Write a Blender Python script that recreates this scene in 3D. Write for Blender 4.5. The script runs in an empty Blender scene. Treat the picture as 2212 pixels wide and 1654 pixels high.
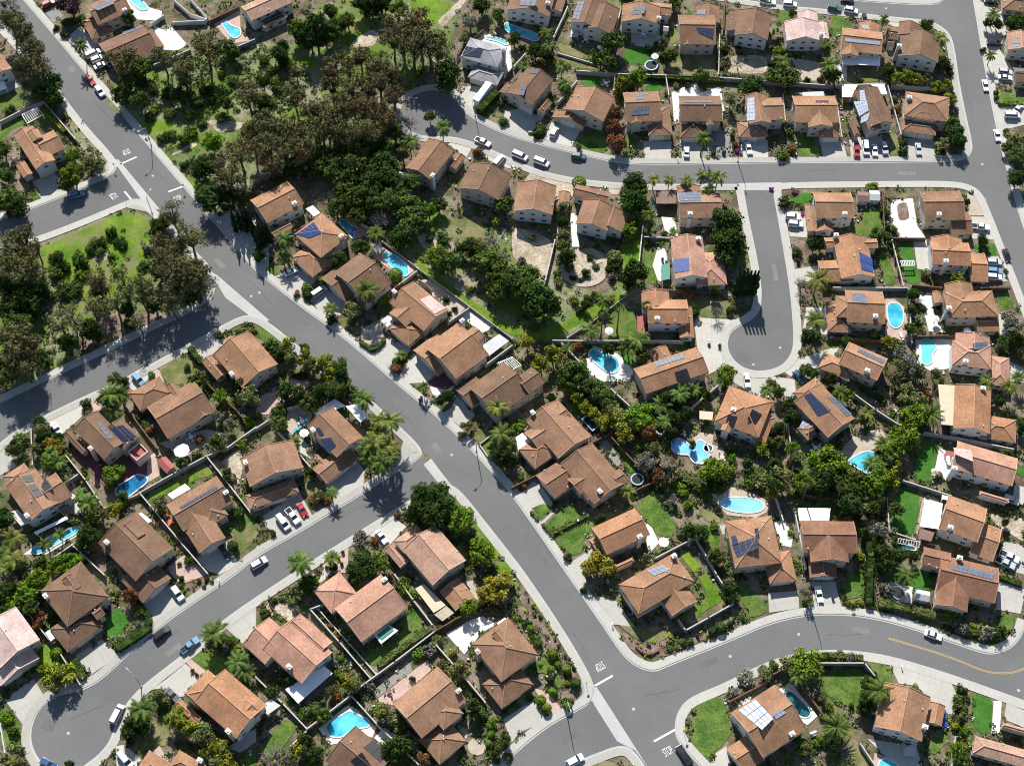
import bpy, bmesh, math, random
import numpy as np
from mathutils import Vector, Matrix, geometry
random.seed(11)
SC = bpy.context.scene
COL = SC.collection
# ---------------------------------------------------------------- camera, sky, sun, exposure
CAM_H, PITCH, FOC = 365.0, math.radians(60), 3086.0     # metres, degrees below horizontal, focal length in 2212-px units
cam = bpy.data.cameras.new('camera'); camo = bpy.data.objects.new('camera', cam); COL.objects.link(camo)
camo.location = (0, 0, CAM_H); camo.rotation_euler = (math.pi / 2 - PITCH, 0, 0)
cam.sensor_fit = 'HORIZONTAL'; cam.sensor_width = 36; cam.lens = 36 * FOC / 2212
cam.clip_start = 1; cam.clip_end = 8000
SC.camera = camo
SUN_EL = math.radians(40); SUN_DX = 0.17                # shadows run towards the viewer and slightly right
wd = bpy.data.worlds.new("World"); SC.world = wd; wd.use_nodes = True
wn = wd.node_tree; bg = wn.nodes['Background']
sky = wn.nodes.new('ShaderNodeTexSky'); sky.sky_type = 'NISHITA'; sky.sun_disc = False
sky.sun_elevation = SUN_EL; sky.sun_rotation = math.atan2(-SUN_DX, 1); sky.air_density = 1.0; sky.dust_density = 0.4
wn.links.new(sky.outputs[0], bg.inputs[0]); bg.inputs[1].default_value = 0.08
sl = bpy.data.lights.new('sun', 'SUN'); so = bpy.data.objects.new('sun', sl); COL.objects.link(so)
sl.energy = 5.0; sl.angle = math.radians(0.53); sl.color = (1.0, 0.97, 0.91)
sd = Vector((SUN_DX, -1, 0)).normalized() * math.cos(SUN_EL) + Vector((0, 0, -math.sin(SUN_EL)))
so.rotation_euler = sd.to_track_quat('-Z', 'Y').to_euler()
SC.view_settings.view_transform = 'Standard'; SC.view_settings.look = 'None'
SC.view_settings.exposure = 0.85; SC.view_settings.gamma = 1
SC.view_settings.use_curve_mapping = False
SC.render.engine = 'CYCLES'
SC.cycles.filter_width = 1.05; SC.cycles.max_bounces = 5; SC.cycles.diffuse_bounces = 2

# ---------------------------------------------------------------- helpers
def W(x, y, z=0.0):
    """point of the flat site (at height z) seen at plan-tracing coordinates x, y (2212 x 1654)"""
    sx, sy = (x - 1106) / FOC, (827 - y) / FOC
    c, s = math.cos(PITCH), math.sin(PITCH)
    d = Vector((sx, c + sy * s, -s + sy * c))
    t = (z - CAM_H) / d.z
    return Vector((d.x * t, d.y * t, z))
def ray(x, y):
    sx, sy = (x - 1106) / FOC, (827 - y) / FOC
    c, s = math.cos(PITCH), math.sin(PITCH)
    return Vector((sx, c + sy * s, -s + sy * c)).normalized()
def proj(p):
    c, s = math.cos(PITCH), math.sin(PITCH)
    q = Vector((p[0], p[1], p[2] - CAM_H))
    z = q.y * c - q.z * s; u = q.y * s + q.z * c
    return 1106 + FOC * q.x / z, 827 - FOC * u / z
def tl(t, x, y):
    if t is None: return (x, y)
    return (x / 4 + 553 * int(t[1]), y / 4 + 413.5 * int(t[0]))
def TW(t, x, y, z=0.0): return W(*tl(t, x, y), z)

def node_mat(name, col, var=0.15, scale=0.6, rough=0.8, col2=None, spec=0.3, island=0.0, bump=0.0, detail=6, fine=None, obj_rand=0.0, fa=0.28):
    m = bpy.data.materials.new(name); m.use_nodes = True
    n, l = m.node_tree.nodes, m.node_tree.links
    b = n['Principled BSDF']; b.inputs['Roughness'].default_value = rough
    b.inputs['Specular IOR Level'].default_value = spec
    tc = n.new('ShaderNodeTexCoord'); nz = n.new('ShaderNodeTexNoise')
    geo = n.new('ShaderNodeNewGeometry')
    nz.inputs['Scale'].default_value = scale; nz.inputs['Detail'].default_value = detail
    nz.inputs['Roughness'].default_value = 0.65
    l.new(geo.outputs['Position'], nz.inputs['Vector'])
    rp = n.new('ShaderNodeValToRGB'); e = rp.color_ramp.elements
    c2 = col2 or tuple(min(1, c * (1 + var)) for c in col)
    c1 = col if col2 else tuple(c * (1 - var) for c in col)
    e[0].position = 0.38; e[1].position = 0.62
    e[0].color = (*c1, 1); e[1].color = (*c2, 1)
    l.new(nz.outputs['Fac'], rp.inputs[0])
    out = rp.outputs[0]
    if fine:
        f = n.new('ShaderNodeTexNoise'); f.inputs['Scale'].default_value = fine; f.inputs['Detail'].default_value = 3
        l.new(geo.outputs['Position'], f.inputs['Vector'])
        mr = n.new('ShaderNodeMapRange'); mr.inputs[1].default_value = 0.3; mr.inputs[2].default_value = 0.7
        mr.inputs[3].default_value = 1 - fa; mr.inputs[4].default_value = 1 + fa
        l.new(f.outputs['Fac'], mr.inputs[0])
        mx = n.new('ShaderNodeVectorMath'); mx.operation = 'SCALE'
        l.new(out, mx.inputs[0]); l.new(mr.outputs[0], mx.inputs['Scale']); out = mx.outputs[0]
    if island:
        mr = n.new('ShaderNodeMapRange'); mr.inputs[3].default_value = 1 - island; mr.inputs[4].default_value = 1 + island
        l.new(geo.outputs['Random Per Island'], mr.inputs[0])
        mx = n.new('ShaderNodeVectorMath'); mx.operation = 'SCALE'
        l.new(out, mx.inputs[0]); l.new(mr.outputs[0], mx.inputs['Scale']); out = mx.outputs[0]
    if obj_rand:
        oi = n.new('ShaderNodeObjectInfo')
        hs = n.new('ShaderNodeHueSaturation')
        m1 = n.new('ShaderNodeMapRange'); m1.inputs[3].default_value = 0.5 - obj_rand * 0.10; m1.inputs[4].default_value = 0.5 + obj_rand * 0.06
        m2 = n.new('ShaderNodeMapRange'); m2.inputs[3].default_value = 1 - obj_rand; m2.inputs[4].default_value = 1 + obj_rand
        l.new(oi.outputs['Random'], m1.inputs[0]); l.new(oi.outputs['Random'], m2.inputs[0])
        l.new(m1.outputs[0], hs.inputs['Hue']); l.new(m2.outputs[0], hs.inputs['Value'])
        l.new(out, hs.inputs['Color']); out = hs.outputs[0]
    l.new(out, b.inputs['Base Color'])
    if bump:
        bp = n.new('ShaderNodeBump'); bp.inputs['Strength'].default_value = bump; bp.inputs['Distance'].default_value = 0.1
        l.new(nz.outputs['Fac'], bp.inputs['Height']); l.new(bp.outputs[0], b.inputs['Normal'])
    return m

def roof_mat(name, col):
    """clay tile: weathered blotches, per-tile colour changes in courses"""
    m = node_mat(name, col, 0.17, 0.16, 0.85, spec=0.2)
    n, l = m.node_tree.nodes, m.node_tree.links
    b = n['Principled BSDF']; src = b.inputs['Base Color'].links[0].from_socket
    geo = n.new('ShaderNodeNewGeometry')
    v = n.new('ShaderNodeTexVoronoi'); v.inputs['Scale'].default_value = 2.6
    l.new(geo.outputs['Position'], v.inputs['Vector'])
    bw = n.new('ShaderNodeRGBToBW'); l.new(v.outputs['Color'], bw.inputs[0])
    mr = n.new('ShaderNodeMapRange'); mr.inputs[1].default_value = 0.2; mr.inputs[2].default_value = 0.8
    mr.inputs[3].default_value = 0.84; mr.inputs[4].default_value = 1.13
    l.new(bw.outputs[0], mr.inputs[0])
    mx = n.new('ShaderNodeVectorMath'); mx.operation = 'SCALE'
    l.new(src, mx.inputs[0]); l.new(mr.outputs[0], mx.inputs['Scale'])
    # tile courses, stepped with height
    sp = n.new('ShaderNodeSeparateXYZ'); l.new(geo.outputs['Position'], sp.inputs[0])
    mu = n.new('ShaderNodeMath'); mu.operation = 'MULTIPLY'; mu.inputs[1].default_value = 7.0
    l.new(sp.outputs['Z'], mu.inputs[0])
    fr = n.new('ShaderNodeMath'); fr.operation = 'FRACT'; l.new(mu.outputs[0], fr.inputs[0])
    m3 = n.new('ShaderNodeMapRange'); m3.inputs[3].default_value = 0.90; m3.inputs[4].default_value = 1.06
    l.new(fr.outputs[0], m3.inputs[0])
    mx2 = n.new('ShaderNodeVectorMath'); mx2.operation = 'SCALE'
    l.new(mx.outputs[0], mx2.inputs[0]); l.new(m3.outputs[0], mx2.inputs['Scale'])
    oi = n.new('ShaderNodeObjectInfo'); hs = n.new('ShaderNodeHueSaturation')
    m4 = n.new('ShaderNodeMapRange'); m4.inputs[3].default_value = 0.95; m4.inputs[4].default_value = 1.05
    l.new(oi.outputs['Random'], m4.inputs[0]); l.new(m4.outputs[0], hs.inputs['Value'])
    l.new(mx2.outputs[0], hs.inputs['Color'])
    l.new(hs.outputs[0], b.inputs['Base Color'])
    return m

M = {}
def mat(k, *a, **kw): M[k] = node_mat(k, *a, **kw); return M[k]
mat('soil', (0.082, 0.062, 0.042), col2=(0.205, 0.163, 0.118), scale=0.11, fine=1.4, rough=0.95, spec=0.1)
mat('asphalt', (0.122, 0.121, 0.119), 0.085, 0.035, 0.9, spec=0.2, fine=0.9, fa=.035)
mat('asphalt2', (0.124, 0.123, 0.121), 0.085, 0.035, 0.9, spec=0.2, fine=0.9, fa=.035)
mat('concrete', (0.375, 0.357, 0.318), 0.045, 0.12, 0.9, fine=1.2, fa=.05)
mat('sidewalk', (0.35, 0.336, 0.3), 0.04, 0.15, 0.9, fine=0.9, fa=.04)
mat('kerb', (0.37, 0.355, 0.32), 0.04, 0.3, 0.9)
mat('gutter', (0.36, 0.355, 0.33), 0.05, 0.15, 0.9, fine=0.8, fa=.04)
mat('grass', (0.042, 0.088, 0.014), col2=(0.105, 0.155, 0.034), scale=0.25, fine=2.0, rough=0.95, spec=0.08)
mat('turf', (0.033, 0.105, 0.015), col2=(0.050, 0.140, 0.022), scale=0.2, fine=2.5, rough=0.95, spec=0.08)
mat('drylawn', (0.075, 0.10, 0.026), col2=(0.19, 0.165, 0.08), scale=0.16, fine=2.0, rough=0.95, spec=0.08)
mat('brightgrass', (0.060, 0.125, 0.010), col2=(0.145, 0.215, 0.024), scale=0.12, fine=1.8, rough=0.95, spec=0.08)
mat('meadow', (0.075, 0.115, 0.026), col2=(0.225, 0.205, 0.135), scale=0.055, fine=1.1, rough=0.95, spec=0.08)
mat('dirt', (0.27, 0.215, 0.155), col2=(0.42, 0.36, 0.275), scale=0.2, fine=1.3, rough=0.95, spec=0.1)
mat('mulch', (0.12, 0.08, 0.062), col2=(0.22, 0.165, 0.135), scale=0.3, fine=2, rough=0.95, spec=0.1)
mat('gravel', (0.20, 0.192, 0.18), 0.12, 0.4, 0.95, fine=2.5, fa=.2)
mat('pinkpave', (0.40, 0.285, 0.24), 0.07, 0.4, 0.9, fine=1.2, fa=.1)
mat('maroon', (0.13, 0.052, 0.055), 0.12, 0.4, 0.9, fine=1.2)
mat('whitepave', (0.53, 0.515, 0.475), 0.04, 0.2, 0.85, fine=1.0, fa=.06)
mat('tanpave', (0.36, 0.30, 0.235), 0.07, 0.4, 0.9, fine=1.4, fa=.1)
mat('paint', (0.58, 0.58, 0.56), 0.06, 0.8, 0.7)
mat('yellowpaint', (0.37, 0.25, 0.10), 0.08, 0.8, 0.7)
def add_joints(m, sx, sy, w=.10, dark=.80):
    n, l = m.node_tree.nodes, m.node_tree.links; b = n['Principled BSDF']; src = b.inputs['Base Color'].links[0].from_socket
    uv = n.new('ShaderNodeUVMap'); sp = n.new('ShaderNodeSeparateXYZ'); l.new(uv.outputs[0], sp.inputs[0]); o = []
    for ax, s in (('X', sx), ('Y', sy)):
        d = n.new('ShaderNodeMath'); d.operation = 'DIVIDE'; d.inputs[1].default_value = s; l.new(sp.outputs[ax], d.inputs[0])
        f = n.new('ShaderNodeMath'); f.operation = 'FRACT'; l.new(d.outputs[0], f.inputs[0])
        t = n.new('ShaderNodeMath'); t.operation = 'LESS_THAN'; t.inputs[1].default_value = w / s; l.new(f.outputs[0], t.inputs[0]); o.append(t.outputs[0])
    mx = n.new('ShaderNodeMath'); mx.operation = 'MAXIMUM'; l.new(o[0], mx.inputs[0]); l.new(o[1], mx.inputs[1])
    mr = n.new('ShaderNodeMapRange'); mr.inputs[3].default_value = 1; mr.inputs[4].default_value = dark; l.new(mx.outputs[0], mr.inputs[0])
    oi = n.new('ShaderNodeObjectInfo'); m2 = n.new('ShaderNodeMapRange'); m2.inputs[3].default_value = .90; m2.inputs[4].default_value = 1.08; l.new(oi.outputs['Random'], m2.inputs[0])
    mm = n.new('ShaderNodeMath'); mm.operation = 'MULTIPLY'; l.new(mr.outputs[0], mm.inputs[0]); l.new(m2.outputs[0], mm.inputs[1])
    sc = n.new('ShaderNodeVectorMath'); sc.operation = 'SCALE'; l.new(src, sc.inputs[0]); l.new(mm.outputs[0], sc.inputs['Scale']); l.new(sc.outputs[0], b.inputs['Base Color'])
add_joints(M['concrete'], 3.1, 3.1); add_joints(M['sidewalk'], 1.7, 50, .09, .84)
def weeds(m, g, scale, lo, hi):
    n, l = m.node_tree.nodes, m.node_tree.links; b = n['Principled BSDF']; src = b.inputs['Base Color'].links[0].from_socket
    geo = n.new('ShaderNodeNewGeometry'); z = n.new('ShaderNodeTexNoise'); z.inputs['Scale'].default_value = scale; z.inputs['Detail'].default_value = 8; z.inputs['Roughness'].default_value = .7
    ad = n.new('ShaderNodeVectorMath'); ad.inputs[1].default_value = (37, 11, 5); l.new(geo.outputs['Position'], ad.inputs[0]); l.new(ad.outputs[0], z.inputs['Vector'])
    mr = n.new('ShaderNodeMapRange'); mr.inputs[1].default_value = lo; mr.inputs[2].default_value = hi; l.new(z.outputs['Fac'], mr.inputs[0])
    mx = n.new('ShaderNodeMix'); mx.data_type = 'RGBA'; l.new(mr.outputs[0], mx.inputs['Factor']); l.new(src, mx.inputs[6]); mx.inputs[7].default_value = (*g, 1); l.new(mx.outputs[2], b.inputs['Base Color'])
weeds(M['soil'], (.055, .085, .022), .22, .50, .60); weeds(M['meadow'], (.090, .145, .022), .06, .50, .60); weeds(M['brightgrass'], (.165, .150, .070), .09, .50, .62); weeds(M['drylawn'], (.20, .17, .095), .15, .52, .64); weeds(M['grass'], (.12, .13, .040), .13, .53, .66); weeds(M['dirt'], (.10, .12, .045), .2, .55, .68)
for k, c in dict(b=(0.200, 0.112, 0.067), o=(0.275, 0.150, 0.086), b1=(0.150, 0.088, 0.055), b2=(0.240, 0.136, 0.084), o1=(0.305, 0.156, 0.085), o2=(0.245, 0.135, 0.076), r1=(0.200, 0.100, 0.060), t1=(0.335, 0.205, 0.145), p1=(0.43, 0.315, 0.27), p=(0.47, 0.335, 0.30), g=(0.25, 0.245, 0.25),
                 r=(0.215, 0.112, 0.066), t=(0.345, 0.190, 0.132)).items():
    M['roof_' + k] = roof_mat('roof_' + k, c)
    M['ridge_' + k] = node_mat('ridge_' + k, tuple(min(0.6, x * 1.28 + 0.02) for x in c), 0.14, 2.0, 0.85, spec=0.2)
mat('stucco', (0.42, 0.375, 0.315), 0.06, 0.5, 0.9)
mat('stucco_white', (0.56, 0.55, 0.525), 0.05, 0.5, 0.9)
mat('stucco_pink', (0.52, 0.41, 0.35), 0.06, 0.5, 0.9)
mat('trim', (0.60, 0.57, 0.53), 0.05, 1.0, 0.7)
mat('white', (0.80, 0.79, 0.77), 0.04, 0.5, 0.6)
mat('greycover', (0.42, 0.42, 0.42), 0.06, 0.6, 0.7)
mat('beige', (0.50, 0.41, 0.29), 0.06, 0.6, 0.8)
mat('browncover', (0.17, 0.105, 0.085), 0.12, 0.8, 0.8)
mat('greencover', (0.05, 0.20, 0.135), 0.06, 0.8, 0.6)
mat('redcover', (0.30, 0.085, 0.075), 0.10, 0.8, 0.8)
mat('glass', (0.035, 0.045, 0.06), 0.1, 1.0, 0.08, spec=0.6)
mat('panel', (0.020, 0.030, 0.065), 0.15, 0.5, 0.45, spec=0.3)
mat('panelblue', (0.030, 0.060, 0.19), 0.15, 0.5, 0.45, spec=0.3)
mat('panelgrey', (0.085, 0.105, 0.145), 0.15, 0.5, 0.5, spec=0.3)
mat('panelblack', (0.012, 0.012, 0.016), 0.2, 0.5, 0.5, spec=0.3)
mat('panelpale', (0.30, 0.34, 0.42), 0.1, 0.5, 0.6, spec=0.25)  # sky reflection on solar panels painted into the base colour; hutch roof shares it
mat('metal', (0.30, 0.31, 0.31), 0.06, 1.0, 0.45)
mat('darkmetal', (0.03, 0.03, 0.032), 0.1, 1.0, 0.5)
mat('rubber', (0.018, 0.018, 0.019), 0.1, 1.0, 0.8)
mat('bark', (0.105, 0.08, 0.06), 0.25, 1.5, 0.95)
mat('barkpale', (0.20, 0.165, 0.13), 0.25, 1.5, 0.95)
mat('wood', (0.12, 0.066, 0.042), 0.2, 0.8, 0.9)
mat('block', (0.40, 0.375, 0.335), 0.08, 0.5, 0.9)
mat('blockwhite', (0.60, 0.59, 0.57), 0.06, 0.5, 0.9)
mat('blockgrey', (0.26, 0.265, 0.27), 0.08, 0.5, 0.9)
mat('blockpink', (0.44, 0.29, 0.25), 0.08, 0.5, 0.9)
mat('taillight', (0.35, 0.02, 0.02), 0.1, 1.0, 0.3)
mat('headlight', (0.7, 0.7, 0.72), 0.05, 1.0, 0.2)

class MB:
    def __init__(s): s.v, s.f, s.mi = [], [], []
    def add(s, vs, fs, mi=0):
        o = len(s.v); s.v += [tuple(v) for v in vs]
        for f in fs: s.f.append([i + o for i in f]); s.mi.append(mi)
    def box(s, c, hx, hy, z0, z1, ax=(1, 0), mi=0, taper=1.0):
        ux = Vector((ax[0], ax[1], 0)).normalized(); uy = Vector((-ux.y, ux.x, 0)); c = Vector((c[0], c[1], 0)); vs = []
        for z, k in ((z0, 1), (z1, taper)):
            for a, b in ((-1, -1), (1, -1), (1, 1), (-1, 1)):
                p = c + ux * a * hx * k + uy * b * hy * k; vs.append((p.x, p.y, z))
        s.add(vs, [(3, 2, 1, 0), (4, 5, 6, 7), (0, 1, 5, 4), (1, 2, 6, 5), (2, 3, 7, 6), (3, 0, 4, 7)], mi)
    def tube(s, pts, rads, n=6, mi=0, cap=True):
        vs = []; fs = []
        for i, p in enumerate(pts):
            p = Vector(p)
            d = (Vector(pts[min(i + 1, len(pts) - 1)]) - Vector(pts[max(i - 1, 0)])).normalized()
            a = d.orthogonal().normalized() if abs(d.z) < 0.99 else Vector((1, 0, 0)); b = d.cross(a).normalized(); a = b.cross(d)
            for k in range(n):
                t = 2 * math.pi * k / n; q = p + (a * math.cos(t) + b * math.sin(t)) * rads[i]; vs.append(q)
        for i in range(len(pts) - 1):
            for k in range(n):
                fs.append((i * n + k, i * n + (k + 1) % n, (i + 1) * n + (k + 1) % n, (i + 1) * n + k))
        if cap: fs.append(tuple(range(n))[::-1]); fs.append(tuple(range((len(pts) - 1) * n, len(pts) * n)))
        s.add(vs, fs, mi)
    def slab(s, pts, z0, z1, mi=0):
        """polygon (2D points) extruded"""
        n = len(pts)
        tri = geometry.tessellate_polygon([[Vector((p[0], p[1], 0)) for p in pts]])
        o = len(s.v)
        s.v += [(p[0], p[1], z0) for p in pts] + [(p[0], p[1], z1) for p in pts]
        area = sum(pts[i][0] * pts[(i + 1) % n][1] - pts[(i + 1) % n][0] * pts[i][1] for i in range(n))
        for t in tri:
            a, b, c = (pts[i] for i in t)
            ar = (b[0] - a[0]) * (c[1] - a[1]) - (c[0] - a[0]) * (b[1] - a[1])
            tt = t if ar > 0 else (t[0], t[2], t[1])
            s.f.append([o + n + i for i in tt]); s.mi.append(mi)
            s.f.append([o + i for i in (tt[0], tt[2], tt[1])]); s.mi.append(mi)
        for i in range(n):
            j = (i + 1) % n
            q = [o + i, o + j, o + n + j, o + n + i]
            if area < 0: q.reverse()
            s.f.append(q); s.mi.append(mi)
    def build(s, name, mats, parent=None, off=None):
        o3 = off if off is not None else (parent_world(parent) if parent else Vector((0, 0, 0)))
        me = bpy.data.meshes.new(name)
        me.from_pydata([(v[0] - o3[0], v[1] - o3[1], v[2] - o3[2]) for v in s.v], [], s.f)
        mats = mats if isinstance(mats, (list, tuple)) else [mats]
        for m in mats: me.materials.append(m)
        if len(mats) > 1: me.polygons.foreach_set('material_index', s.mi)
        me.update()
        ob = bpy.data.objects.new(name, me); COL.objects.link(ob)
        if parent: ob.parent = parent
        elif off is not None: ob.location = off
        return ob
def parent_world(p):
    v = Vector((0, 0, 0))
    while p: v = v + Vector(p.location); p = p.parent
    return v
def empty(name, loc, rz=0.0):
    o = bpy.data.objects.new(name, None); COL.objects.link(o); o.location = loc; o.rotation_euler = (0, 0, rz)
    o.empty_display_size = 0.5
    return o
def copy_tree(o, parent=None):
    c = o.copy(); COL.objects.link(c); c.parent = parent
    for ch in o.children: copy_tree(ch, c)
    return c
def hexoff(o): return o

# ---- labels: every thing is described by its look and the house or place it stands at
THINGS = []       # (object, noun, relation, category, group)
NICKS = []        # (nick, world xy)
def thing(o, noun, cat, rel='beside', group=None, label=None, zone=None):
    o['category'] = cat
    if group: o['group'] = group
    THINGS.append((o, noun, rel, label, zone))
    return o
ORD = ['', 'second', 'third', 'fourth', 'fifth', 'sixth', 'seventh', 'eighth', 'ninth', 'tenth', 'eleventh', 'twelfth', 'thirteenth', 'fourteenth']
NUM = ['', 'one', 'two', 'three', 'four', 'five', 'six', 'seven', 'eight', 'nine', 'ten', 'eleven', 'twelve', 'thirteen', 'fourteen']
def write_labels():
    g = {}
    for o, noun, rel, label, zone in THINGS:
        p = parent_world(o)
        if o.type == 'MESH' and p.length < 0.01:
            p = Vector(o['at']) if 'at' in o else p
        if label: o['label'] = label; continue
        if zone: key = (noun, zone)
        else:
            nk = min(NICKS, key=lambda q: (q[1][0] - p.x) ** 2 + (q[1][1] - p.y) ** 2)[0]
            key = (noun, rel + ' the ' + nk)
        g.setdefault(key, []).append((proj(p)[0], o))
    for (noun, place), lst in g.items():
        lst.sort(key=lambda q: q[0]); n = len(lst)
        for i, (x, o) in enumerate(lst):
            if n == 1: s = '%s %s' % (noun, place)
            elif n > 12:
                s = '%s %s' % (noun, place)
                o['group'] = noun + 's ' + place
            else:
                if n == 2: w = ('left one of two', 'right one of two')[i]
                elif i == 0: w = 'leftmost of ' + NUM[n]
                elif i == n - 1: w = 'rightmost of ' + NUM[n]
                elif i < (n + 1) // 2: w = ORD[i] + ' from left of ' + NUM[n]
                else: w = ORD[n - 1 - i] + ' from right of ' + NUM[n]
                s = '%s, %s, %s' % (noun, w, place)
            o['label'] = s
    for o, *_ in THINGS:
        if 'at' in o: del o['at']

# ---- occupancy grid (1/2 m), so that small garden plants keep off roads, floors and roofs
GX0, GY0, GS, GW, GH = -230.0, 60.0, 0.5, 920, 760
OCC = np.zeros((GH, GW), bool)
def occupy(poly, grow=0.0):
    p = np.array([(q[0], q[1]) for q in poly])
    i0, i1 = int((p[:, 0].min() - GX0) / GS), int((p[:, 0].max() - GX0) / GS) + 1
    j0, j1 = int((p[:, 1].min() - GY0) / GS), int((p[:, 1].max() - GY0) / GS) + 1
    i0, j0, i1, j1 = max(i0, 0), max(j0, 0), min(i1, GW), min(j1, GH)
    if i1 <= i0 or j1 <= j0: return
    X, Y = np.meshgrid(GX0 + (np.arange(i0, i1) + .5) * GS, GY0 + (np.arange(j0, j1) + .5) * GS)
    ins = np.zeros(X.shape, bool); n = len(p)
    for k in range(n):
        x1, y1 = p[k]; x2, y2 = p[(k + 1) % n]
        if y1 == y2: continue
        c = ((y1 > Y) != (y2 > Y)) & (X < (x2 - x1) * (Y - y1) / (y2 - y1) + x1)
        ins ^= c
    OCC[j0:j1, i0:i1] |= ins
def free(x, y):
    i, j = int((x - GX0) / GS), int((y - GY0) / GS)
    return 0 <= i < GW and 0 <= j < GH and not OCC[j, i]

def smooth(pts, k=1):
    """round a traced plan outline (open)"""
    for _ in range(k):
        q = [pts[0]]
        for a, b in zip(pts[:-1], pts[1:]):
            q += [(a[0] * .75 + b[0] * .25, a[1] * .75 + b[1] * .25), (a[0] * .25 + b[0] * .75, a[1] * .25 + b[1] * .75)]
        q.append(pts[-1]); pts = q
    return pts
def smooth_closed(pts, k=2, r=.25):
    for _ in range(k):
        q = []
        for i in range(len(pts)):
            a, b = pts[i], pts[(i + 1) % len(pts)]
            q += [(a[0] * (1 - r) + b[0] * r, a[1] * (1 - r) + b[1] * r), (a[0] * r + b[0] * (1 - r), a[1] * r + b[1] * (1 - r))]
        pts = q
    return pts
ZL = [0.02]
def sheet(name, pts, m, z=None, rnd=0, occ=True):
    """a ground surface laid on the site"""
    if z is None: ZL[0] += 0.0003; z = 0.018 + ZL[0]
    if rnd: pts = smooth_closed(smooth_closed(pts, 1, .16), rnd)
    wp = [W(x, y, 0) for x, y in pts]
    mb = MB(); mb.slab([(p.x, p.y) for p in wp], -0.05, z)
    o = mb.build(name, M[m]); o['kind'] = 'structure'
    if m == 'concrete':
        k = max(range(len(wp)), key=lambda i: (wp[i] - wp[i - 1]).length); d = (wp[k] - wp[k - 1]).normalized(); c0 = wp[k]
        uv = o.data.uv_layers.new(name='UVMap')
        for lp in o.data.loops:
            e = o.data.vertices[lp.vertex_index].co - c0; uv.data[lp.index].uv = (e.x * d.x + e.y * d.y + 30, -e.x * d.y + e.y * d.x + 30)
    if occ: occupy(wp)
    return o
# ---------------------------------------------------------------- the setting: ground, roads, kerbs, pavements, markings
mb = MB(); mb.add([(-3000, -3000, -0.02), (3000, -3000, -0.02), (3000, 3000, -0.02), (-3000, 3000, -0.02)], [(0, 1, 2, 3)])
mb.build('ground', M['soil'])['kind'] = 'structure'
K = dict(
 k1=('L', [(40,-15),(59,7),(120,78),(186,157),(285,270),(400,405),(457,471),(540,568),(553,583),(653,663),(743,726),(853,823),(938,892),(1003,952),(1080,1035),(1106,1064),(1226,1237),(1306,1352),(1346,1412),(1370,1433),(1398,1446),(1420,1446),(1441,1436),(1581,1380),(1659,1345),(1734,1327),(1810,1324),(1884,1332),(1971,1355),(2084,1395),(2125,1408),(2146,1410),(2172,1402),(2190,1390),(2205,1370),(2214,1340)]),
 k2=('R', [(-60,-12),(-45,5),(25,80),(105,168),(180,270),(245,340),(252,362),(236,380),(180,405),(92,441),(0,473),(-40,487)]),
 k3=('R', [(-40,552),(0,538),(75,516),(175,478),(262,441),(290,430),(318,436),(337,458),(375,493),(410,535),(450,573),(460,600),(463,630),(445,655),(325,713),(225,761),(85,827),(0,868),(-40,890)]),
 k4=('R', [(-40,990),(0,960),(30,935),(92,902),(180,859),(275,818),(350,776),(425,736),(497,696),(530,682),(560,686),(590,707),(620,731),(680,780),(748,827),(808,872),(860,922),(893,953),(908,972),(908,984),(890,998),(845,1024),(770,1072),(723,1100),(638,1152),(553,1199),(507,1240),(425,1295),(360,1340),(287,1400),(225,1460),(185,1485),(155,1492),(125,1498),(100,1512),(75,1540),(63,1577),(65,1610),(80,1640),(95,1656),(110,1675)]),
 k5=('L', [(1065,1672),(1106,1628),(1181,1566),(1240,1535),(1275,1515),(1283,1490),(1266,1447),(1206,1347),(1133,1240),(1106,1204),(1050,1133),(998,1067),(972,1047),(945,1050),(878,1087),(778,1149),(673,1214),(553,1292),(475,1347),(445,1377),(397,1415),(312,1480),(282,1512),(265,1537),(252,1565),(240,1602),(215,1632),(185,1654),(150,1680)]),
 k6=('R', [(1225,1672),(1261,1640),(1296,1627),(1330,1614),(1355,1614),(1375,1632),(1400,1672)]),
 k7=('R', [(1540,1678),(1516,1654),(1466,1600),(1460,1570),(1466,1540),(1482,1517),(1506,1502),(1568,1477),(1659,1430),(1734,1410),(1809,1405),(1884,1412),(1946,1425),(2059,1460),(2212,1515),(2260,1532)]),
 k8=('L', [(1592,400),(1506,400),(1393,400),(1331,397),(1256,390),(1181,375),(1143,362),(1106,346),(1060,325),(1018,308),(978,297),(923,297),(900,293),(878,282),(863,255),(865,230),(890,203),(928,192),(970,197),(985,212),(1000,235),(1015,250),(1053,272),(1106,295),(1180,315),(1231,328),(1306,345),(1356,354),(1480,354),(1659,351),(1900,350),(2060,348),(2085,342),(2097,328),(2098,310),(2084,250),(2069,175),(2059,100),(2049,72),(2022,52),(1994,45),(1909,37),(1784,22),(1722,17),(1659,10),(1560,-6),(1500,-14)]),
 k9=('R', [(1598,402),(1604,412),(1606,425),(1616,480),(1628,533),(1638,588),(1643,633),(1640,668),(1622,690),(1593,703),(1573,720),(1568,742),(1573,765),(1591,788),(1618,802),(1655,804),(1691,792),(1711,768),(1718,738),(1714,675),(1709,625),(1699,563),(1684,476),(1672,415),(1676,403),(1692,396),(1900,394),(2047,393),(2090,399),(2117,415),(2134,450),(2174,553),(2212,650),(2235,710)]),
 k10=('L', [(1780,-6),(1850,1),(1909,6),(2004,11),(2030,6),(2040,-8),(2042,-20)]),
 k11=('L', [(2100,-20),(2104,0),(2117,75),(2134,175),(2159,300),(2189,413),(2212,490),(2240,560)]))
k = {a: b[1] for a, b in K.items()}
def rev(l): return list(reversed(l))
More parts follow.
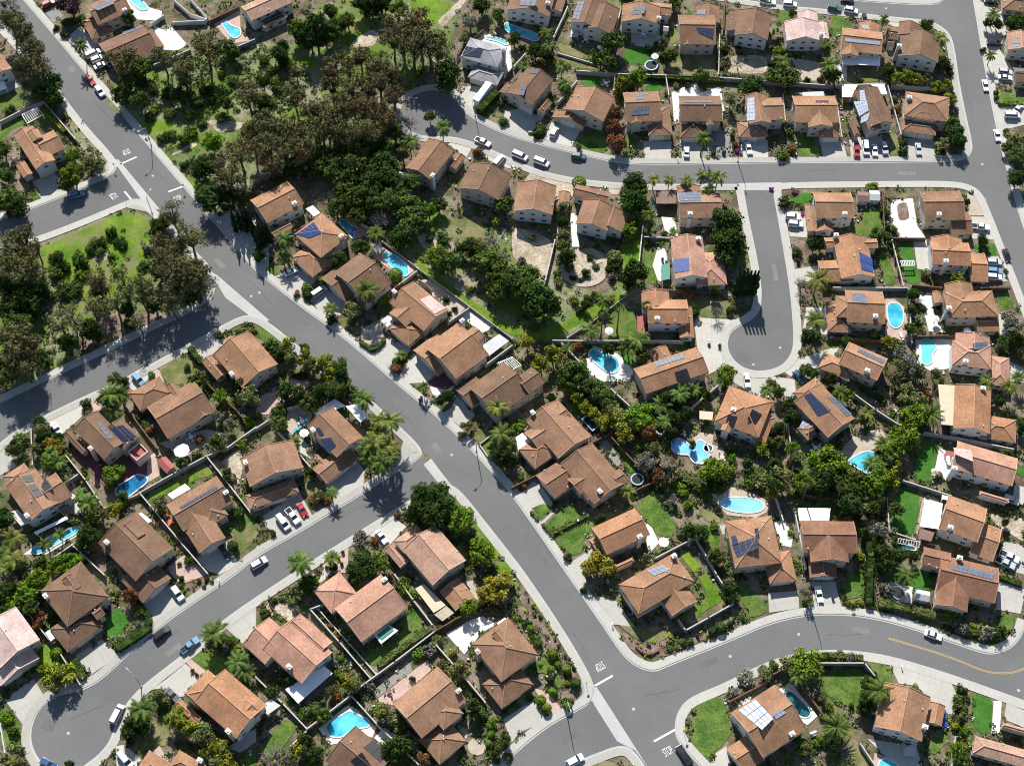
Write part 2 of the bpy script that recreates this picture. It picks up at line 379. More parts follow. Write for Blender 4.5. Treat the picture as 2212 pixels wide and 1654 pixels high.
roads = [
 k['k1'][:21] + [(1470,1535),(1462,1570),(1468,1600),(1545,1680),(1402,1676)] + [(1375,1632),(1283,1490)] + k['k5'][6:12] + [(915,975),(860,922),(808,872),(748,827),(680,780),(620,731),(560,686),(460,600),(450,573),(410,535),(375,493),(337,458),(245,340),(180,270),(105,168),(25,80),(-45,5),(-60,-15)],
 [(245,340)] + k['k2'][6:] + k['k3'][:8],
 [(460,600)] + k['k3'][12:] + k['k4'][:11],
 [(908,984)] + k['k4'][20:] + rev(k['k5'][11:]),
 k['k5'][:6] + [(1375,1632)] + rev(k['k6'][:6]),
 k['k1'][20:] + [(2280,1340),(2280,1540)] + rev(k['k7'][4:]),
 k['k8'][:34] + [(2117,415)] + rev(k['k9'][24:29]),
 k['k9'][:25],
 k['k8'][33:41] + [(2004,11)] + k['k10'][4:] + k['k11'] + [(2250,750)] + rev(k['k9'][29:]),
 k['k8'][40:] + [(1500,-40),(1780,-40)] + k['k10'][:4]]
for i, r in enumerate(roads):
    sheet('road', r, 'asphalt' if i % 2 else 'asphalt2', z=0.012 + 0.004 * (i % 3))
def band(pts, side, d0, d1, z0, z1, name, m):
    w = [W(x, y, 0).xy for x, y in smooth(pts, 2)]
    n = len(w); sg = 1 if side == 'L' else -1
    nr = []
    for i in range(n):
        d = (w[min(i + 1, n - 1)] - w[max(i - 1, 0)]).normalized(); nr.append(Vector((-d.y, d.x)) * sg)
    mb = MB(); vs = []
    for p, q in zip(w, nr):
        a, b = p + q * d0, p + q * d1
        vs += [(a.x, a.y, z0), (a.x, a.y, z1), (b.x, b.y, z1), (b.x, b.y, z0)]
    fs = []
    for i in range(n - 1):
        for j in range(4):
            f = (i * 4 + j, i * 4 + (j + 1) % 4, (i + 1) * 4 + (j + 1) % 4, (i + 1) * 4 + j)
            fs.append(f if side == 'L' else f[::-1])
    mb.add(vs, fs); o = mb.build(name, M[m]); o['kind'] = 'structure'
    if m == 'sidewalk':
        cs = [0.0]
        for i in range(1, n): cs.append(cs[-1] + (w[i] - w[i - 1]).length)
        uv = o.data.uv_layers.new(name='UVMap')
        for lp in o.data.loops: uv.data[lp.index].uv = (cs[lp.vertex_index // 4] + 5, 25)
    for i in range(n - 1): occupy([vs[i * 4], vs[i * 4 + 4], vs[i * 4 + 6], vs[i * 4 + 2]])
for nm, (side, pts) in K.items():
    band(pts, side, -0.45, 0.0, -0.02, 0.035, 'gutter', 'gutter')
    band(pts, side, 0.0, 0.22, -0.02, 0.15, 'kerb', 'kerb')
    band(pts, side, 0.225, 2.1, -0.02, 0.143, 'pavement', 'sidewalk')
for g in ([(243,345),(256,345),(345,452),(318,450)], [(452,585),(470,595),(582,692),(560,700),(530,675),(487,643)],
          [(915,1003),(931,990),(990,1068),(972,1060),(946,1042)], [(1594,396),(1690,394),(1678,411),(1604,411)], [(1268,1490),(1287,1480),(1402,1660),(1372,1620),(1333,1600),(1284,1522)]):
    sheet('gutter', g, 'gutter', z=0.03)
for g in ([(243,340),(250,362),(236,380),(222,392),(230,352)], [(262,441),(290,430),(318,436),(337,458),(338,470),(325,460),(265,447)],
          [(450,573),(460,600),(463,630),(445,655),(436,660),(452,600)], [(868,935),(895,962),(899,976),(892,986),(855,1008),(862,985),(872,950)],
          [(1240,1535),(1275,1515),(1283,1490),(1272,1458),(1255,1470),(1252,1500)]):
    sheet('pavement', g, 'sidewalk', z=0.139)
for g in ([(840,960),(905,930),(1000,1075),(950,1060),(845,1030)], [(215,335),(270,330),(360,470),(250,450),(210,400)], [(430,570),(480,590),(600,700),(520,700),(430,670)], [(1240,1440),(1300,1470),(1410,1660),(1340,1640),(1230,1540)], [(1590,392),(1700,390),(1690,415),(1600,415)]):
    occupy([W(*q) for q in g])
# painted stop bars, legends and the yellow line
def bar(t, a, b, w=0.55):
    p, q = TW(t, *a).xy, TW(t, *b).xy; d = (q - p).normalized(); nn = Vector((-d.y, d.x)) * w / 2
    mb = MB(); mb.slab([p + nn, p - nn, q - nn, q + nn], 0.0, 0.030); o = mb.build('stop_line', M['paint']); o['kind'] = 'structure'
bar('00', (1040, 1420), (1180, 1357)); bar('00', (1455, 1658), (1578, 1612)); bar('10', (1075, 0), (1142, 80)); bar('32', (680, 980), (870, 872)); bar('32', (1225, 1440), (1420, 1332))
font_mesh = None
def legend(t, c, right, size=2.1):
    """the word STOP painted on the road; 'right' is the reading direction"""
    global font_mesh
    if font_mesh is None:
        cu = bpy.data.curves.new('stop_legend', 'FONT'); cu.body = 'STOP'; cu.align_x = 'CENTER'; cu.align_y = 'CENTER'; cu.size = 1.0; cu.extrude = 0.004
        ob = bpy.data.objects.new('stop_legend', cu); COL.objects.link(ob)
        font_mesh = bpy.data.meshes.new_from_object(ob.evaluated_get(bpy.context.evaluated_depsgraph_get()))
        bpy.data.objects.remove(ob); font_mesh.materials.clear(); font_mesh.materials.append(M['paint'])
    o = bpy.data.objects.new('stop_legend', font_mesh); COL.objects.link(o); o['kind'] = 'structure'
    p = TW(t, *c); a = TW(t, c[0] + right[0], c[1] + right[1]) - p
    o.location = (p.x, p.y, 0.032); o.rotation_euler = (0, 0, math.atan2(a.y, a.x)); o.scale = (1.05, 3.1, 1)
legend('00', (1090, 1312), (-63, 30)); legend('10', (985, 38), (-35, -42)); legend('10', (1535, 65), (58, -28))
legend('32', (757, 790), (-63, 36)); legend('32', (1348, 1528), (65, -36))
yl = smooth([tl('33', *q) for q in ((1040,550),(1250,610),(1600,720),(1850,830),(2000,855),(2130,845),(2240,800))], 2)
for s in (-0.16, 0.16):
    w = [W(x, y).xy for x, y in yl]; mb = MB()
    for i in range(len(w) - 1):
        d = (w[i + 1] - w[i]).normalized(); nn = Vector((-d.y, d.x))
        a, b = w[i] + nn * s, w[i + 1] + nn * s
        mb.add([(*(a + nn * .09), .03), (*(a - nn * .09), .03), (*(b - nn * .09), .03), (*(b + nn * .09), .03)], [(0, 1, 2, 3)])
    mb.build('yellow_line', M['yellowpaint'])['kind'] = 'structure'

# manhole covers
for t, x, y in (('00',1320,1520),('11',30,875),('12',2085,1495),('13',105,1350),('21',1690,620),('30',590,1370),('32',1050,1160),('33',265,515),('03',1020,75),('03',1850,1420),('32',1885,705),('33',2165,1000),('10',2170,905)):
    p = TW(t, x, y); mb = MB(); mb.slab([(p.x + .42 * math.cos(a * math.pi / 6), p.y + .42 * math.sin(a * math.pi / 6)) for a in range(12)], 0.0, 0.031)
    o = mb.build('manhole_cover', M['gutter']); o['kind'] = 'structure'

def patch(t, x, y, dx, dy, a, b, m='patchasphalt'):
    p, q = TW(t, x, y).xy, TW(t, x + dx, y + dy).xy; u = (q - p).normalized(); v = Vector((-u.y, u.x)); mb = MB()
    mb.slab([p + u * a + v * b, p - u * a + v * b, p - u * a - v * b, p + u * a - v * b], 0, .0285); mb.build('road_patch', M[m])['kind'] = 'structure'
mat('patchasphalt', (.108, .107, .105), .05, .3, .9, fine=1, fa=.05); mat('paleasphalt', (.155, .152, .146), .05, .3, .9, fine=1, fa=.05); mat('crackseal', (.075, .074, .073), .05, .3, .8)
for a in (('00',950,1000,60,60,2.6,.8),('00',620,600,60,70,1.5,1.2,'paleasphalt'),('11',420,1120,60,50,2.4,.7),('21',1560,560,60,60,1.6,1.0,'paleasphalt'),('22',250,1480,50,75,3.0,.7),('30',1500,650,60,-45,2.2,.8,'paleasphalt'),('30',420,1300,60,20,1.6,1.3),('12',1990,1430,60,10,2.0,1.5),('13',60,700,10,60,3.2,.7,'paleasphalt'),('02',1300,1500,60,3,2.4,.8),('03',1200,1500,60,0,3.0,.8,'paleasphalt'),('32',1700,760,60,-25,2.6,.8),('33',800,480,60,6,2.4,.8,'paleasphalt'),('32',500,1400,60,-30,2.5,1.0),('10',1900,620,50,60,2.2,.9,'paleasphalt'),('10',700,180,60,-25,1.8,.9)): patch(*a)
rk = random.Random(4)
for t, x, y, dx, dy in (('00',800,880,60,70),('00',1300,1450,60,65),('10',2150,760,60,60),('11',250,900,60,55),('11',700,1330,60,60),('21',1180,200,60,60),('21',2000,800,50,75),('22',180,1250,45,75),('32',520,500,45,70),('32',1150,1050,70,-20),('33',500,520,80,5),('02',900,1480,80,6),('03',300,1480,80,0),('03',1700,700,15,80),('12',2120,600,10,80),('21',700,1180,80,-50),('30',1300,650,70,-50),('30',600,1250,60,-30)):
    d = Vector((dx, dy)).normalized(); pts = []; p = Vector((x, y))
    for _ in range(9): pts.append(tl(t, p.x, p.y)); p = p + d * 38 + Vector((-d.y, d.x)) * rk.uniform(-9, 9)
    q = [W(*z).xy for z in pts]; mb = MB()
    for i in range(8):
        e = (q[i + 1] - q[i]).normalized(); nn = Vector((-e.y, e.x)) * .07
        mb.add([(*(q[i] + nn), .0287), (*(q[i] - nn), .0287), (*(q[i + 1] - nn), .0287), (*(q[i + 1] + nn), .0287)], [(0, 1, 2, 3)])
    mb.build('crack_seal', M['crackseal'])['kind'] = 'structure'
# yards, lawns, drives, patios: (kind, tile, outline)
F = None
YARD = [
 ('meadow', F, [(215,215),(300,130),(400,100),(470,110),(560,90),(640,100),(680,0),(1000,0),(985,60),(960,110),(900,180),(860,250),(870,300),(850,400),(760,420),(700,400),(640,360),(560,390),(500,430),(455,462),(408,405),(295,272)]),
 ('meadow', F, [(0,548),(100,524),(265,452),(325,466),(370,505),(440,578),(446,600),(434,652),(320,709),(90,816),(0,856)]),
 ('meadow', F, [(640,400),(760,420),(870,430),(1000,480),(1100,500),(1180,560),(1250,620),(1300,640),(1350,600),(1390,640),(1300,680),(1200,740),(1130,740),(1080,690),(940,600),(860,540),(740,440)]),
 ('meadow', F, [(140,232),(232,338),(225,380),(160,300)]),
 ('brightgrass', F, [(880,545),(940,590),(1020,650),(1100,705),(1160,722),(1250,680),(1340,620),(1345,650),(1240,708),(1165,742),(1100,722),(1000,660),(890,570)]),
 ('brightgrass', F, [(885,0),(985,0),(955,45),(930,60),(890,30)]),
 ('brightgrass', F, [(690,70),(735,20),(790,50),(815,95),(770,105),(720,90)]),
 ('brightgrass', F, [(605,125),(650,115),(690,130),(680,150),(640,140)]),
 ('brightgrass', F, [(310,255),(365,260),(440,300),(420,330),(360,310),(320,285)]),
 ('brightgrass', F, [(70,545),(150,510),(265,456),(322,470),(332,525),(300,600),(220,640),(130,610),(80,570)]), ('concrete', '10', [(1890,220),(2000,160),(2212,240),(2212,560),(2010,410)]), ('concrete', '11', [(-20,560),(110,470),(110,650),(30,700)]), ('brightgrass', F, [(195,590),(260,565),(310,590),(250,640),(190,660),(160,690),(150,670)]),
 ('brightgrass', F, [(370,370),(430,395),(450,440),(420,430)]),
 ('brightgrass', F, [(1345,490),(1385,480),(1390,600),(1340,610)]),
 ('brightgrass', '00', [(1260,640),(1360,600),(1390,660),(1300,700)]),
 ('dirt', '01', [(1560,190),(1700,60),(1760,0),(1830,0),(1620,240)]), ('dirt', '01', [(830,360),(1000,250),(1080,300),(1020,400),(850,420)]),
 ('dirt', '00', [(1470,1340),(1690,1220),(1710,1260),(1500,1340)]), ('dirt', '00', [(1760,1030),(2130,1060),(2100,1110),(1880,1150)]),
 ('dirt', '10', [(780,580),(900,520),(950,560),(890,610)]), ('mulch', '10', [(1340,480),(1640,520),(1520,880),(1400,900),(1320,600)]),
 ('mulch', '10', [(960,1060),(1440,1040),(1380,1120),(940,1330),(700,1440),(600,1300)]), ('mulch', '10', [(0,760),(330,780),(400,900),(250,1000),(0,1000)]),
 ('grass', '00', [(0,840),(200,760),(330,830),(300,880),(0,990)]), ('grass', '00', [(0,1090),(350,930),(560,1160),(430,1060),(100,1100),(0,1290)]),
 ('concrete', '00', [(560,330),(700,230),(860,410),(740,480)]), ('gravel', '00', [(380,100),(480,60),(550,140),(460,200)]),
 ('whitepave', '00', [(1300,200),(1400,260),(1480,230),(1620,390),(1530,440),(1400,430),(1350,320)]), ('concrete', '00', [(0,760),(100,650),(190,740),(0,830)]),
 ('concrete', '00', [(280,1570),(470,1490),(580,1640),(400,1740)]), ('pinkpave', '00', [(1850,210),(2070,90),(2080,290),(2190,350),(2000,380)]),
 ('whitepave', '00', [(1080,-30),(1300,70),(1400,100),(1390,180),(1160,170)]),
 ('concrete', '01', [(1790,760),(1850,740),(2040,760),(1930,880),(1900,1020),(1760,880)]), ('concrete', '01', [(1660,1250),(1720,1200),(1880,1250),(1820,1360)]),
 ('concrete', '01', [(1960,1340),(2030,1300),(2212,1390),(2212,1460),(2060,1430)]), ('whitepave', '01', [(1750,500),(1960,260),(2200,400),(2212,600),(2060,740)]),
 ('dirt', '01', [(1180,1340),(1260,1380),(1210,1500),(1160,1470)]),
 ('concrete', '02', [(-60,960),(60,940),(270,1020),(200,1110),(130,1180),(0,1150),(-80,1080)]), ('concrete', '02', [(340,1060),(600,1110),(520,1260),(480,1290),(280,1200)]),
 ('concrete', '02', [(1130,1220),(1380,1220),(1370,1375),(1150,1375)]), ('concrete', '02', [(1450,1210),(1640,1210),(1620,1385),(1470,1385)]),
 ('gravel', '02', [(1690,1110),(1900,1100),(1920,1370),(1640,1370)]), ('concrete', '02', [(1980,1200),(2212,1210),(2212,1385),(2000,1375)]),
 ('whitepave', '02', [(1380,800),(1590,710),(1640,800),(1800,750),(1830,930),(1820,1040),(1400,1050)]), ('concrete', '02', [(1030,240),(1270,240),(1290,330),(1200,420),(1030,390)]),
 ('dirt', '02', [(150,1470),(500,1550),(720,1640),(700,1700),(60,1690)]), ('grass', '02', [(600,1180),(740,1130),(830,1150),(810,1340),(590,1300)]),
 ('grass', '02', [(990,1180),(1080,1210),(1080,1290),(980,1280)]), ('*turf', '02', (1080,490,125,78)), ('turf', '02', [(580,700),(700,650),(780,700),(750,760),(640,750)]),
 ('*turf', '02', (1220,760,72,40)), ('drylawn', '02', [(400,360),(510,400),(740,440),(720,540),(400,450)]), ('drylawn', '02', [(1350,470),(1780,470),(1770,630),(1350,610)]),
 ('brightgrass', '02', [(1370,260),(1420,250),(1420,380),(1370,380)]), ('dirt', '02', [(1880,480),(2200,480),(2212,640),(1850,640)]), ('drylawn', '02', [(370,480),(500,520),(770,590),(760,610),(530,580)]),
 ('drylawn', '02', [(820,0),(960,0),(900,240),(850,200)]), ('tanpave', '02', [(830,1580),(960,1590),(980,1680),(840,1680)]),
 ('grass', '03', [(545,130),(670,140),(720,230),(700,310),(550,310)]), ('grass', '03', [(100,80),(200,90),(170,200),(100,210)]), ('*turf', '03', (325,610,112,60)),
 ('drylawn', '03', [(680,630),(970,640),(960,710),(680,710)]), ('grass', '03', [(260,1160),(360,1160),(420,1250),(460,1350),(260,1360)]), ('drylawn', '03', [(1040,1150),(1110,1150),(1150,1360),(1060,1360)]),
 ('grass', '03', [(1980,790),(2200,830),(2212,880),(1990,880)]), ('drylawn', '03', [(1950,500),(2100,520),(2200,570),(1960,570)]), ('concrete', '03', [(450,1230),(640,1200),(690,1380),(480,1375)]),
 ('concrete', '03', [(700,1190),(980,1180),(1060,1370),(720,1370)]), ('concrete', '03', [(1190,1200),(1430,1200),(1450,1370),(1220,1370)]),
 ('concrete', '03', [(1800,0),(2030,100),(2060,280),(2000,430),(2120,600),(2120,720),(1930,720),(1870,450)]), ('concrete', '03', [(1980,930),(2212,880),(2212,1080),(2060,1120),(2020,1100)]),
 ('concrete', '03', [(1050,150),(1180,160),(1130,240),(1040,220)]), ('tanpave', '03', [(200,500),(440,540),(460,700),(300,700),(220,560)]), ('whitepave', '03', [(560,560),(680,560),(680,700),(570,700)]),
 ('concrete', '10', [(1640,1330),(1900,1250),(1960,1300),(1850,1400),(1750,1450)]), ('concrete', '20', [(1040,-20),(1240,-140),(1330,-80),(1170,80)]),
 ('grass', '10', [(290,0),(340,0),(365,80),(260,130),(290,60)]), ('grass', '11', [(-260,1190),(0,1160),(60,1180),(220,1290),(150,1350),(0,1250)]), ('concrete', '10', [(330,20),(460,-20),(520,50),(370,80)]),
 ('drylawn', '10', [(1350,1510),(1600,1400),(1760,1600),(1640,1680),(1450,1660)]), ('pinkpave', '10', [(1320,1500),(1380,1550),(1420,1650),(1300,1640)]),
 ('concrete', '11', [(160,740),(330,650),(530,760),(400,890),(330,900)]), ('concrete', '11', [(470,930),(600,830),(780,970),(740,1060),(620,1140)]),
 ('concrete', '11', [(1010,1410),(1150,1250),(1340,1370),(1180,1530)]), ('concrete', '11', [(1240,1590),(1360,1400),(1560,1570),(1480,1650),(1300,1660)]),
 ('maroon', '11', [(1480,1640),(1680,1540),(1800,1600),(1700,1700),(1500,1690)]), ('pinkpave', '11', [(700,260),(800,230),(970,350),(960,400),(860,430),(780,330)]),
 ('pinkpave', '11', [(1010,520),(1090,480),(1390,660),(1330,720),(1270,750),(1000,560)]), ('tanpave', '11', [(1370,770),(1500,760),(1660,880),(1830,990),(1700,1110),(1640,1000)]),
 ('whitepave', '11', [(1780,1080),(1830,1020),(2060,1170),(1950,1230)]), ('dirt', '11', [(600,0),(720,0),(800,80),(730,110),(640,60)]), ('dirt', '11', [(1380,390),(1480,340),(1700,440),(1720,540),(1470,520)]),
 ('dirt', '11', [(900,1200),(1080,1090),(1110,1280),(1000,1340),(910,1280)]), ('grass', '11', [(120,640),(190,640),(190,730),(110,700)]), ('drylawn', '11', [(700,1100),(830,1080),(830,1160),(740,1200)]),
 ('drylawn', '11', [(1640,250),(1780,230),(2000,300),(1980,400),(1700,420)]), ('grass', '11', [(810,90),(900,110),(1000,230),(950,260)]), ('gravel', '11', [(2060,470),(2180,230),(2210,250),(2030,530)]),
 ('dirt', '12', [(0,290),(370,420),(330,750),(150,700),(0,560)]), ('dirt', '12', [(520,520),(680,480),(830,560),(830,690),(710,820),(500,810),(430,700),(500,620)]),
 ('whitepave', '12', [(500,180),(560,200),(580,480),(520,480)]), ('whitepave', '12', [(1290,220),(1400,230),(1440,400),(1320,340)]), ('grass', '12', [(1130,490),(1250,480),(1210,600),(1270,790),(1170,800),(1110,620)]),
 ('whitepave', '12', [(1260,480),(1330,500),(1340,600),(1290,780),(1260,770),(1215,640)]), ('drylawn', '12', [(1390,920),(1540,930),(1900,960),(1930,1000),(1900,1090),(1650,1090),(1560,1000)]),
 ('concrete', '12', [(1570,1090),(1960,1110),(1880,1230),(1850,1380),(1900,1480),(1780,1540),(1700,1580),(1600,1350)]), ('concrete', '12', [(1900,1640),(1960,1550),(2212,1575),(2212,1640),(2170,1740),(2130,1780)]),
 ('grass', '12', [(820,1020),(1060,1000),(1080,1250),(830,1270)]), ('whitepave', '12', [(640,1440),(700,1330),(960,1420),(1050,1560),(1020,1640),(780,1640),(640,1560)]),
 ('grass', '12', [(1960,480),(2040,500),(2060,620),(1970,600)]), ('grass', '12', [(1700,460),(1760,470),(1760,530),(1690,520)]), ('greencover', '12', [(1200,70),(1250,70),(1250,330),(1260,240)]), ('turf', '12', [(920,1370),(1010,1380),(1060,1500),(980,1500)]),
 ('concrete', '13', [(150,170),(320,180),(340,400),(190,390)]), ('turf', '13', [(180,70),(300,10),(420,20),(360,100),(230,110)]), ('grass', '13', [(740,340),(830,150),(990,140),(980,330),(900,390),(760,390)]),
 ('whitepave', '13', [(1060,80),(1250,60),(1290,300),(1360,400),(1160,400),(1060,260)]), ('mulch', '13', [(1110,110),(1200,90),(1225,240),(1130,260)]), ('concrete', '13', [(1740,220),(1900,220),(1960,420),(1760,410)]),
 ('tanpave', '13', [(1720,20),(1880,60),(1900,210),(1730,210)]), ('concrete', '13', [(1255,410),(1410,410),(1420,600),(1430,690),(1290,670)]), ('turf', '13', [(1130,430),(1240,430),(1260,570),(1300,690),(1320,800),(1190,800)]),
 ('grass', '13', [(950,520),(1020,500),(1120,800),(1010,820)]), ('concrete', '13', [(1890,560),(1990,560),(2070,780),(1910,780)]), ('concrete', '13', [(190,680),(420,640),(490,750),(240,800)]),
 ('concrete', '13', [(330,1000),(500,1010),(510,1240),(300,1200)]), ('pinkpave', '13', [(1015,930),(1090,930),(1180,1000),(1215,1180),(1230,1300),(1100,1280),(1010,1250)]),
 ('whitepave', '13', [(1280,870),(1410,880),(1430,1050),(1520,1220),(1390,1210),(1330,980)]), ('grass', '13', [(1270,960),(1340,1000),(1350,1150),(1280,1130)]), ('grass', '13', [(1980,920),(2060,850),(2130,990),(2000,1040)]),
 ('concrete', '13', [(1990,1060),(2100,1080),(2150,1250),(2000,1240)]), ('whitepave', '13', [(1270,1260),(1590,1280),(1590,1400),(1570,1530),(1400,1550),(1290,1480)]),
 ('concrete', '13', [(140,1560),(250,1450),(620,1330),(540,1500),(480,1620),(300,1540),(200,1600)]), ('grass', '13', [(490,1310),(660,1290),(600,1360),(480,1350)]),
 ('mulch', '13', [(180,430),(330,420),(310,590),(240,670),(210,650)]), ('mulch', '13', [(255,830),(380,850),(380,980),(280,1000)]), ('concrete', '13', [(2090,1470),(2212,1530),(2212,1654),(2090,1640)]), ('turf', '13', [(1770,460),(1960,440),(1980,560),(1800,540)]),
 ('concrete', '20', [(370,300),(690,140),(740,260),(600,390),(540,440)]), ('concrete', '20', [(0,550),(100,440),(150,470),(60,560),(140,720),(0,800)]), ('maroon', '20', [(640,600),(770,560),(890,740),(1290,560),(1290,770),(980,880),(900,900)]),
 ('pinkpave', '20', [(1280,640),(1340,600),(1380,800),(1260,870),(1270,760)]), ('tanpave', '20', [(1380,520),(1640,440),(1790,400),(1960,440),(1600,640),(1500,600)]),
 ('brightgrass', '20', [(1280,960),(1600,800),(1780,700),(1850,790),(1700,830),(1440,960),(1290,1010)]), ('dirt', '20', [(1900,680),(2080,560),(2100,700),(2080,850),(1960,730)]), ('concrete', '20', [(1680,1510),(1960,1380),(2060,1560),(1900,1654),(1790,1620)]),
 ('grass', '20', [(1960,1220),(2100,1120),(2212,1150),(2212,1350),(2060,1500),(2000,1480),(2060,1350)]), ('pinkpave', '20', [(1430,1600),(1600,1480),(1800,1654),(1560,1740)]), ('whitepave', '20', [(200,1480),(480,1290),(700,1210),(720,1290),(400,1480)]),
 ('turf', '20', [(680,900),(750,960),(720,1060),(670,1020)]), ('concrete', '20', [(560,1060),(620,940),(680,1000),(700,1120),(600,1130)]), ('brightgrass', '20', [(300,1640),(480,1540),(680,1480),(700,1560),(560,1654)]),
 ('pinkpave', '20', [(760,130),(900,120),(870,230),(820,260)]),
 ('tanpave', '21', [(270,250),(380,210),(490,260),(460,340),(330,460),(260,400)]), ('concrete', '21', [(370,470),(460,540),(440,600),(480,660),(380,600)]), ('concrete', '21', [(580,840),(870,670),(940,760),(930,880),(680,1060),(600,900)]), ('concrete', '21', [(60,1150),(370,930),(500,1170),(200,1350),(80,1230)]),
 ('concrete', '21', [(1680,220),(1740,110),(1900,280),(1770,380),(1620,260)]), ('concrete', '21', [(1010,1220),(1200,1170),(1300,1240),(1170,1380),(1110,1420),(940,1280)]), ('brightgrass', '21', [(1700,1010),(1780,1010),(2130,1500),(2040,1540),(1890,1280)]),
 ('brightgrass', '21', [(2060,1560),(2150,1530),(2212,1600),(2212,1654),(2080,1640)]), ('pinkpave', '21', [(570,1580),(800,1420),(790,1640),(640,1640)]), ('drylawn', '21', [(380,900),(500,850),(640,940),(480,1060)]),
 ('whitepave', '21', [(1500,30),(1640,60),(1720,20),(1660,110),(1540,130)]), ('drylawn', '21', [(1840,440),(1950,400),(2060,420),(1930,520)]), ('grass', '21', [(1940,540),(2060,440),(2110,600),(2000,630)]), ('drylawn', '21', [(-60,1180),(40,1230),(0,1350),(-140,1400)]), ('dirt', '21', [(0,1400),(130,1370),(110,1420),(0,1480)]),
 ('concrete', '22', [(60,970),(180,850),(240,870),(370,1060),(170,1080)]), ('grass', '22', [(170,1080),(270,1040),(350,1070),(220,1190)]), ('grass', '22', [(280,1220),(490,1050),(650,1130),(350,1280)]), ('concrete', '22', [(240,1210),(390,1070),(400,1090),(270,1220)]),
 ('grass', '22', [(350,1350),(600,1190),(740,1200),(600,1380),(620,1450),(530,1500)]), ('concrete', '22', [(480,1560),(700,1430),(660,1600),(640,1730),(560,1700)]), ('grass', '22', [(1060,1060),(1200,950),(1290,970),(1310,1120),(1450,1220),(1370,1340),(1250,1310),(1110,1130)]),
 ('grass', '22', [(860,500),(920,560),(1080,750),(1020,790),(920,640)]), ('gravel', '22', [(730,520),(820,490),(960,700),(900,720)]), ('grass', '22', [(470,200),(540,170),(640,280),(590,310)]), ('tanpave', '22', [(1560,480),(1640,420),(1740,450),(1730,530),(1820,570),(1880,650),(1800,690),(1700,640)]),
 ('tanpave', '22', [(1720,960),(1780,1060),(1860,1140),(2100,1170),(2212,1110),(2212,1020),(2100,960),(1900,900),(1810,960)]), ('drylawn', '22', [(1600,1080),(1720,1080),(1820,1210),(1680,1200)]), ('grass', '22', [(1620,1200),(1800,1290),(1780,1450),(1690,1400)]),
 ('whitepave', '22', [(1150,1200),(1210,1250),(1270,1380),(1180,1480),(1160,1350)]), ('brightgrass', '22', [(1430,1460),(1530,1440),(1640,1620),(1570,1640)]), ('brightgrass', '32', [(1600,0),(1720,0),(1830,230),(1680,300),(1590,390),(1570,280),(1700,190)]), ('concrete', '22', [(1790,1230),(1900,1220),(1910,1280),(1820,1310)]),
 ('turf', '23', [(1340,490),(1475,520),(1420,880),(1240,810),(1290,640)]), ('turf', '23', [(1060,1000),(1170,900),(1320,950),(1260,1330),(1070,1270)]), ('tanpave', '23', [(590,620),(740,460),(840,440),(980,540),(850,600),(680,680)]), ('tanpave', '23', [(840,420),(980,400),(1040,500),(940,560)]),
 ('whitepave', '23', [(1480,560),(1610,620),(1560,850),(1430,800)]), ('dirt', '23', [(1340,960),(1500,1010),(1330,1230),(1270,1330)]), ('dirt', '23', [(1890,1120),(2020,1150),(2212,1300),(2212,1380),(2030,1260),(1990,1250)]), ('dirt', '23', [(2050,1130),(2212,1170),(2212,1300),(2060,1230)]),
 ('concrete', '23', [(2030,1370),(2212,1400),(2212,1654),(2010,1600)]), ('concrete', '23', [(2130,880),(2212,900),(2212,1060),(2110,1020)]), ('turf', '23', [(2030,630),(2140,700),(2212,760),(2200,820),(2100,740)]), ('turf', '33', [(1080,-60),(1300,-40),(1420,40),(1390,150),(1200,100),(1060,60)]),
 ('whitepave', '23', [(50,1200),(130,1180),(220,1300),(200,1420),(110,1400)]), ('grass', '33', [(670,-20),(830,-20),(830,190),(650,220)]), ('turf', '23', [(230,1040),(540,1040),(540,1080),(240,1090)]), ('concrete', '23', [(0,-60),(230,-30),(240,80),(180,180),(100,20)]),
 ('brightgrass', '30', [(320,640),(450,590),(640,800),(560,850),(400,1010),(340,940)]), ('turf', '30', [(900,400),(1020,270),(1130,400),(1040,520),(950,590)]), ('concrete', '30', [(650,700),(880,560),(960,630),(1020,700),(780,870)]), ('concrete', '30', [(1210,280),(1480,80),(1600,230),(1400,380),(1330,440)]),
 ('concrete', '30', [(40,1080),(290,900),(410,1090),(200,1300)]), ('grass', '30', [(0,1150),(60,1140),(190,1310),(180,1480),(0,1500)]), ('concrete', '30', [(1300,1000),(1440,900),(1600,770),(1740,880),(1590,1050),(1480,1070),(1400,980)]), ('concrete', '30', [(1920,430),(2212,230),(2212,490),(2100,600)]),
 ('grass', '30', [(1640,720),(1780,640),(1900,700),(2050,800),(1990,900),(1900,900),(1790,850)]), ('pinkpave', '30', [(1590,740),(1650,730),(1800,850),(1730,890)]), ('drylawn', '30', [(1140,1480),(1330,1240),(1480,1310),(1440,1480),(1380,1480),(1230,1580)]), ('concrete', '30', [(1000,1480),(1080,1470),(1220,1600),(1160,1680),(1010,1680)]),
 ('brightgrass', '30', [(340,0),(470,-60),(400,140),(330,130)]), ('grass', '30', [(2000,1640),(2212,1500),(2212,1700)]), ('concrete', '30', [(1960,1500),(2110,1380),(2212,1330),(2212,1440),(2080,1540)]), ('pinkpave', '30', [(1270,1560),(1380,1480),(1460,1600),(1400,1650)]), ('mulch', '30', [(1640,80),(1800,0),(1850,60),(1700,160)]),
 ('grass', '31', [(1290,350),(1340,270),(1480,440),(1030,820),(920,690),(1200,580)]), ('tanpave', '31', [(1780,70),(1880,50),(1950,150),(1930,230),(1880,200)]), ('whitepave', '31', [(540,1330),(810,1110),(1040,1320),(1000,1420),(900,1420),(640,1470)]), ('whitepave', '31', [(1020,1410),(1110,1320),(1220,1390),(1130,1500)]),
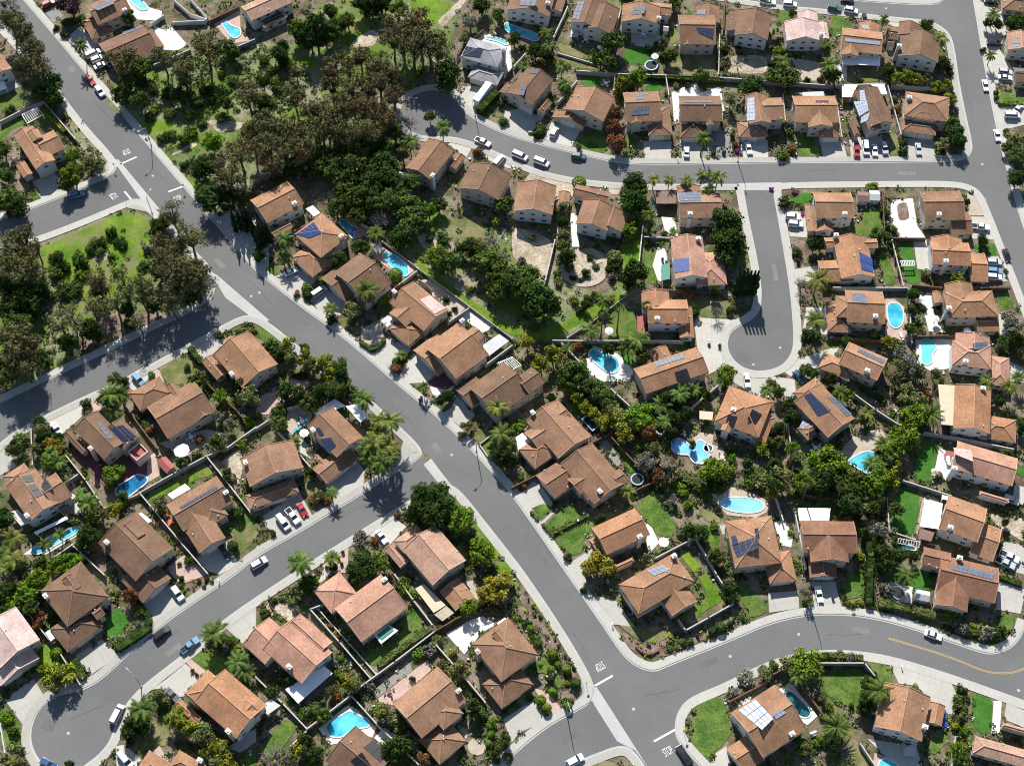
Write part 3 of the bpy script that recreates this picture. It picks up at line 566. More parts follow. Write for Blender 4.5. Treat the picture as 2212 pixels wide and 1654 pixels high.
 ('pinkpave', '31', [(1030,1090),(1330,850),(1480,740),(1540,800),(1180,1130)]), ('gravel', '31', [(1000,1010),(1330,760),(1350,830),(1030,1080)]), ('*tanpave', '31', (1910,1485,80,76)), ('whitepave', '31', [(1640,510),(1860,390),(1960,360),(2080,430),(1950,500),(1800,690)]),
 ('concrete', '32', [(-80,1250),(190,1080),(310,1250),(60,1370),(0,1450)]), ('grass', '31', [(60,1470),(250,1240),(380,1290),(240,1480),(100,1620)]), ('dirt', '31', [(130,280),(280,230),(440,330),(280,420)]), ('pinkpave', '31', [(70,240),(100,230),(160,370),(130,370)]), ('tanpave', '31', [(1740,1290),(1830,1340),(1800,1520),(1790,1450)]), ('concrete', '31', [(600,-60),(650,0),(500,120),(520,60)]),
 ('drylawn', '32', [(900,420),(980,380),(1100,490),(1260,430),(1320,500),(1470,470),(1270,590),(1090,570)]), ('mulch', '32', [(880,430),(1090,580),(1270,590),(1480,490),(1900,270),(2030,370),(1340,720),(1080,680),(920,560)]), ('concrete', '32', [(600,150),(900,230),(1060,450),(880,430),(790,390)]),
 ('grass', '32', [(1570,1160),(1600,1130),(1780,1040),(1850,1130),(1910,1380),(1640,1640),(1540,1480)]), ('concrete', '32', [(1750,1550),(1850,1480),(1900,1654),(1700,1680)]), ('grass', '32', [(1930,80),(2110,140),(2212,330),(2050,380),(1980,230)]), ('grass', '32', [(200,850),(280,700),(450,930),(400,1000),(300,850)]),
 ('pinkpave', '32', [(190,980),(300,1010),(460,1190),(340,1250)]), ('mulch', '32', [(20,150),(70,130),(570,880),(520,900)]), ('brightgrass', '32', [(-30,0),(70,90),(30,140),(-20,120)]), ('mulch', '32', [(380,1020),(520,960),(550,1060),(460,1150)]), ('drylawn', '32', [(680,1660),(760,1600),(880,1620),(960,1700),(680,1720)]),
 ('grass', '33', [(430,850),(840,780),(830,1220),(760,1180),(450,1010)]), ('grass', '33', [(840,740),(1030,770),(1080,940),(1060,1060),(930,870)]), ('grass', '33', [(1115,790),(1240,830),(1220,940),(1120,920)]), ('concrete', '33', [(1030,740),(1580,930),(1640,1060),(1610,1210),(1520,1200),(1280,960),(1130,940)]),
 ('turf', '33', [(1770,1010),(1950,1080),(1920,1380),(1830,1370),(1760,1280)]), ('concrete', '33', [(2060,1110),(2230,1180),(2230,1330),(2040,1250)]), ('whitepave', '33', [(1950,1090),(2020,1090),(2000,1370),(1930,1370)]), ('concrete', '33', [(0,160),(260,140),(270,290),(10,330)]),
 ('concrete', '33', [(370,60),(580,60),(640,300),(400,290)]), ('whitepave', '33', [(-20,1060),(190,930),(430,1220),(340,1300)]), ('pinkpave', '33', [(920,1540),(1110,1600),(1180,1680),(900,1680)]), ('grass', '33', [(1790,390),(1950,420),(2080,330),(2140,360),(2120,460),(2060,520),(1900,460)]),
 ('concrete', '33', [(1990,50),(2230,130),(2180,340),(1970,300)]), ('whitepave', '33', [(1050,60),(1250,110),(1240,250),(1050,220)]), ('grass', '33', [(1380,1520),(1400,1410),(1590,1350),(1560,1430),(1440,1560)]), ('drylawn', '33', [(430,1010),(680,1200),(740,1400),(900,1680),(760,1680),(640,1400)]), ('concrete', '33', [(860,1420),(1280,1480),(1340,1680),(1180,1680),(980,1540)]),
]
YARD += [('pinkpave', '21', [(20,140),(70,95),(440,-10),(480,20),(140,200),(40,220)]), ('pinkpave', '21', [(10,205),(180,190),(110,275),(0,265)]), ('mulch', '21', [(120,60),(430,-60),(470,-30),(90,90)]), ('pinkpave', '11', [(275,1640),(365,1580),(480,1654),(420,1690),(300,1690)])]
NAMES = dict(meadow='meadow', brightgrass='grass', grass='lawn', drylawn='lawn', turf='lawn', greencover='lawn', dirt='bare_ground', mulch='planting_bed', gravel='gravel',
             concrete='driveway', whitepave='patio', pinkpave='patio', tanpave='patio', maroon='patio')
for kd, t, pts in YARD:
    if kd[0] == '*':
        x, y, a, b = pts; kd = kd[1:]
        pts = [(x + a * math.cos(i * math.pi / 14), y + b * math.sin(i * math.pi / 14)) for i in range(28)]
    rnd = 1 if kd in ('meadow', 'brightgrass', 'dirt', 'grass', 'drylawn', 'mulch') else (1 if kd == 'turf' else 0)
    sheet(NAMES[kd], [tl(t, *p) for p in pts], kd, rnd=rnd, occ=kd not in ('meadow', 'mulch', 'gravel'))
# ring path of the wheel shaped garden
rc = [tl('12', 625 + 190 * math.cos(a * math.pi / 16), 665 + 145 * math.sin(a * math.pi / 16)) for a in range(-6, 18)]
def strip(pts, w, name, m, z=0.11):
    q = [W(x, y).xy for x, y in pts]; L, R = [], []
    for i in range(len(q)):
        d = (q[min(i + 1, len(q) - 1)] - q[max(i - 1, 0)]).normalized(); nn = Vector((-d.y, d.x)) * w / 2
        L.append(q[i] + nn); R.append(q[i] - nn)
    mb = MB(); mb.slab(L + R[::-1], -0.05, z); o = mb.build(name, M[m]); o['kind'] = 'structure'
strip(rc, 1.5, 'garden_path', 'tanpave', 0.200)
strip([tl('12', *p) for p in ((440, 700), (560, 720), (660, 640), (800, 590))], 1.3, 'garden_path', 'tanpave', 0.204)
strip([tl('12', *p) for p in ((560, 500), (600, 620), (700, 700), (760, 760))], 1.3, 'garden_path', 'tanpave', 0.208)
# ---------------------------------------------------------------- houses
# wing: (type, eave height, x1, y1, x2, y2) = opposite eave corners as traced; type g/h = gable/hip, u/v = ridge along/across the house direction, f = flat
PITCH_R = 0.36; OV = 0.45
win_cache = {}
def window_mesh(w, h):
    key = (w, h)
    if key not in win_cache:
        mb = MB(); t = .09
        for (a, b, c, d) in ((-w/2, -h/2, w/2, -h/2 + t), (-w/2, h/2 - t, w/2, h/2), (-w/2, -h/2 + t, -w/2 + t, h/2 - t), (w/2 - t, -h/2 + t, w/2, h/2 - t), (-t/3, -h/2 + t, t/3, h/2 - t)):
            mb.add([(a, -.02, b), (c, -.02, b), (c, -.02, d), (a, -.02, d), (a, .07, b), (c, .07, b), (c, .07, d), (a, .07, d)],
                   [(4, 5, 6, 7)[::-1], (0, 4, 7, 3), (1, 2, 6, 5), (3, 7, 6, 2), (0, 1, 5, 4)][0:5], 0)
        me1 = bpy.data.meshes.new('window'); me1.from_pydata(mb.v, [], mb.f); me1.materials.append(M['trim'])
        me2 = bpy.data.meshes.new('pane'); me2.from_pydata([(-w/2 + t, .03, -h/2 + t), (w/2 - t, .03, -h/2 + t), (w/2 - t, .03, h/2 - t), (-w/2 + t, .03, h/2 - t)], [], [(0, 3, 2, 1)]); me2.materials.append(M['glass'])
        win_cache[key] = (me1, me2)
    return win_cache[key]
def house(nick, look, t, d, wings, col='b', wall='stucco', panels=(), chim=(), garage=(), covers=()):
    a, b = TW(t, d[0], d[1]).xy, TW(t, d[2], d[3]).xy
    u = (b - a).normalized(); v = Vector((-u.y, u.x))
    R = []
    for w in wings:
        ty, h, x1, y1, x2, y2 = w
        p, q = TW(t, x1, y1, h).xy, TW(t, x2, y2, h).xy
        c = (p + q) / 2; dd = q - p
        lu, lv = abs(dd.dot(u)) / 2, abs(dd.dot(v)) / 2
        ax, hx, hy = (u, lu, lv) if ty[1:] != 'v' else (v, lv, lu)
        R.append([ty, h, c, ax, hx, hy])
    big = max(R, key=lambda r: r[4] * r[5])
    root = empty('house', (big[2].x, big[2].y, 0))
    NICKS.append((nick, big[2].copy()))
    off = Vector((big[2].x, big[2].y, 0))
    planes = []
    wm = MB()
    def inside(p, skip, z):
        for i, r in enumerate(R):
            if i == skip or r[1] < z: continue
            e = p - r[2]; vv = Vector((-r[3].y, r[3].x))
            if abs(e.dot(r[3])) < r[4] - OV + .5 and abs(e.dot(vv)) < r[5] - OV + .5: return True
        return False
    for wi, (ty, h, c, ax, hx, hy) in enumerate(R):
        ay = Vector((-ax.y, ax.x)); h = h + wi * 0.013
        P = lambda x, y, z: (c.x + ax.x * x + ay.x * y, c.y + ax.y * x + ay.y * y, z)
        ix, iy = max(hx - OV, .3), max(hy - OV, .3)
        occupy([P(-ix, -iy, 0), P(ix, -iy, 0), P(ix, iy, 0), P(-ix, iy, 0)])
        rb = MB()
        if ty == 'f':
            wm.add([P(-hx, -hy, 0), P(hx, -hy, 0), P(hx, hy, 0), P(-hx, hy, 0), P(-hx, -hy, h), P(hx, -hy, h), P(hx, hy, h), P(-hx, hy, h)],
                   [(0, 1, 5, 4), (1, 2, 6, 5), (2, 3, 7, 6), (3, 0, 4, 7)])
            for s0, s1, t0, t1 in ((-hx, hx, -hy, -hy + .25), (-hx, hx, hy - .25, hy), (-hx, -hx + .25, -hy + .25, hy - .25), (hx - .25, hx, -hy + .25, hy - .25)):
                wm.box(c + ax * (s0 + s1) / 2 + ay * (t0 + t1) / 2, abs(s1 - s0) / 2, abs(t1 - t0) / 2, h - .3, h + .7, ax)
            rb.add([P(-hx + .25, -hy + .25, h), P(hx - .25, -hy + .25, h), P(hx - .25, hy - .25, h), P(-hx + .25, hy - .25, h)], [(0, 1, 2, 3)])
            rb.build('terrace', M['redcover'], root, None)
            continue
        r = hy * PITCH_R; th = .22
        if ty[0] == 'g':
            top = [P(-hx, -hy, h), P(hx, -hy, h), P(hx, hy, h), P(-hx, hy, h), P(-hx, 0, h + r), P(hx, 0, h + r)]
            bot = [(x, y, z - th) for x, y, z in top]
            rb.add(top + bot, [(0, 1, 5, 4), (2, 3, 4, 5), (7, 6, 10, 11), (9, 8, 11, 10), (1, 0, 6, 7), (3, 2, 8, 9), (0, 4, 10, 6), (4, 3, 9, 10), (2, 5, 11, 8), (5, 1, 7, 11)])
            planes += [[top[i] for i in (0, 1, 5, 4)], [top[i] for i in (2, 3, 4, 5)]]
            caps = [(top[4], top[5])] + [(top[0], top[4]), (top[3], top[4]), (top[1], top[5]), (top[2], top[5])]
            e0 = h + PITCH_R * OV - th - .01; ap = h + r - th - .01
            wm.add([P(-ix, -iy, 0), P(ix, -iy, 0), P(ix, iy, 0), P(-ix, iy, 0), P(-ix, -iy, e0), P(ix, -iy, e0), P(ix, iy, e0), P(-ix, iy, e0), P(-ix, 0, ap), P(ix, 0, ap)],
                   [(0, 1, 5, 4), (2, 3, 7, 6), (1, 2, 6, 9, 5), (3, 0, 4, 8, 7)])
        else:
            k = min(hx, hy); r = k * PITCH_R
            if hx >= hy: ra, rb2 = P(-(hx - hy) - .01, 0, h + r), P(hx - hy + .01, 0, h + r)
            else: ra, rb2 = P(0, -(hy - hx), h + r), P(0, hy - hx, h + r)
            top = [P(-hx, -hy, h), P(hx, -hy, h), P(hx, hy, h), P(-hx, hy, h), ra, rb2]
            bot = [(x, y, z - th) for x, y, z in top[:4]]
            if hx >= hy: fs = [(0, 1, 5, 4), (2, 3, 4, 5), (3, 0, 4), (1, 2, 5)]
            else: fs = [(0, 1, 4), (2, 3, 5), (3, 0, 4, 5), (1, 2, 5, 4)]
            rb.add(top + bot, fs + [(9, 8, 7, 6), (1, 0, 6, 7), (3, 2, 8, 9), (0, 3, 9, 6), (2, 1, 7, 8)])
            planes += [[top[i] for i in f] for f in fs]
            caps = [(ra, rb2)] + ([(top[0], ra), (top[3], ra), (top[1], rb2), (top[2], rb2)] if hx >= hy else [(top[0], ra), (top[1], ra), (top[2], rb2), (top[3], rb2)])
            wm.add([P(-ix, -iy, 0), P(ix, -iy, 0), P(ix, iy, 0), P(-ix, iy, 0), P(-ix, -iy, h - .05), P(ix, -iy, h - .05), P(ix, iy, h - .05), P(-ix, iy, h - .05)],
                   [(0, 1, 5, 4), (1, 2, 6, 5), (2, 3, 7, 6), (3, 0, 4, 7)])
        ro = rb.build('roof', M['roof_' + col], root)
        cm = MB()
        for p, q in caps:
            p, q = Vector(p), Vector(q)
            if (q - p).length > .6:
                e = (q - p).normalized() * .02
                cm.tube([p + e + Vector((0, 0, .02)), q - e + Vector((0, 0, .02))], [.15, .15], 5)
        co = cm.build('ridge_tiles', M['ridge_' + col], ro, None)
    wo = wm.build('wall', M[wall], root)
    # windows
    spots = []
    for wi, (ty, h, c, ax, hx, hy) in enumerate(R):
        if ty == 'f': continue
        ay = Vector((-ax.y, ax.x))
        for nrm, tang, dist, half in ((ax, ay, hx - OV, hy - OV), (-ax, -ay, hx - OV, hy - OV), (ay, -ax, hy - OV, hx - OV), (-ay, ax, hy - OV, hx - OV)):
            n = max(1, int(half * 2 / 3.4))
            for lv in ([1.45, 4.15] if h > 4.8 else [1.45]):
                for i in range(n):
                    p = c + nrm * dist + tang * ((i + .5) / n * 2 - 1) * half * .92
                    if half < 1.2 or inside(p, wi, lv + .6): continue
                    spots.append((-nrm.y + random.random() * .5, p, nrm, lv))
    gpos = []
    for gx, gy in garage:
        g = TW(t, gx, gy, 1.2).xy; best = None
        for wi, (ty, h, c, ax, hx, hy) in enumerate(R):
            if ty == 'f': continue
            ay = Vector((-ax.y, ax.x))
            for nrm, tang, dist, half in ((ax, ay, hx - OV, hy - OV), (-ax, -ay, hx - OV, hy - OV), (ay, -ax, hy - OV, hx - OV), (-ay, ax, hy - OV, hx - OV)):
                f = c + nrm * dist; s = max(-half + 2.2, min(half - 2.2, (g - f).dot(tang))) if half > 2.2 else 0
                pt = f + tang * s; dd = (pt - g).length
                if half > 1.6 and (best is None or dd < best[0]): best = (dd, pt, nrm, min(2.45, half - .3))
        if best:
            _, p, nrm, hw = best; gpos.append(p)
            mb = MB(); tg = Vector((nrm.y, -nrm.x))
            for j in range(4):
                z0 = .05 + j * .55
                mb.box(p + nrm * .03, hw, .05, z0, z0 + .53, tg)
            mb.build('garage_door', M['trim'], root)
    spots.sort(key=lambda s: -s[0])
    for _, p, nrm, lv in spots[:12]:
        if lv < 2 and any((p - g).length < 3.4 for g in gpos): continue
        m1, m2 = window_mesh(1.5 if lv < 2 else 1.25, 1.25 if lv < 2 else 1.1)
        o = bpy.data.objects.new('window', m1); COL.objects.link(o); o.parent = root
        o.location = (p.x - off.x, p.y - off.y, lv); o.rotation_euler = (0, 0, math.atan2(nrm.y, nrm.x) - math.pi / 2)
        g = bpy.data.objects.new('pane', m2); COL.objects.link(g); g.parent = o
    # chimneys and vents
    for cx, cy in chim:
        hz = R[0][1] + 1.9; p = TW(t, cx, cy, hz)
        mb = MB(); mb.box(p, .62, .45, 0, hz - .25, u); mb.box(p, .75, .58, hz - .25, hz, u); mb.box(p, .3, .25, hz, hz + .22, u)
        mb.build('chimney', M[wall if wall != 'stucco' else 'stucco_white'], root)
    def on_roof(x, y):
        X, Y = tl(t, x, y); dr = ray(X, Y); o = Vector((0, 0, CAM_H)); best = None
        for pl in planes:
            for i in range(1, len(pl) - 1):
                h = geometry.intersect_ray_tri(Vector(pl[0]), Vector(pl[i]), Vector(pl[i + 1]), dr, o, True)
                if h is not None and (best is None or (h - o).length < best[0]): best = ((h - o).length, h, pl)
        return best
    for pn in panels:
        kind, nx, ny, q = pn
        cx, cy = sum(p[0] for p in q) / 4, sum(p[1] for p in q) / 4
        hit = on_roof(cx, cy)
        if not hit: continue
        pl = hit[2]; nrm = (Vector(pl[1]) - Vector(pl[0])).cross(Vector(pl[2]) - Vector(pl[0])).normalized()
        if nrm.z < 0: nrm = -nrm
        pts = []
        for x, y in q:
            dr = ray(*tl(t, x, y)); o = Vector((0, 0, CAM_H)); k = (Vector(pl[0]) - o).dot(nrm) / dr.dot(nrm); pts.append(o + dr * k + nrm * .13)
        if kind == 'patch':
            mb = MB(); mb.add([p + nrm * 0 for p in pts] + [p - nrm * .1 for p in pts], [(0, 1, 2, 3), (7, 6, 5, 4), (0, 4, 5, 1), (1, 5, 6, 2), (2, 6, 7, 3), (3, 7, 4, 0)]); mb.build('roof_patch', M['roof_p'], root); continue
        for i in range(nx):
            for j in range(ny):
                def bl(a, b): return (pts[0] * (1 - a) + pts[1] * a) * (1 - b) + (pts[3] * (1 - a) + pts[2] * a) * b
                g = .035
                w4 = [bl((i + g) / nx, (j + g) / ny), bl((i + 1 - g) / nx, (j + g) / ny), bl((i + 1 - g) / nx, (j + 1 - g) / ny), bl((i + g) / nx, (j + 1 - g) / ny)]
                mb = MB(); mb.add(w4 + [p - nrm * .08 for p in w4], [(0, 1, 2, 3), (7, 6, 5, 4), (0, 4, 5, 1), (1, 5, 6, 2), (2, 6, 7, 3), (3, 7, 4, 0)])
                if (w4[1] - w4[0]).cross(w4[3] - w4[0]).z < 0: mb.f = [f[::-1] for f in mb.f]
                mb.build('solar_panel', M[kind], root)
    for cv in covers:
        m, h, q = cv
        w4 = [TW(t, x, y, h) for x, y in q]
        mb = MB(); mb.slab([(p.x, p.y) for p in w4], h - .16, h)
        cc = sum((p for p in w4), Vector()) / len(w4)
        for p in w4:
            e = p + (cc - p).normalized() * .4; mb.box(e, .09, .09, 0, h - .16)
        mb.build('patio_cover', M[m], root)
        occupy(w4)
    # plumbing vents
    vm = MB(); nv = 0
    for _ in range(12):
        pl = random.choice(planes)
        a, b = random.random(), random.random()
        p = (Vector(pl[0]) * (1 - a) + Vector(pl[1]) * a) * (1 - b) + (Vector(pl[-1]) * (1 - a) + Vector(pl[2]) * a) * b
        if nv < 2 and all(on_roof_free(p, R)  for _ in (0,)):
            nb = MB(); nb.box(p, .14, .14, p.z - .2, p.z + .4); nb.build('roof_vent', M['trim'], root); nv += 1
    root['category'] = 'house'; root['label'] = (look + ', ' + nick).replace(',,', ',')
    return root
def on_roof_free(p, R):
    n = 0
    for r in R:
        e = Vector((p.x, p.y)) - r[2]; vv = Vector((-r[3].y, r[3].x))
        if abs(e.dot(r[3])) < r[4] and abs(e.dot(vv)) < r[5]: n += 1
    return n == 1
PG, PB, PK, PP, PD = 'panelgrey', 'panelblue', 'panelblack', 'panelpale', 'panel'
HS = [
 # --- top left
 ('house by top left pool', 'brown roof with grey panel strips', '00', (920,190,1140,100), [('gu',5.4,745,50,1140,100),('hu',2.9,700,185,985,270)], 'b','stucco',[(PG,4,2,[(785,70),(935,5),(1000,30),(850,95)])],[(1075,80)],[(770,310)],[]),
 ('house with three white driveway cars', 'wide low brown roof', '00', (850,380,1230,215), [('gu',3.0,850,380,1390,455),('gv',3.4,1200,300,1420,400)], 'b','stucco',[(PG,5,1,[(1055,285),(1215,222),(1235,240),(1085,300)])],[],[(855,430)],[]),
 ('house cut by upper left edge', 'orange roof and white walls', '00', (0,460,110,600), [('gu',5.3,0,460,-50,676)], 'o','stucco_white',[],[],[],[('white',2.6,[(-60,740),(30,700),(60,760),(-40,800)])]),
 ('house inside the left block wall', 'orange gabled roof and white walls', '00', (115,1165,300,1455), [('gu',5.4,115,1165,480,1385),('gv',5.2,300,1200,560,1285),('gu',6.7,235,1150,372,1185),('gu',2.9,135,1430,285,1500)], 'o','stucco_white',[],[],[(390,1470)],[]),
 ('white gabled house beside angular pool', 'pinkish brown roof', '01', (0,165,320,20), [('gu',5.3,-130,60,320,20),('gu',2.9,30,190,270,150)], 't','stucco_white',[(PK,6,1,[(50,188),(205,100),(250,148),(95,228)])],[],[],[]),
 ('house by the white motorhome', 'grey hip roof', '01', (1770,490,2090,580), [('hv',5.4,1765,495,2170,415),('hu',2.9,1830,670,2140,630)], 'g','stucco_white',[(PD,5,2,[(1815,400),(1965,430),(1935,500),(1780,480)])],[(2140,420)],[(1900,760)],[]),
 # --- below the curved street
 ('first house below curved street', 'brown gabled roof and white chimney', '01', (1510,1560,1710,1300), [('gu',5.4,1290,1450,1715,1300),('gu',2.9,1650,1430,1810,1355)], 'b','stucco',[],[(1525,1510)],[(1750,1300)],[('greycover',2.6,[(1240,1480),(1310,1510),(1290,1560),(1235,1550)]),('redcover',2.6,[(1300,1520),(1350,1500),(1340,1550),(1290,1560)])]),
 ('second house below curved street', 'brown roof with small southern wing', '01', (1750,1625,1880,1365), [('gu',5.4,1750,1625,2205,1510),('gv',5.2,1870,1400,2110,1520)], 'b','stucco',[],[],[(2030,1420)],[]),
 ('third house below curved street', 'light brown gabled roof', '12', (0,165,340,200), [('gv',5.4,50,-80,350,205),('gv',2.8,405,0,490,130)], 'b','stucco_white',[],[],[],[]),
 ('fourth house below curved street', 'light brown roof with eastern wing', '12', (575,285,820,345), [('gv',5.4,620,70,825,345),('gv',4.2,760,130,955,355),('gu',4.0,560,-60,820,110)], 'b','stucco_white',[],[],[],[]),
 # --- above the curved street, left to right
 ('first house above curved street', 'brown roof with scattered dark panels', '02', (180,905,360,690), [('gu',5.4,-50,800,360,690),('gu',2.9,-115,795,60,770),('gu',2.9,200,950,350,890)], 'b','stucco',[(PD,2,2,[(15,690),(50,640),(80,650),(40,720)]),(PD,2,2,[(90,720),(130,745),(100,830),(55,825)]),(PD,2,2,[(170,600),(230,600),(215,640),(155,640)])],[],[(150,990)],[]),
 ('second house above curved street', 'plain light brown gabled roof', '02', (800,1030,890,850), [('gu',5.4,450,945,890,850),('gu',2.8,345,1010,650,1040)], 'b','stucco',[],[],[(470,1090)],[('redcover',2.6,[(800,790),(880,830),(890,880),(840,830)])]),
 ('third house above curved street', 'brown roof with two grey panel groups', '02', (1130,1170,1390,1160), [('gu',5.4,960,800,1290,1045),('hv',2.9,1150,930,1390,1170),('gv',5.2,1010,960,1130,1062),('gu',6.6,1050,850,1190,905)], 'b','stucco',[(PG,3,2,[(1080,812),(1150,805),(1140,860),(1065,868)]),(PG,5,2,[(1040,945),(1190,910),(1180,990),(1030,1000)])],[],[(1250,1190)],[]),
 ('fourth house above curved street', 'roof with long narrow panel strip', '02', (1435,900,1815,900), [('gu',5.4,1440,830,1815,1050),('hv',2.9,1440,1010,1680,1190),('gv',5.2,1670,990,1745,1085)], 'b','stucco',[(PG,9,1,[(1480,872),(1730,872),(1730,888),(1480,888)])],[],[(1550,1205)],[]),
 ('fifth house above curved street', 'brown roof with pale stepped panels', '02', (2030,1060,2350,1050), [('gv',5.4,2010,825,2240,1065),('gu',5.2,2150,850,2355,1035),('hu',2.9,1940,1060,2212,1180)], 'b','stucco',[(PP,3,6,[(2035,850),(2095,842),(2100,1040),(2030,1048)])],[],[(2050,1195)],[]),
 ('sixth house above curved street', 'brown hipped roof with pink cover', '03', (205,930,600,930), [('gu',5.4,210,830,605,1060),('gv',5.3,330,960,560,1100),('hv',2.9,425,1040,632,1188)], 'o','stucco',[(PD,4,1,[(410,870),(520,870),(530,888),(410,888)])],[],[(540,1205)],[('greycover',2.7,[(260,800),(480,790),(500,860),(350,860)])]),
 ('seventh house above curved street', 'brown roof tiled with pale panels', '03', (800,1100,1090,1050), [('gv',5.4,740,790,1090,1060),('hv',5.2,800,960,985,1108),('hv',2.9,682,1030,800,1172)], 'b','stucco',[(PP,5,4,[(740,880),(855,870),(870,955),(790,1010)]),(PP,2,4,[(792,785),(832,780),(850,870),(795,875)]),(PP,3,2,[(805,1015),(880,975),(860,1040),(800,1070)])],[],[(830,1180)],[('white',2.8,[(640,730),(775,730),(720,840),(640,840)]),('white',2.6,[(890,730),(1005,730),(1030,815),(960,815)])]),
 ('eighth house above curved street', 'brown hip roof with triple garage', '03', (1240,1010,1560,1055), [('hv',5.4,1190,790,1560,1055),('hv',5.2,1250,930,1450,1050),('hu',2.9,1160,1030,1450,1175)], 'b','stucco',[],[(1225,835)],[(1225,1195),(1350,1195)],[]),
 # --- top row
 ('first house in the top row', 'brown roof with pale panels', '02', (0,95,320,150), [('gv',5.4,20,-130,320,150),('gv',2.9,330,-100,430,110)], 'b','stucco_white',[(PG,3,2,[(80,0),(220,-10),(200,55),(60,50)])],[(310,20)],[],[]),
 ('second house in the top row', 'brown roof with long panel column', '02', (510,195,850,270), [('gv',5.4,600,-60,735,250),('gv',5.2,690,30,860,300)], 'b','stucco_white',[(PG,2,5,[(570,15),(630,10),(580,170),(520,165)])],[],[],[('greycover',2.5,[(510,260),(580,260),(570,320),(505,320)])]),
 ('third house in the top row', 'brown roof above round lawn', '02', (930,190,1270,215), [('gv',5.4,955,40,1275,215),('gu',4.4,1150,20,1370,140)], 'o','stucco_white',[(PD,3,2,[(1048,65),(1155,55),(1145,120),(1035,135)])],[(1270,150)],[],[]),
 ('fourth house in the top row', 'brown roof with dark stepped panels', '02', (1425,200,1780,205), [('gu',5.4,1435,130,1760,388),('gv',2.9,1590,50,1800,205),('gv',5.2,1470,310,1560,392)], 'b','stucco',[(PD,4,2,[(1590,240),(1745,250),(1735,345),(1610,285)]),(PG,3,2,[(1605,90),(1675,85),(1670,130),(1595,130)])],[],[],[]),
 ('fifth house in the top row', 'plain brown gabled roof', '02', (1935,320,2190,360), [('gv',5.4,1960,85,2210,350),('gv',3.0,1880,94,2010,290)], 'b','stucco_white',[],[],[],[('greycover',2.4,[(1880,220),(1950,230),(1950,290),(1890,300)])]),
 ('sixth house in the top row', 'pale pink gabled roof', '03', (130,360,460,360), [('gv',5.4,140,190,460,355),('gv',3.0,250,105,440,225),('gv',3.6,430,195,530,340)], 'p','stucco_white',[],[(465,290)],[],[]),
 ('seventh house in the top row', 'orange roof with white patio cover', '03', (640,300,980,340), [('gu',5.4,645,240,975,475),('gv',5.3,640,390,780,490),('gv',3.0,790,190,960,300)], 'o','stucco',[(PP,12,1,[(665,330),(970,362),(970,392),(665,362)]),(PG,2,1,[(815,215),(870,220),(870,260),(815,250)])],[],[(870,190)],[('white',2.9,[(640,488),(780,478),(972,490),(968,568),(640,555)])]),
 ('eighth house in the top row', 'tall brown roof above yellow palms', '03', (1125,470,1360,510), [('gv',5.4,1150,270,1470,545),('gv',5.2,1135,188,1300,330),('gu',3.0,1290,280,1425,440),('gu',2.9,1030,230,1120,350)], 'b','stucco_white',[],[(1135,390)],[],[]),
 # --- east edge
 ('upper house on east edge', 'brown hip roof', '03', (2020,100,2330,140), [('hu',3.0,2025,-60,2330,120)], 'b','stucco',[],[],[],[]),
 ('middle house on east edge', 'pinkish roof with black panel', '03', (2060,280,2300,300), [('gv',5.2,2060,280,2300,450)], 't','stucco',[(PK,3,2,[(2105,335),(2180,335),(2180,425),(2100,425)])],[],[],[]),
 ('lower house on east edge', 'dark brown roof with grey panels', '03', (2120,600,2300,610), [('gu',3.2,2120,585,2320,720)], 'b','stucco',[(PG,3,1,[(2140,598),(2220,600),(2220,625),(2135,620)])],[],[],[]),
 # --- beside the central cul-de-sac
 ('first house left of central cul-de-sac', 'brown roof with grey panels', '12', (1430,100,1805,95), [('gu',5.4,1430,20,1812,228),('gv',3.0,1420,-45,1640,85)], 'b','stucco',[(PG,5,3,[(1430,15),(1620,0),(1640,88),(1450,85)])],[(1540,185)],[],[('browncover',2.8,[(1245,-5),(1415,-5),(1415,105),(1245,105)])]),
 ('second house left of central cul-de-sac', 'pink tan roof with blue panels', '12', (1350,750,1690,740), [('gv',5.4,1370,400,1690,745),('hu',3.2,1560,530,1860,805)], 't','stucco_white',[(PB,4,1,[(1395,585),(1530,570),(1530,690),(1405,710)])],[(1610,400)],[],[('greencover',2.6,[(1290,640),(1365,610),(1365,755),(1290,770)])]),
 ('third house left of central cul-de-sac', 'brown roof beside tall palms', '12', (1160,1005,1530,1005), [('gu',5.4,1165,935,1522,1140),('gv',5.2,1115,865,1365,1010),('gv',2.9,1430,1000,1575,1262)], 'o','stucco_white',[],[(1255,1090)],[(1570,1180)],[('redcover',2.6,[(1080,1080),(1150,1070),(1150,1230),(1085,1230)])]),
 ('fourth house left of central cul-de-sac', 'orange roof with slanted grey panels', '12', (1100,1590,1650,1400), [('gu',5.4,1050,1530,1700,1560),('gv',3.0,1190,1380,1385,1430)], 'o','stucco',[(PG,7,1,[(1225,1475),(1475,1402),(1500,1440),(1245,1518)]),(PK,3,1,[(1400,1560),(1510,1525),(1550,1635),(1430,1654)])],[],[],[]),
 ('first house right of central cul-de-sac', 'orange roof and white chimney', '13', (370,105,745,108), [('gu',5.4,390,10,742,232),('gv',2.9,315,120,420,348),('gv',3.0,400,275,565,348)], 'o','stucco_white',[],[(665,185)],[(325,220)],[]),
 ('second house right of central cul-de-sac', 'orange roof with blue panel bank', '13', (560,745,925,730), [('gv',4.4,560,400,925,738),('gu',3.2,485,400,740,480),('gu',3.0,430,600,740,772),('gu',4.2,780,415,950,490)], 'o','stucco_white',[(PB,4,2,[(785,520),(900,580),(910,705),(805,680)])],[(590,370)],[(440,690)],[]),
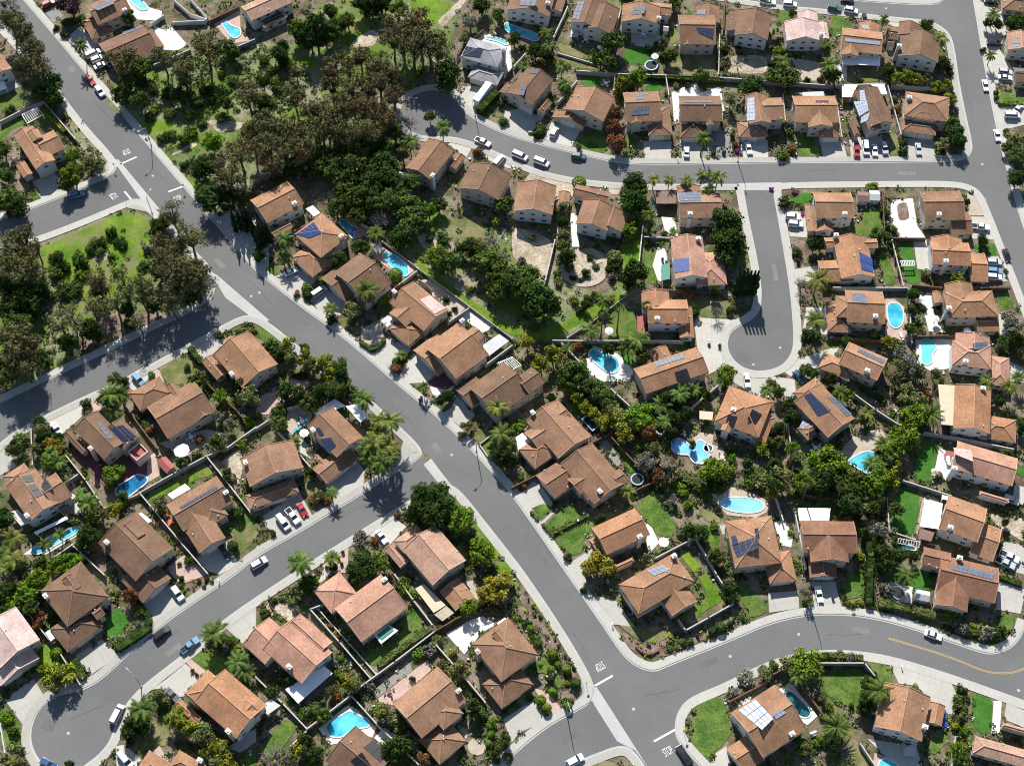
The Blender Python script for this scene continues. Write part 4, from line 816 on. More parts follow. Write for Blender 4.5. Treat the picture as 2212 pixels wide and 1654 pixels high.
 ('third house right of central cul-de-sac', 'orange roof beside bright pool', '13', (700,1000,1010,1015), [('gu',5.4,665,850,1010,1145),('hv',5.2,580,900,820,1095),('hv',2.9,497,950,725,1222)], 'o','stucco',[(PG,4,4,[(722,878),(838,882),(855,968),(738,960)])],[(930,1070)],[(500,1100)],[]),
 ('fourth house right of central cul-de-sac', 'skewed orange roof with panel strip', '13', (600,1480,940,1630), [('gu',5.4,705,1300,940,1635),('hv',2.9,500,1390,700,1640)], 'o','stucco',[(PG,8,1,[(785,1360),(1015,1462),(990,1488),(768,1385)])],[(860,1540)],[(540,1480)],[]),
 ('left house below central cul-de-sac', 'orange hipped roof with black panels', '22', (1810,390,2080,490), [('hv',5.4,1750,330,2255,160),('hu',3.4,2070,480,2275,300),('gv',5.3,1800,400,1965,220)], 'o','stucco_white',[(PK,2,4,[(1865,275),(1950,290),(1915,385),(1840,370)]),(PK,3,3,[(2075,225),(2160,272),(2105,360),(2030,312)]),(PK,1,3,[(1795,165),(1835,150),(1800,250),(1765,245)])],[(1915,225)],[],[('beige',2.7,[(1620,240),(1740,250),(1730,320),(1620,310)])]),
 ('right house below central cul-de-sac', 'orange roof crowded with dark panels', '23', (540,80,755,300), [('gu',5.4,224,166,750,305),('hu',4.6,215,85,500,40),('hv',3.6,250,395,500,385)], 'o','stucco',[(PD,4,6,[(310,110),(375,82),(550,240),(430,290)]),(PG,2,6,[(515,125),(565,122),(725,268),(685,290)]),(PK,3,2,[(250,270),(310,225),(360,270),(285,318)]),(PG,3,2,[(270,380),(300,322),(400,335),(300,398)]),(PK,4,2,[(335,440),(440,370),(478,400),(360,478)])],[],[(330,10)],[]),
 # --- right column
 ('first house in right column', 'mottled brown roof beside oval bed', '13', (1370,245,1705,240), [('gu',5.4,1310,0,1705,245),('gu',2.9,1550,180,1768,372)], 'b','stucco',[],[(1480,190)],[(1770,300)],[]),
 ('second house in right column', 'brown roof with concrete side patio', '13', (1430,520,1760,535), [('gu',5.4,1400,430,1752,645),('gv',5.2,1405,395,1690,530),('gu',2.9,1725,530,1900,785)], 'o','stucco_white',[],[(1540,595)],[(1900,680)],[]),
 ('third house in right column', 'orange roof beside paved yard', '13', (1510,945,1980,930), [('hu',5.4,1510,870,1992,1078),('gv',5.2,1520,800,1795,940),('gu',2.9,1780,1060,1998,1208),('gv',2.8,1415,868,1512,962)], 'o','stucco',[],[(1565,1000)],[(2000,1130)],[]),
 ('fourth house in right column', 'pinkish roof beside kidney pool', '13', (1600,1500,1920,1540), [('hu',5.4,1590,1285,1930,1538),('gv',5.2,1620,1225,1920,1400),('hv',2.9,1900,1415,2092,1690)], 't','stucco_white',[(PG,4,2,[(1765,1310),(1895,1298),(1905,1358),(1775,1370)])],[(1710,1460)],[(2090,1560)],[]),
 ('fifth house in right column', 'roof with wide beige lean to', '23', (1600,370,1910,420), [('gv',5.4,1615,15,1920,440),('hu',2.9,1840,270,2142,520)], 'o','stucco_white',[],[(1860,40)],[(2140,420)],[('beige',4.9,[(1470,12),(1640,22),(1612,368),(1500,358)])]),
 ('sixth house in right column', 'pink patched roof above grey wall', '23', (1610,620,2120,770), [('gu',5.4,1640,500,2108,890),('hu',2.9,1830,930,2078,1042)], 't','stucco_white',[('patch',1,1,[(1600,560),(1760,580),(1770,680),(1620,620)])],[(1615,730)],[(2110,860)],[('redcover',2.8,[(1535,585),(1610,600),(1605,635),(1535,620)])]),
 ('seventh house in right column', 'brown roof with big white cover', '23', (1500,1110,1830,1230), [('gu',5.4,1475,1255,1892,1085),('gu',2.9,1740,1470,2018,1262)], 'o','stucco_white',[],[(1580,1240)],[(2010,1400)],[('white',3.0,[(1355,1005),(1510,1040),(1480,1262),(1315,1238)]),('browncover',2.6,[(1315,1255),(1440,1290),(1410,1368),(1295,1340)]),('white',2.8,[(1505,965),(1580,985),(1575,1015),(1500,1000)])]),
 ('eighth house in right column', 'dark tiled roof with panel strip', '33', (1470,250,1720,310), [('gu',4.6,1460,130,1990,-55),('gv',4.5,1480,-60,1722,325),('gu',4.2,1350,-240,1560,-30)], 'r','stucco',[(PG,8,2,[(1600,-90),(1960,-10),(1945,48),(1580,-45)])],[(1660,-150)],[(1990,160)],[]),
 # --- right of the diagonal road, top to bottom
 ('first house right of diagonal road', 'orange roof behind dark cypresses', '11', (110,270,415,110), [('gu',5.4,-50,75,415,110),('gu',2.9,125,345,320,312)], 'o','stucco_white',[],[(330,95)],[],[('white',2.6,[(430,150),(490,120),(555,185),(500,215)])]),
 ('second house right of diagonal road', 'orange roof with blue grey panels', '11', (590,550,800,390), [('hu',5.4,330,370,800,390),('hv',2.9,300,570,670,605)], 'o','stucco',[(PB,5,3,[(345,368),(500,265),(568,365),(455,405)])],[(735,380)],[(400,680)],[]),
 ('third house right of diagonal road', 'brown roof beside turquoise pool', '11', (740,765,1000,575), [('gu',5.4,670,700,1175,790),('gu',2.9,560,750,970,800),('gv',5.1,700,690,860,760)], 'b','stucco',[],[],[(690,880)],[('redcover',2.6,[(860,545),(930,508),(960,535),(880,575)])]),
 ('fourth house right of diagonal road', 'roof with pink tile patch', '11', (1240,840,1520,1070), [('gu',4.6,1150,960,1665,1020),('hv',2.9,1145,1190,1465,1205),('gv',4.3,1150,1050,1420,1060),('gv',4.9,1400,760,1520,860)], 'o','stucco',[('patch',1,1,[(1415,935),(1500,900),(1640,1010),(1540,1060)])],[(1195,860)],[(1220,1300)],[('greycover',2.6,[(1070,1115),(1140,1070),(1212,1112),(1135,1172)])]),
 ('fifth house right of diagonal road', 'brown roof with maroon courtyard', '11', (1530,1410,1880,1150), [('gu',5.4,1455,1345,2010,1410),('gu',2.9,1360,1370,1760,1430),('gu',6.8,1780,1238,1975,1255)], 'o','stucco',[],[(1780,1110)],[(1450,1500)],[('greycover',2.7,[(1955,1330),(2100,1230),(2185,1290),(2015,1420)])]),
 ('sixth house right of diagonal road', 'brown roof with feathery front palm', None, (988,838,1088,768), [('gu',5.4,1012,836,1148,846),('gu',5.9,1112,818,1178,826),('gu',2.9,983,840,1060,850)], 'b','stucco',[],[],[(1008,872)],[]),
 ('seventh house right of diagonal road', 'brown roof with red patio strip', '22', (220,240,480,535), [('gu',4.4,120,330,680,460),('hv',2.9,55,575,420,590),('gv',4.1,105,430,380,470),('gv',4.7,340,250,510,290)], 'b','stucco',[],[(180,250)],[(120,670)],[('redcover',2.8,[(480,325),(525,300),(690,455),(645,492)]),('white',2.6,[(30,470),(90,430),(160,510),(55,590)])]),
 ('eighth house right of diagonal road', 'many gabled brown roof', '22', (560,590,820,900), [('gu',4.4,420,700,985,860),('gv',2.9,210,800,620,830),('gv',4.2,480,830,760,850),('gv',4.6,850,790,1010,850),('hv',4.0,590,930,710,980)], 'b','stucco',[],[(760,930)],[(280,920)],[('redcover',2.8,[(860,800),(940,740),(1005,830),(930,800)])]),
 ('ninth house right of diagonal road', 'orange roof with notched corner', '22', (740,1365,1130,1185), [('gu',5.4,690,1250,1190,1310),('gu',2.9,670,1350,800,1400),('hu',2.9,880,1580,1060,1540)], 'o','stucco',[],[(1105,1320)],[],[]),
 ('tenth house right of diagonal road', 'orange roof on walled corner lot', None, (1393,1265,1476,1217), [('hu',5.4,1336,1262,1500,1255),('gv',4.2,1424,1290,1506,1298),('gu',2.9,1345,1280,1425,1302)], 'o','stucco',[(PG,4,2,[(1396,1232),(1431,1219),(1449,1229),(1414,1244)])],[(1456,1199)],[(1352,1305)],[]),
 ('house below the oval pool', 'orange roof with dark panel steps', None, (1570,1210,1700,1195), [('hv',5.4,1566,1125,1690,1215),('hv',2.9,1648,1195,1722,1254),('gv',5.2,1600,1120,1640,1175)], 'o','stucco',[(PD,4,3,[(1581,1177),(1638,1157),(1638,1184),(1592,1204)]),(PD,1,2,[(1579,1158),(1590,1156),(1597,1177),(1582,1179)]),(PD,1,2,[(1629,1142),(1637,1140),(1641,1162),(1634,1164)])],[],[(1690,1267)],[]),
 ('house with white rear patio cover', 'orange roof under palm shadows', '23', (300,1305,770,1310), [('gu',5.4,280,1190,770,1470),('gv',5.3,345,1330,700,1545),('gv',2.9,335,1420,598,1680)], 'r','stucco',[],[],[(470,1700)],[('white',2.9,[(258,1080),(540,1080),(528,1188),(270,1188)])]),
 # --- between the two left streets
 ('corner house by the terraced planters', 'orange roof and white chimney', '10', (1940,1290,2170,1560), [('gu',5.4,1845,1405,2402,1490),('gu',2.9,1740,1470,1960,1570),('gv',5.1,1930,1285,2120,1400)], 'o','stucco',[],[(2000,1570)],[(1760,1460)],[]),
 ('house below the left tree lot', 'largest plain brown roof', '20', (1350,265,1720,55), [('gu',4.6,1270,205,1855,250),('hv',3.4,1110,90,1480,95),('gv',4.4,1680,290,1830,260),('gv',5.0,1440,20,1570,100)], 'b','stucco',[],[],[(1180,40)],[]),
 ('house with red rooftop terrace', 'brown roof with black panel field', '20', (720,310,970,565), [('gu',5.4,640,395,1100,500),('gu',5.2,900,420,1210,460),('gu',2.9,550,450,765,570),('f',3.4,1105,600,1285,600)], 'b','stucco_pink',[(PD,5,4,[(932,390),(1060,362),(1190,468),(985,538)]),(PD,2,4,[(832,342),(868,338),(985,475),(940,490)])],[(780,560)],[(600,400)],[]),
 ('house with long left pool', 'brown roof with three black panels', '20', (60,900,250,1170), [('gu',5.4,50,895,515,1030),('hu',4.6,20,810,290,800),('gv',5.2,330,870,622,975),('gv',2.8,500,1075,600,1110)], 'b','stucco_white',[(PK,3,2,[(182,806),(270,792),(300,850),(217,860)]),(PK,4,2,[(227,890),(300,868),(378,968),(298,998)]),(PK,4,2,[(317,828),(388,812),(468,920),(378,940)])],[(230,1140)],[],[('white',2.8,[(290,1290),(570,1150),(590,1170),(310,1310)])]),
 ('house with orange driveway car', 'brown roof with narrow panel stripe', '20', (1510,1140,1930,895), [('gu',4.6,1440,1050,2015,1030),('gv',4.2,1520,1150,1950,1335),('hu',4.1,1690,1090,1975,1140)], 'b','stucco',[(PD,9,1,[(1548,1075),(1868,890),(1885,910),(1568,1090)])],[(1950,940)],[(1850,1410)],[('white',2.7,[(1448,960),(1600,870),(1645,912),(1490,1002)])]),
 ('house with pink front garden', 'brown gabled roof with white cover', '20', (1020,1270,1370,1620), [('gu',5.4,850,1385,1500,1425),('gu',2.9,1050,1714,1480,1685),('gu',6.7,1030,1275,1255,1300)], 'b','stucco',[],[(920,1370)],[(1350,1790)],[('white',2.9,[(1145,1160),(1220,1115),(1312,1190),(1225,1240)])]),
 ('house with four driveway cars', 'brown two level hip roof', '21', (-60,880,-140,655), [('gu',5.4,-140,655,410,730),('hv',2.9,-90,970,375,942),('gu',6.7,40,655,190,625)], 'b','stucco',[],[(-92,680)],[(200,1080)],[]),
 ('house with white patio sails', 'brown roof with dark panels', '21', (530,290,790,555), [('gu',5.4,440,380,925,465),('gv',2.8,485,740,885,650),('gu',2.9,490,640,665,750)], 'b','stucco_white',[(PD,2,2,[(512,395),(548,380),(592,450),(552,460)]),(PD,4,3,[(545,485),(648,470),(693,545),(625,598)])],[(490,400)],[(720,770)],[('white',3.0,[(500,245),(680,135),(770,195),(540,285)]),('white',2.9,[(775,200),(880,180),(975,285),(900,340)])]),
 ('house under big dark tree', 'tan roof with reddish slope', '21', (1280,1430,1500,1690), [('gu',5.4,1265,1440,1815,1530),('hu',4.4,1190,1365,1480,1330),('gu',2.9,1110,1435,1320,1540)], 't','stucco',[],[],[(1190,1390)],[]),
 ('house with green topped patio cover', 'large reddish brown roof', '31', (800,365,1165,95), [('gu',4.6,680,290,1310,285),('hv',3.4,495,140,880,170)], 't','stucco',[],[(1110,40)],[(560,40)],[('white',2.9,[(1015,510),(1140,432),(1228,482),(1080,598)]),('greencover',3.1,[(1045,520),(1140,440),(1190,478),(1085,562)])]),
 ('detached garden house', 'small orange gabled roof', '31', (1650,60,1790,230), [('gu',2.8,1590,150,1890,190)], 'o','stucco',[],[],[],[('beige',2.5,[(1375,120),(1450,80),(1640,265),(1535,330)]),('tanpave',2.4,[(1540,345),(1645,270),(1712,330),(1610,402)])]),
 # --- bottom left quarter
 ('house with boxed front hedge', 'brown hip roof over two levels', '30', (350,150,540,400), [('hu',5.4,345,140,940,190),('hu',2.9,430,470,890,445),('gv',4.4,780,310,910,345),('gu',6.9,535,50,700,100)], 'b','stucco',[],[(390,180)],[(760,600)],[]),
 ('pink roofed house at left edge', 'pale pink gabled roof', '30', (0,600,150,810), [('gu',5.4,-200,520,345,560),('gu',3.0,-50,880,340,720)], 'p','stucco',[],[],[(150,930)],[]),
 ('house with blue shaded patio cover', 'tan pink gabled roof', '31', (180,490,470,750), [('gu',5.4,60,640,660,670),('gu',4.4,-115,600,310,540),('gu',5.2,250,480,662,580)], 't','stucco_white',[],[(285,790)],[],[('white',2.9,[(252,990),(590,790),(662,850),(363,1112)])]),
 ('house beside the lower left cul-de-sac', 'orange gabled roof', '30', (1860,1080,2100,1290), [('gu',5.4,1680,1100,2305,1125),('hu',4.3,1590,1035,1960,960),('gu',2.9,1510,1130,1745,1235),('gv',6.0,2070,1120,2250,1190),('gv',5.9,1590,1010,1700,1110)], 'o','stucco_white',[],[(1970,1350)],[(1560,1080)],[('greycover',2.6,[(2255,1130),(2345,1080),(2425,1130),(2310,1212)])]),
 ('house with octagonal patio', 'brown roof with pink ridge', '31', (1320,1225,1690,920), [('gu',5.4,1180,1110,1820,1090),('hv',2.9,1405,1425,1820,1440),('hu',5.2,1480,1180,1795,1200)], 'b','stucco_pink',[],[(1750,1000)],[(1710,1550)],[]),
 ('corner house by mulched roadside strip', 'brown hip roof', '31', (1950,500,2110,700), [('hu',5.4,1860,600,2440,690),('hv',2.9,1955,945,2400,950),('gu',6.8,2035,520,2195,585)], 'b','stucco_pink',[],[(1915,660)],[(2270,1120)],[('white',2.9,[(2080,420),(2150,370),(2230,440),(2160,490)])]),
 ('house with star shaped pool', 'brown roof with black panels', '31', (690,1510,810,1610), [('gu',4.6,600,1610,1185,1570)], 'b','stucco',[(PK,6,2,[(925,1490),(1010,1425),(1140,1555),(1075,1620)]),(PK,5,2,[(815,1605),(915,1530),(1000,1654),(900,1700)])],[],[],[]),
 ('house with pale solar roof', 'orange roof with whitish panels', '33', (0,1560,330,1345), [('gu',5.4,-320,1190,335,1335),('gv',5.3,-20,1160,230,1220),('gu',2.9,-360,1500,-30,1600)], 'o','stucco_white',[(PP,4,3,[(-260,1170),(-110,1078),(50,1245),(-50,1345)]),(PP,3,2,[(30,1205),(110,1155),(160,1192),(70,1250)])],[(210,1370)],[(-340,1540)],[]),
 ('house with curved bare driveway', 'brown gabled roof and white walls', '33', (870,1290,1325,1435), [('gv',5.4,1000,930,1330,1440),('gv',2.9,1400,1095,1500,1310)], 'o','stucco_white',[],[(1360,1310)],[(1440,1080)],[('greycover',2.5,[(1170,1500),(1290,1440),(1270,1560),(1180,1560)])]),
 ('house cut by bottom right corner', 'tan hip roof', '33', (1780,1390,2100,1480), [('hu',3.6,1790,1390,2330,1700),('hu',3.3,2025,1275,2330,1400)], 't','stucco',[],[],[],[]),
 ('house cut by bottom left edge', 'orange hip roofs', '30', (1290,1560,1440,1650), [('hu',3.4,1170,1690,1500,1640),('hv',3.4,1450,1660,1800,1660)], 'o','stucco',[],[(1725,1600)],[],[]),
]
ALT = dict(b=['b', 'b1', 'b2', 'b'], o=['o', 'o1', 'o2', 'b2'], r=['r', 'r1'], t=['t', 't1'], p=['p', 'p1'], g=['g'])
for i, h in enumerate(HS):
    h = list(h); c = h[5]; h[5] = ALT[c][(i * 5 + i // 3) % len(ALT[c])]; house(*h)
# ---------------------------------------------------------------- vegetation
def leafmat(k, c, c2, isl=0.45, rnd=0.18):
    m = node_mat('leaf_' + k, c, col2=c2, scale=0.55, rough=0.9, spec=0.0, island=isl, obj_rand=rnd, detail=3)
    m.node_tree.nodes['Principled BSDF'].inputs['Transmission Weight'].default_value = 0.0
    M['leaf_' + k] = m
leafmat('dark', (0.018, 0.037, 0.009), (0.047, 0.075, 0.018))
leafmat('oak', (0.036, 0.063, 0.014), (0.086, 0.122, 0.029))
leafmat('bright', (0.065, 0.125, 0.010), (0.135, 0.205, 0.024))
leafmat('yellow', (0.110, 0.145, 0.012), (0.230, 0.235, 0.030))
leafmat('euc', (0.076, 0.078, 0.030), (0.140, 0.128, 0.054), .3)
leafmat('euc2', (0.084, 0.068, 0.031), (0.150, 0.114, 0.056), .3)
leafmat('olive', (0.080, 0.094, 0.030), (0.160, 0.165, 0.062))
leafmat('grey', (0.100, 0.105, 0.075), (0.190, 0.180, 0.140))
leafmat('orange', (0.135, 0.120, 0.016), (0.270, 0.220, 0.034))
leafmat('rust', (0.115, 0.055, 0.024), (0.21, 0.105, 0.040))
leafmat('cyp', (0.012, 0.022, 0.010), (0.030, 0.046, 0.018))
leafmat('purple', (0.045, 0.030, 0.034), (0.09, 0.055, 0.055))
leafmat('palm', (0.036, 0.064, 0.014), (0.098, 0.132, 0.032))
leafmat('ypalm', (0.060, 0.088, 0.018), (0.155, 0.160, 0.040))
leafmat('flower', (0.32, 0.03, 0.18), (0.45, 0.05, 0.30))
leafmat('twig', (0.15, 0.13, 0.115), (0.26, 0.235, 0.215))
def rdir(rg):
    while True:
        v = Vector((rg.uniform(-1, 1), rg.uniform(-1, 1), rg.uniform(-1, 1)))
        if .05 < v.length < 1: return v.normalized()
def leaf(mb, p, n, s, rg):
    a = n.orthogonal().normalized(); b = n.cross(a); t = rg.uniform(0, 6.28)
    a, b = a * math.cos(t) + b * math.sin(t), b * math.cos(t) - a * math.sin(t)
    a = a * s * rg.uniform(.7, 1.3); b = b * s * rg.uniform(.5, 1.0)
    mb.add([p - a - b * .6, p + a * .3 - b, p + a + b * .5, p - a * .2 + b], [(0, 1, 2, 3)])
def crown(rg, r, hgt, lobes, per, s, spread=.72, lr=(.34, .5), fl=1.0, up=.25):
    """crown of leaf sprays in several lobes; centred on z=0, radius r, half height hgt"""
    mb = MB(); cs = []
    for i in range(lobes):
        d = rdir(rg); k = rg.uniform(.35, 1) ** .5 * spread
        if i == 0: k = 0
        c = Vector((d.x * r * k, d.y * r * k, d.z * hgt * k)); R = r * rg.uniform(*lr)
        cs.append((c, R))
        for _ in range(per):
            d = rdir(rg)
            q = c + Vector((d.x * R, d.y * R, d.z * R * fl * min(1, hgt / r + .15))) * rg.uniform(.55, 1.05)
            n = (d * .8 + rdir(rg) * .75 + Vector((0, 0, up))).normalized()
            leaf(mb, q, n, s, rg)
    return mb, cs
TEMPL = {}
def make_templates():
    rg = random.Random(5)
    def store(kind, crown_mb, lm, trunk_mb, tm, extra=None, z0=0, name='tree'):
        cm = bpy.data.meshes.new('crown'); cm.from_pydata(crown_mb.v, [], crown_mb.f); cm.materials.append(M[lm])
        tmesh = None
        if trunk_mb:
            tmesh = bpy.data.meshes.new('trunk'); tmesh.from_pydata(trunk_mb.v, [], trunk_mb.f); tmesh.materials.append(M[tm])
        TEMPL.setdefault(kind, []).append((cm, tmesh))
    # broad crowns: unit tree radius 4, height 8 (scaled per tree)
    for kind, lm, lob, per, s, hh, spread, lr, n in (
            ('oak', 'leaf_oak', 26, 95, .27, 2.9, .80, (.24, .40), 4), ('dark', 'leaf_dark', 26, 100, .27, 3.1, .78, (.26, .42), 3),
            ('bright', 'leaf_bright', 24, 92, .27, 2.9, .80, (.24, .38), 3), ('yellow', 'leaf_yellow', 13, 110, .30, 2.6, .75, (.30, .44), 2),
            ('olive', 'leaf_olive', 13, 105, .28, 2.6, .76, (.28, .42), 3), ('grey', 'leaf_grey', 12, 90, .26, 2.5, .76, (.26, .40), 2),
            ('orange', 'leaf_orange', 17, 125, .28, 3.0, .74, (.28, .42), 2), ('rust', 'leaf_rust', 14, 115, .28, 3.0, .72, (.30, .44), 2),
            ('purple', 'leaf_purple', 15, 120, .28, 2.9, .72, (.30, .46), 1)):
        for _ in range(n):
            c, cs = crown(rg, 4, hh, lob, per, s, spread, lr)
            c.v = [(x, y, z + 5.0) for x, y, z in c.v]
            tb = MB(); tb.tube([(0, 0, 0), (.08, .05, 1.6), (0, .1, 3.2)], [.34, .27, .22], 7)
            for q, R in cs[1:7]: tb.tube([(0, .1, 2.6), (q.x * .5, q.y * .5, 3.6 + q.z * .3), (q.x, q.y, q.z + 4.8)], [.17, .12, .05], 5)
            store(kind, c, lm, tb, 'bark')
    # eucalyptus: open tufts on long bare limbs; unit radius 4, height 13
    for kind, lm, n in (('euc', 'leaf_euc', 5), ('euc2', 'leaf_euc2', 3), ('eucg', 'leaf_olive', 4)):
        for _ in range(n):
            c = MB(); tb = MB(); lean = Vector((rg.uniform(-.8, .8), rg.uniform(-.8, .8), 0))
            base = Vector((0, 0, 0)); fork = lean * .6 + Vector((0, 0, 5.2))
            tb.tube([base, lean * .25 + Vector((0, 0, 2.5)), fork], [.36, .30, .24], 7)
            for i in range(11 if kind == 'eucg' else 16):
                a = i * 2.4 + rg.uniform(-.4, .4); rr = rg.uniform(.2, .82) * 4; z = rg.uniform(7.2, 12.6) - rr * .35
                q = fork * 1 + Vector((math.cos(a) * rr, math.sin(a) * rr, z - 5.2))
                mid = fork.lerp(q, .5) + Vector((0, 0, .5))
                tb.tube([fork - Vector((0, 0, rg.uniform(0, 1.2))), mid, q], [.17, .11, .05], 5)
                R = rg.uniform(.9, 1.65)
                for _k in range(62 if kind == 'eucg' else 108):
                    d = rdir(rg); p = q + Vector((d.x * R * 1.1, d.y * R * 1.1, d.z * R * .8)) * rg.uniform(.3, 1.1)
                    leaf(c, p, (d * .7 + rdir(rg) * .8 + Vector((0, 0, .2))).normalized(), .225, rg)
            store(kind, c, lm, tb, 'bark')
    for _ in range(2):   # leafless winter trees
        c = MB(); tb = MB(); tb.tube([(0, 0, 0), (0, 0, 2.5)], [.22, .16], 6)
        for i in range(60):
            d = rdir(rg); d.z = abs(d.z); e = Vector((d.x * 3.8, d.y * 3.8, 2.6 + d.z * 4)); st = Vector((d.x * .6, d.y * .6, 2.4 + d.z))
            c.tube([st, (st + e) / 2 + Vector((0, 0, .4)), e], [.06, .045, .02], 3, cap=False)
            for _k in range(5):
                q = st.lerp(e, rg.uniform(.4, 1)); f = q + rdir(rg) * .9 + Vector((0, 0, .3)); c.tube([q, f], [.03, .015], 3, cap=False)
        store('bare', c, 'leaf_twig', tb, 'barkpale')
    # feather palms: unit crown radius 3, height 8
    def palm(kind, lm, fr, L, droop, h, tr, wid, n):
        for _ in range(n):
            c = MB(); top = Vector((rg.uniform(-.3, .3), rg.uniform(-.3, .3), h))
            tb = MB(); tb.tube([(0, 0, 0), (top.x * .3, top.y * .3, h * .5), top], [tr * 1.3, tr, tr * .85], 7)
            for i in range(fr):
                a = i * 2.399 + rg.uniform(-.2, .2); el = rg.uniform(-.35, 1.15); pts = []
                d = Vector((math.cos(a), math.sin(a), 0)); p = Vector(top); e = el
                for k in range(8):
                    pts.append(Vector(p)); p = p + (d * math.cos(e) + Vector((0, 0, math.sin(e)))) * (L / 7); e -= droop / 7
                side = Vector((-d.y, d.x, 0))
                for k in range(7):
                    w = wid * (1 - abs(k - 2.6) / 5.2); q0, q1 = pts[k], pts[k + 1]; t = (q1 - q0)
                    for sg in (-1, 1):
                        tip = q0 + t * 1.3 + side * sg * w - Vector((0, 0, w * .45))
                        c.add([q0, q0 + t * .75, tip], [(0, 1, 2)] if sg > 0 else [(0, 2, 1)])
                        tip2 = q0 + t * 1.75 + side * sg * w * .9 - Vector((0, 0, w * .5))
                        c.add([q0 + t * .45, q1, tip2], [(0, 1, 2)] if sg > 0 else [(0, 2, 1)])
            store(kind, c, lm, tb, 'barkpale')
    palm('queen', 'leaf_palm', 24, 3.3, 1.5, 7.5, .17, .75, 4); palm('yqueen', 'leaf_ypalm', 22, 3.2, 1.5, 7.0, .17, .75, 3)
    palm('date', 'leaf_palm', 60, 3.6, 1.0, 4.0, .40, .38, 2)
    for _ in range(3):   # tall fan palms: unit crown radius 1.8, height 13
        c = MB(); tb = MB(); h = 13; tb.tube([(0, 0, 0), (.1, .1, 6), (0, 0, h)], [.28, .2, .17], 7)
        for i in range(46):
            d = rdir(rg)
            if d.z < -.55: d.z *= -1
            c0 = Vector((0, 0, h)) + d * .9; a = d.cross(Vector((0, 0, 1))).normalized(); b = d.cross(a)
            for k in range(7):
                t = -1.3 + k * 2.6 / 6; tip = c0 + (d * math.cos(t) + a * math.sin(t)) * .95 - Vector((0, 0, .15)); e = (d * math.cos(t + .2) + a * math.sin(t + .2)) * .5
                c.add([c0, c0 + e, tip], [(0, 1, 2)])
        store('fan', c, 'leaf_palm', tb, 'bark')
    for _ in range(3):   # cypress: unit radius 1, height 10
        c = MB(); tb = MB(); tb.tube([(0, 0, 0), (0, 0, 8)], [.15, .05], 6)
        for i in range(1500):
            z = rg.uniform(.3, 10); t = z / 10; R = 1.0 * min(1, (1 - t) * 2.2 + .03) * (.75 + .25 * math.sin(z * 2)) * min(1, .55 + z * .25)
            a = rg.uniform(0, 6.283); k = rg.uniform(.7, 1.03); p = Vector((math.cos(a) * R * k, math.sin(a) * R * k, z))
            leaf(c, p, (Vector((math.cos(a), math.sin(a), .35)) + rdir(rg) * .5).normalized(), .20, rg)
        store('cyp', c, 'leaf_cyp', tb, 'bark')
    for kind, lm in (('shrub', 'leaf_oak'), ('dshrub', 'leaf_dark'), ('bshrub', 'leaf_bright'), ('yshrub', 'leaf_yellow'), ('oshrub', 'leaf_olive'), ('gshrub', 'leaf_grey'), ('rshrub', 'leaf_rust'), ('fshrub', 'leaf_flower')):
        for _ in range(2):   # low shrubs: unit radius 2, height 2.2
            c, cs = crown(rg, 2, 1.2, 9, 85, .20, .65, (.38, .58)); c.v = [(x, y, max(z + 1.15, .05)) for x, y, z in c.v]
            store(kind, c, lm, None, None)
    for kind, lm in (('ball', 'leaf_dark'), ('bball', 'leaf_bright')):
        c = MB()                # clipped ball: unit radius 1
        for i in range(620):
            d = rdir(rg); leaf(c, Vector((d.x, d.y, d.z * .95 + 1.0)) * rg.uniform(.93, 1.02), (d + rdir(rg) * .35).normalized(), .13, rg)
        store(kind, c, lm, None, None)
make_templates()
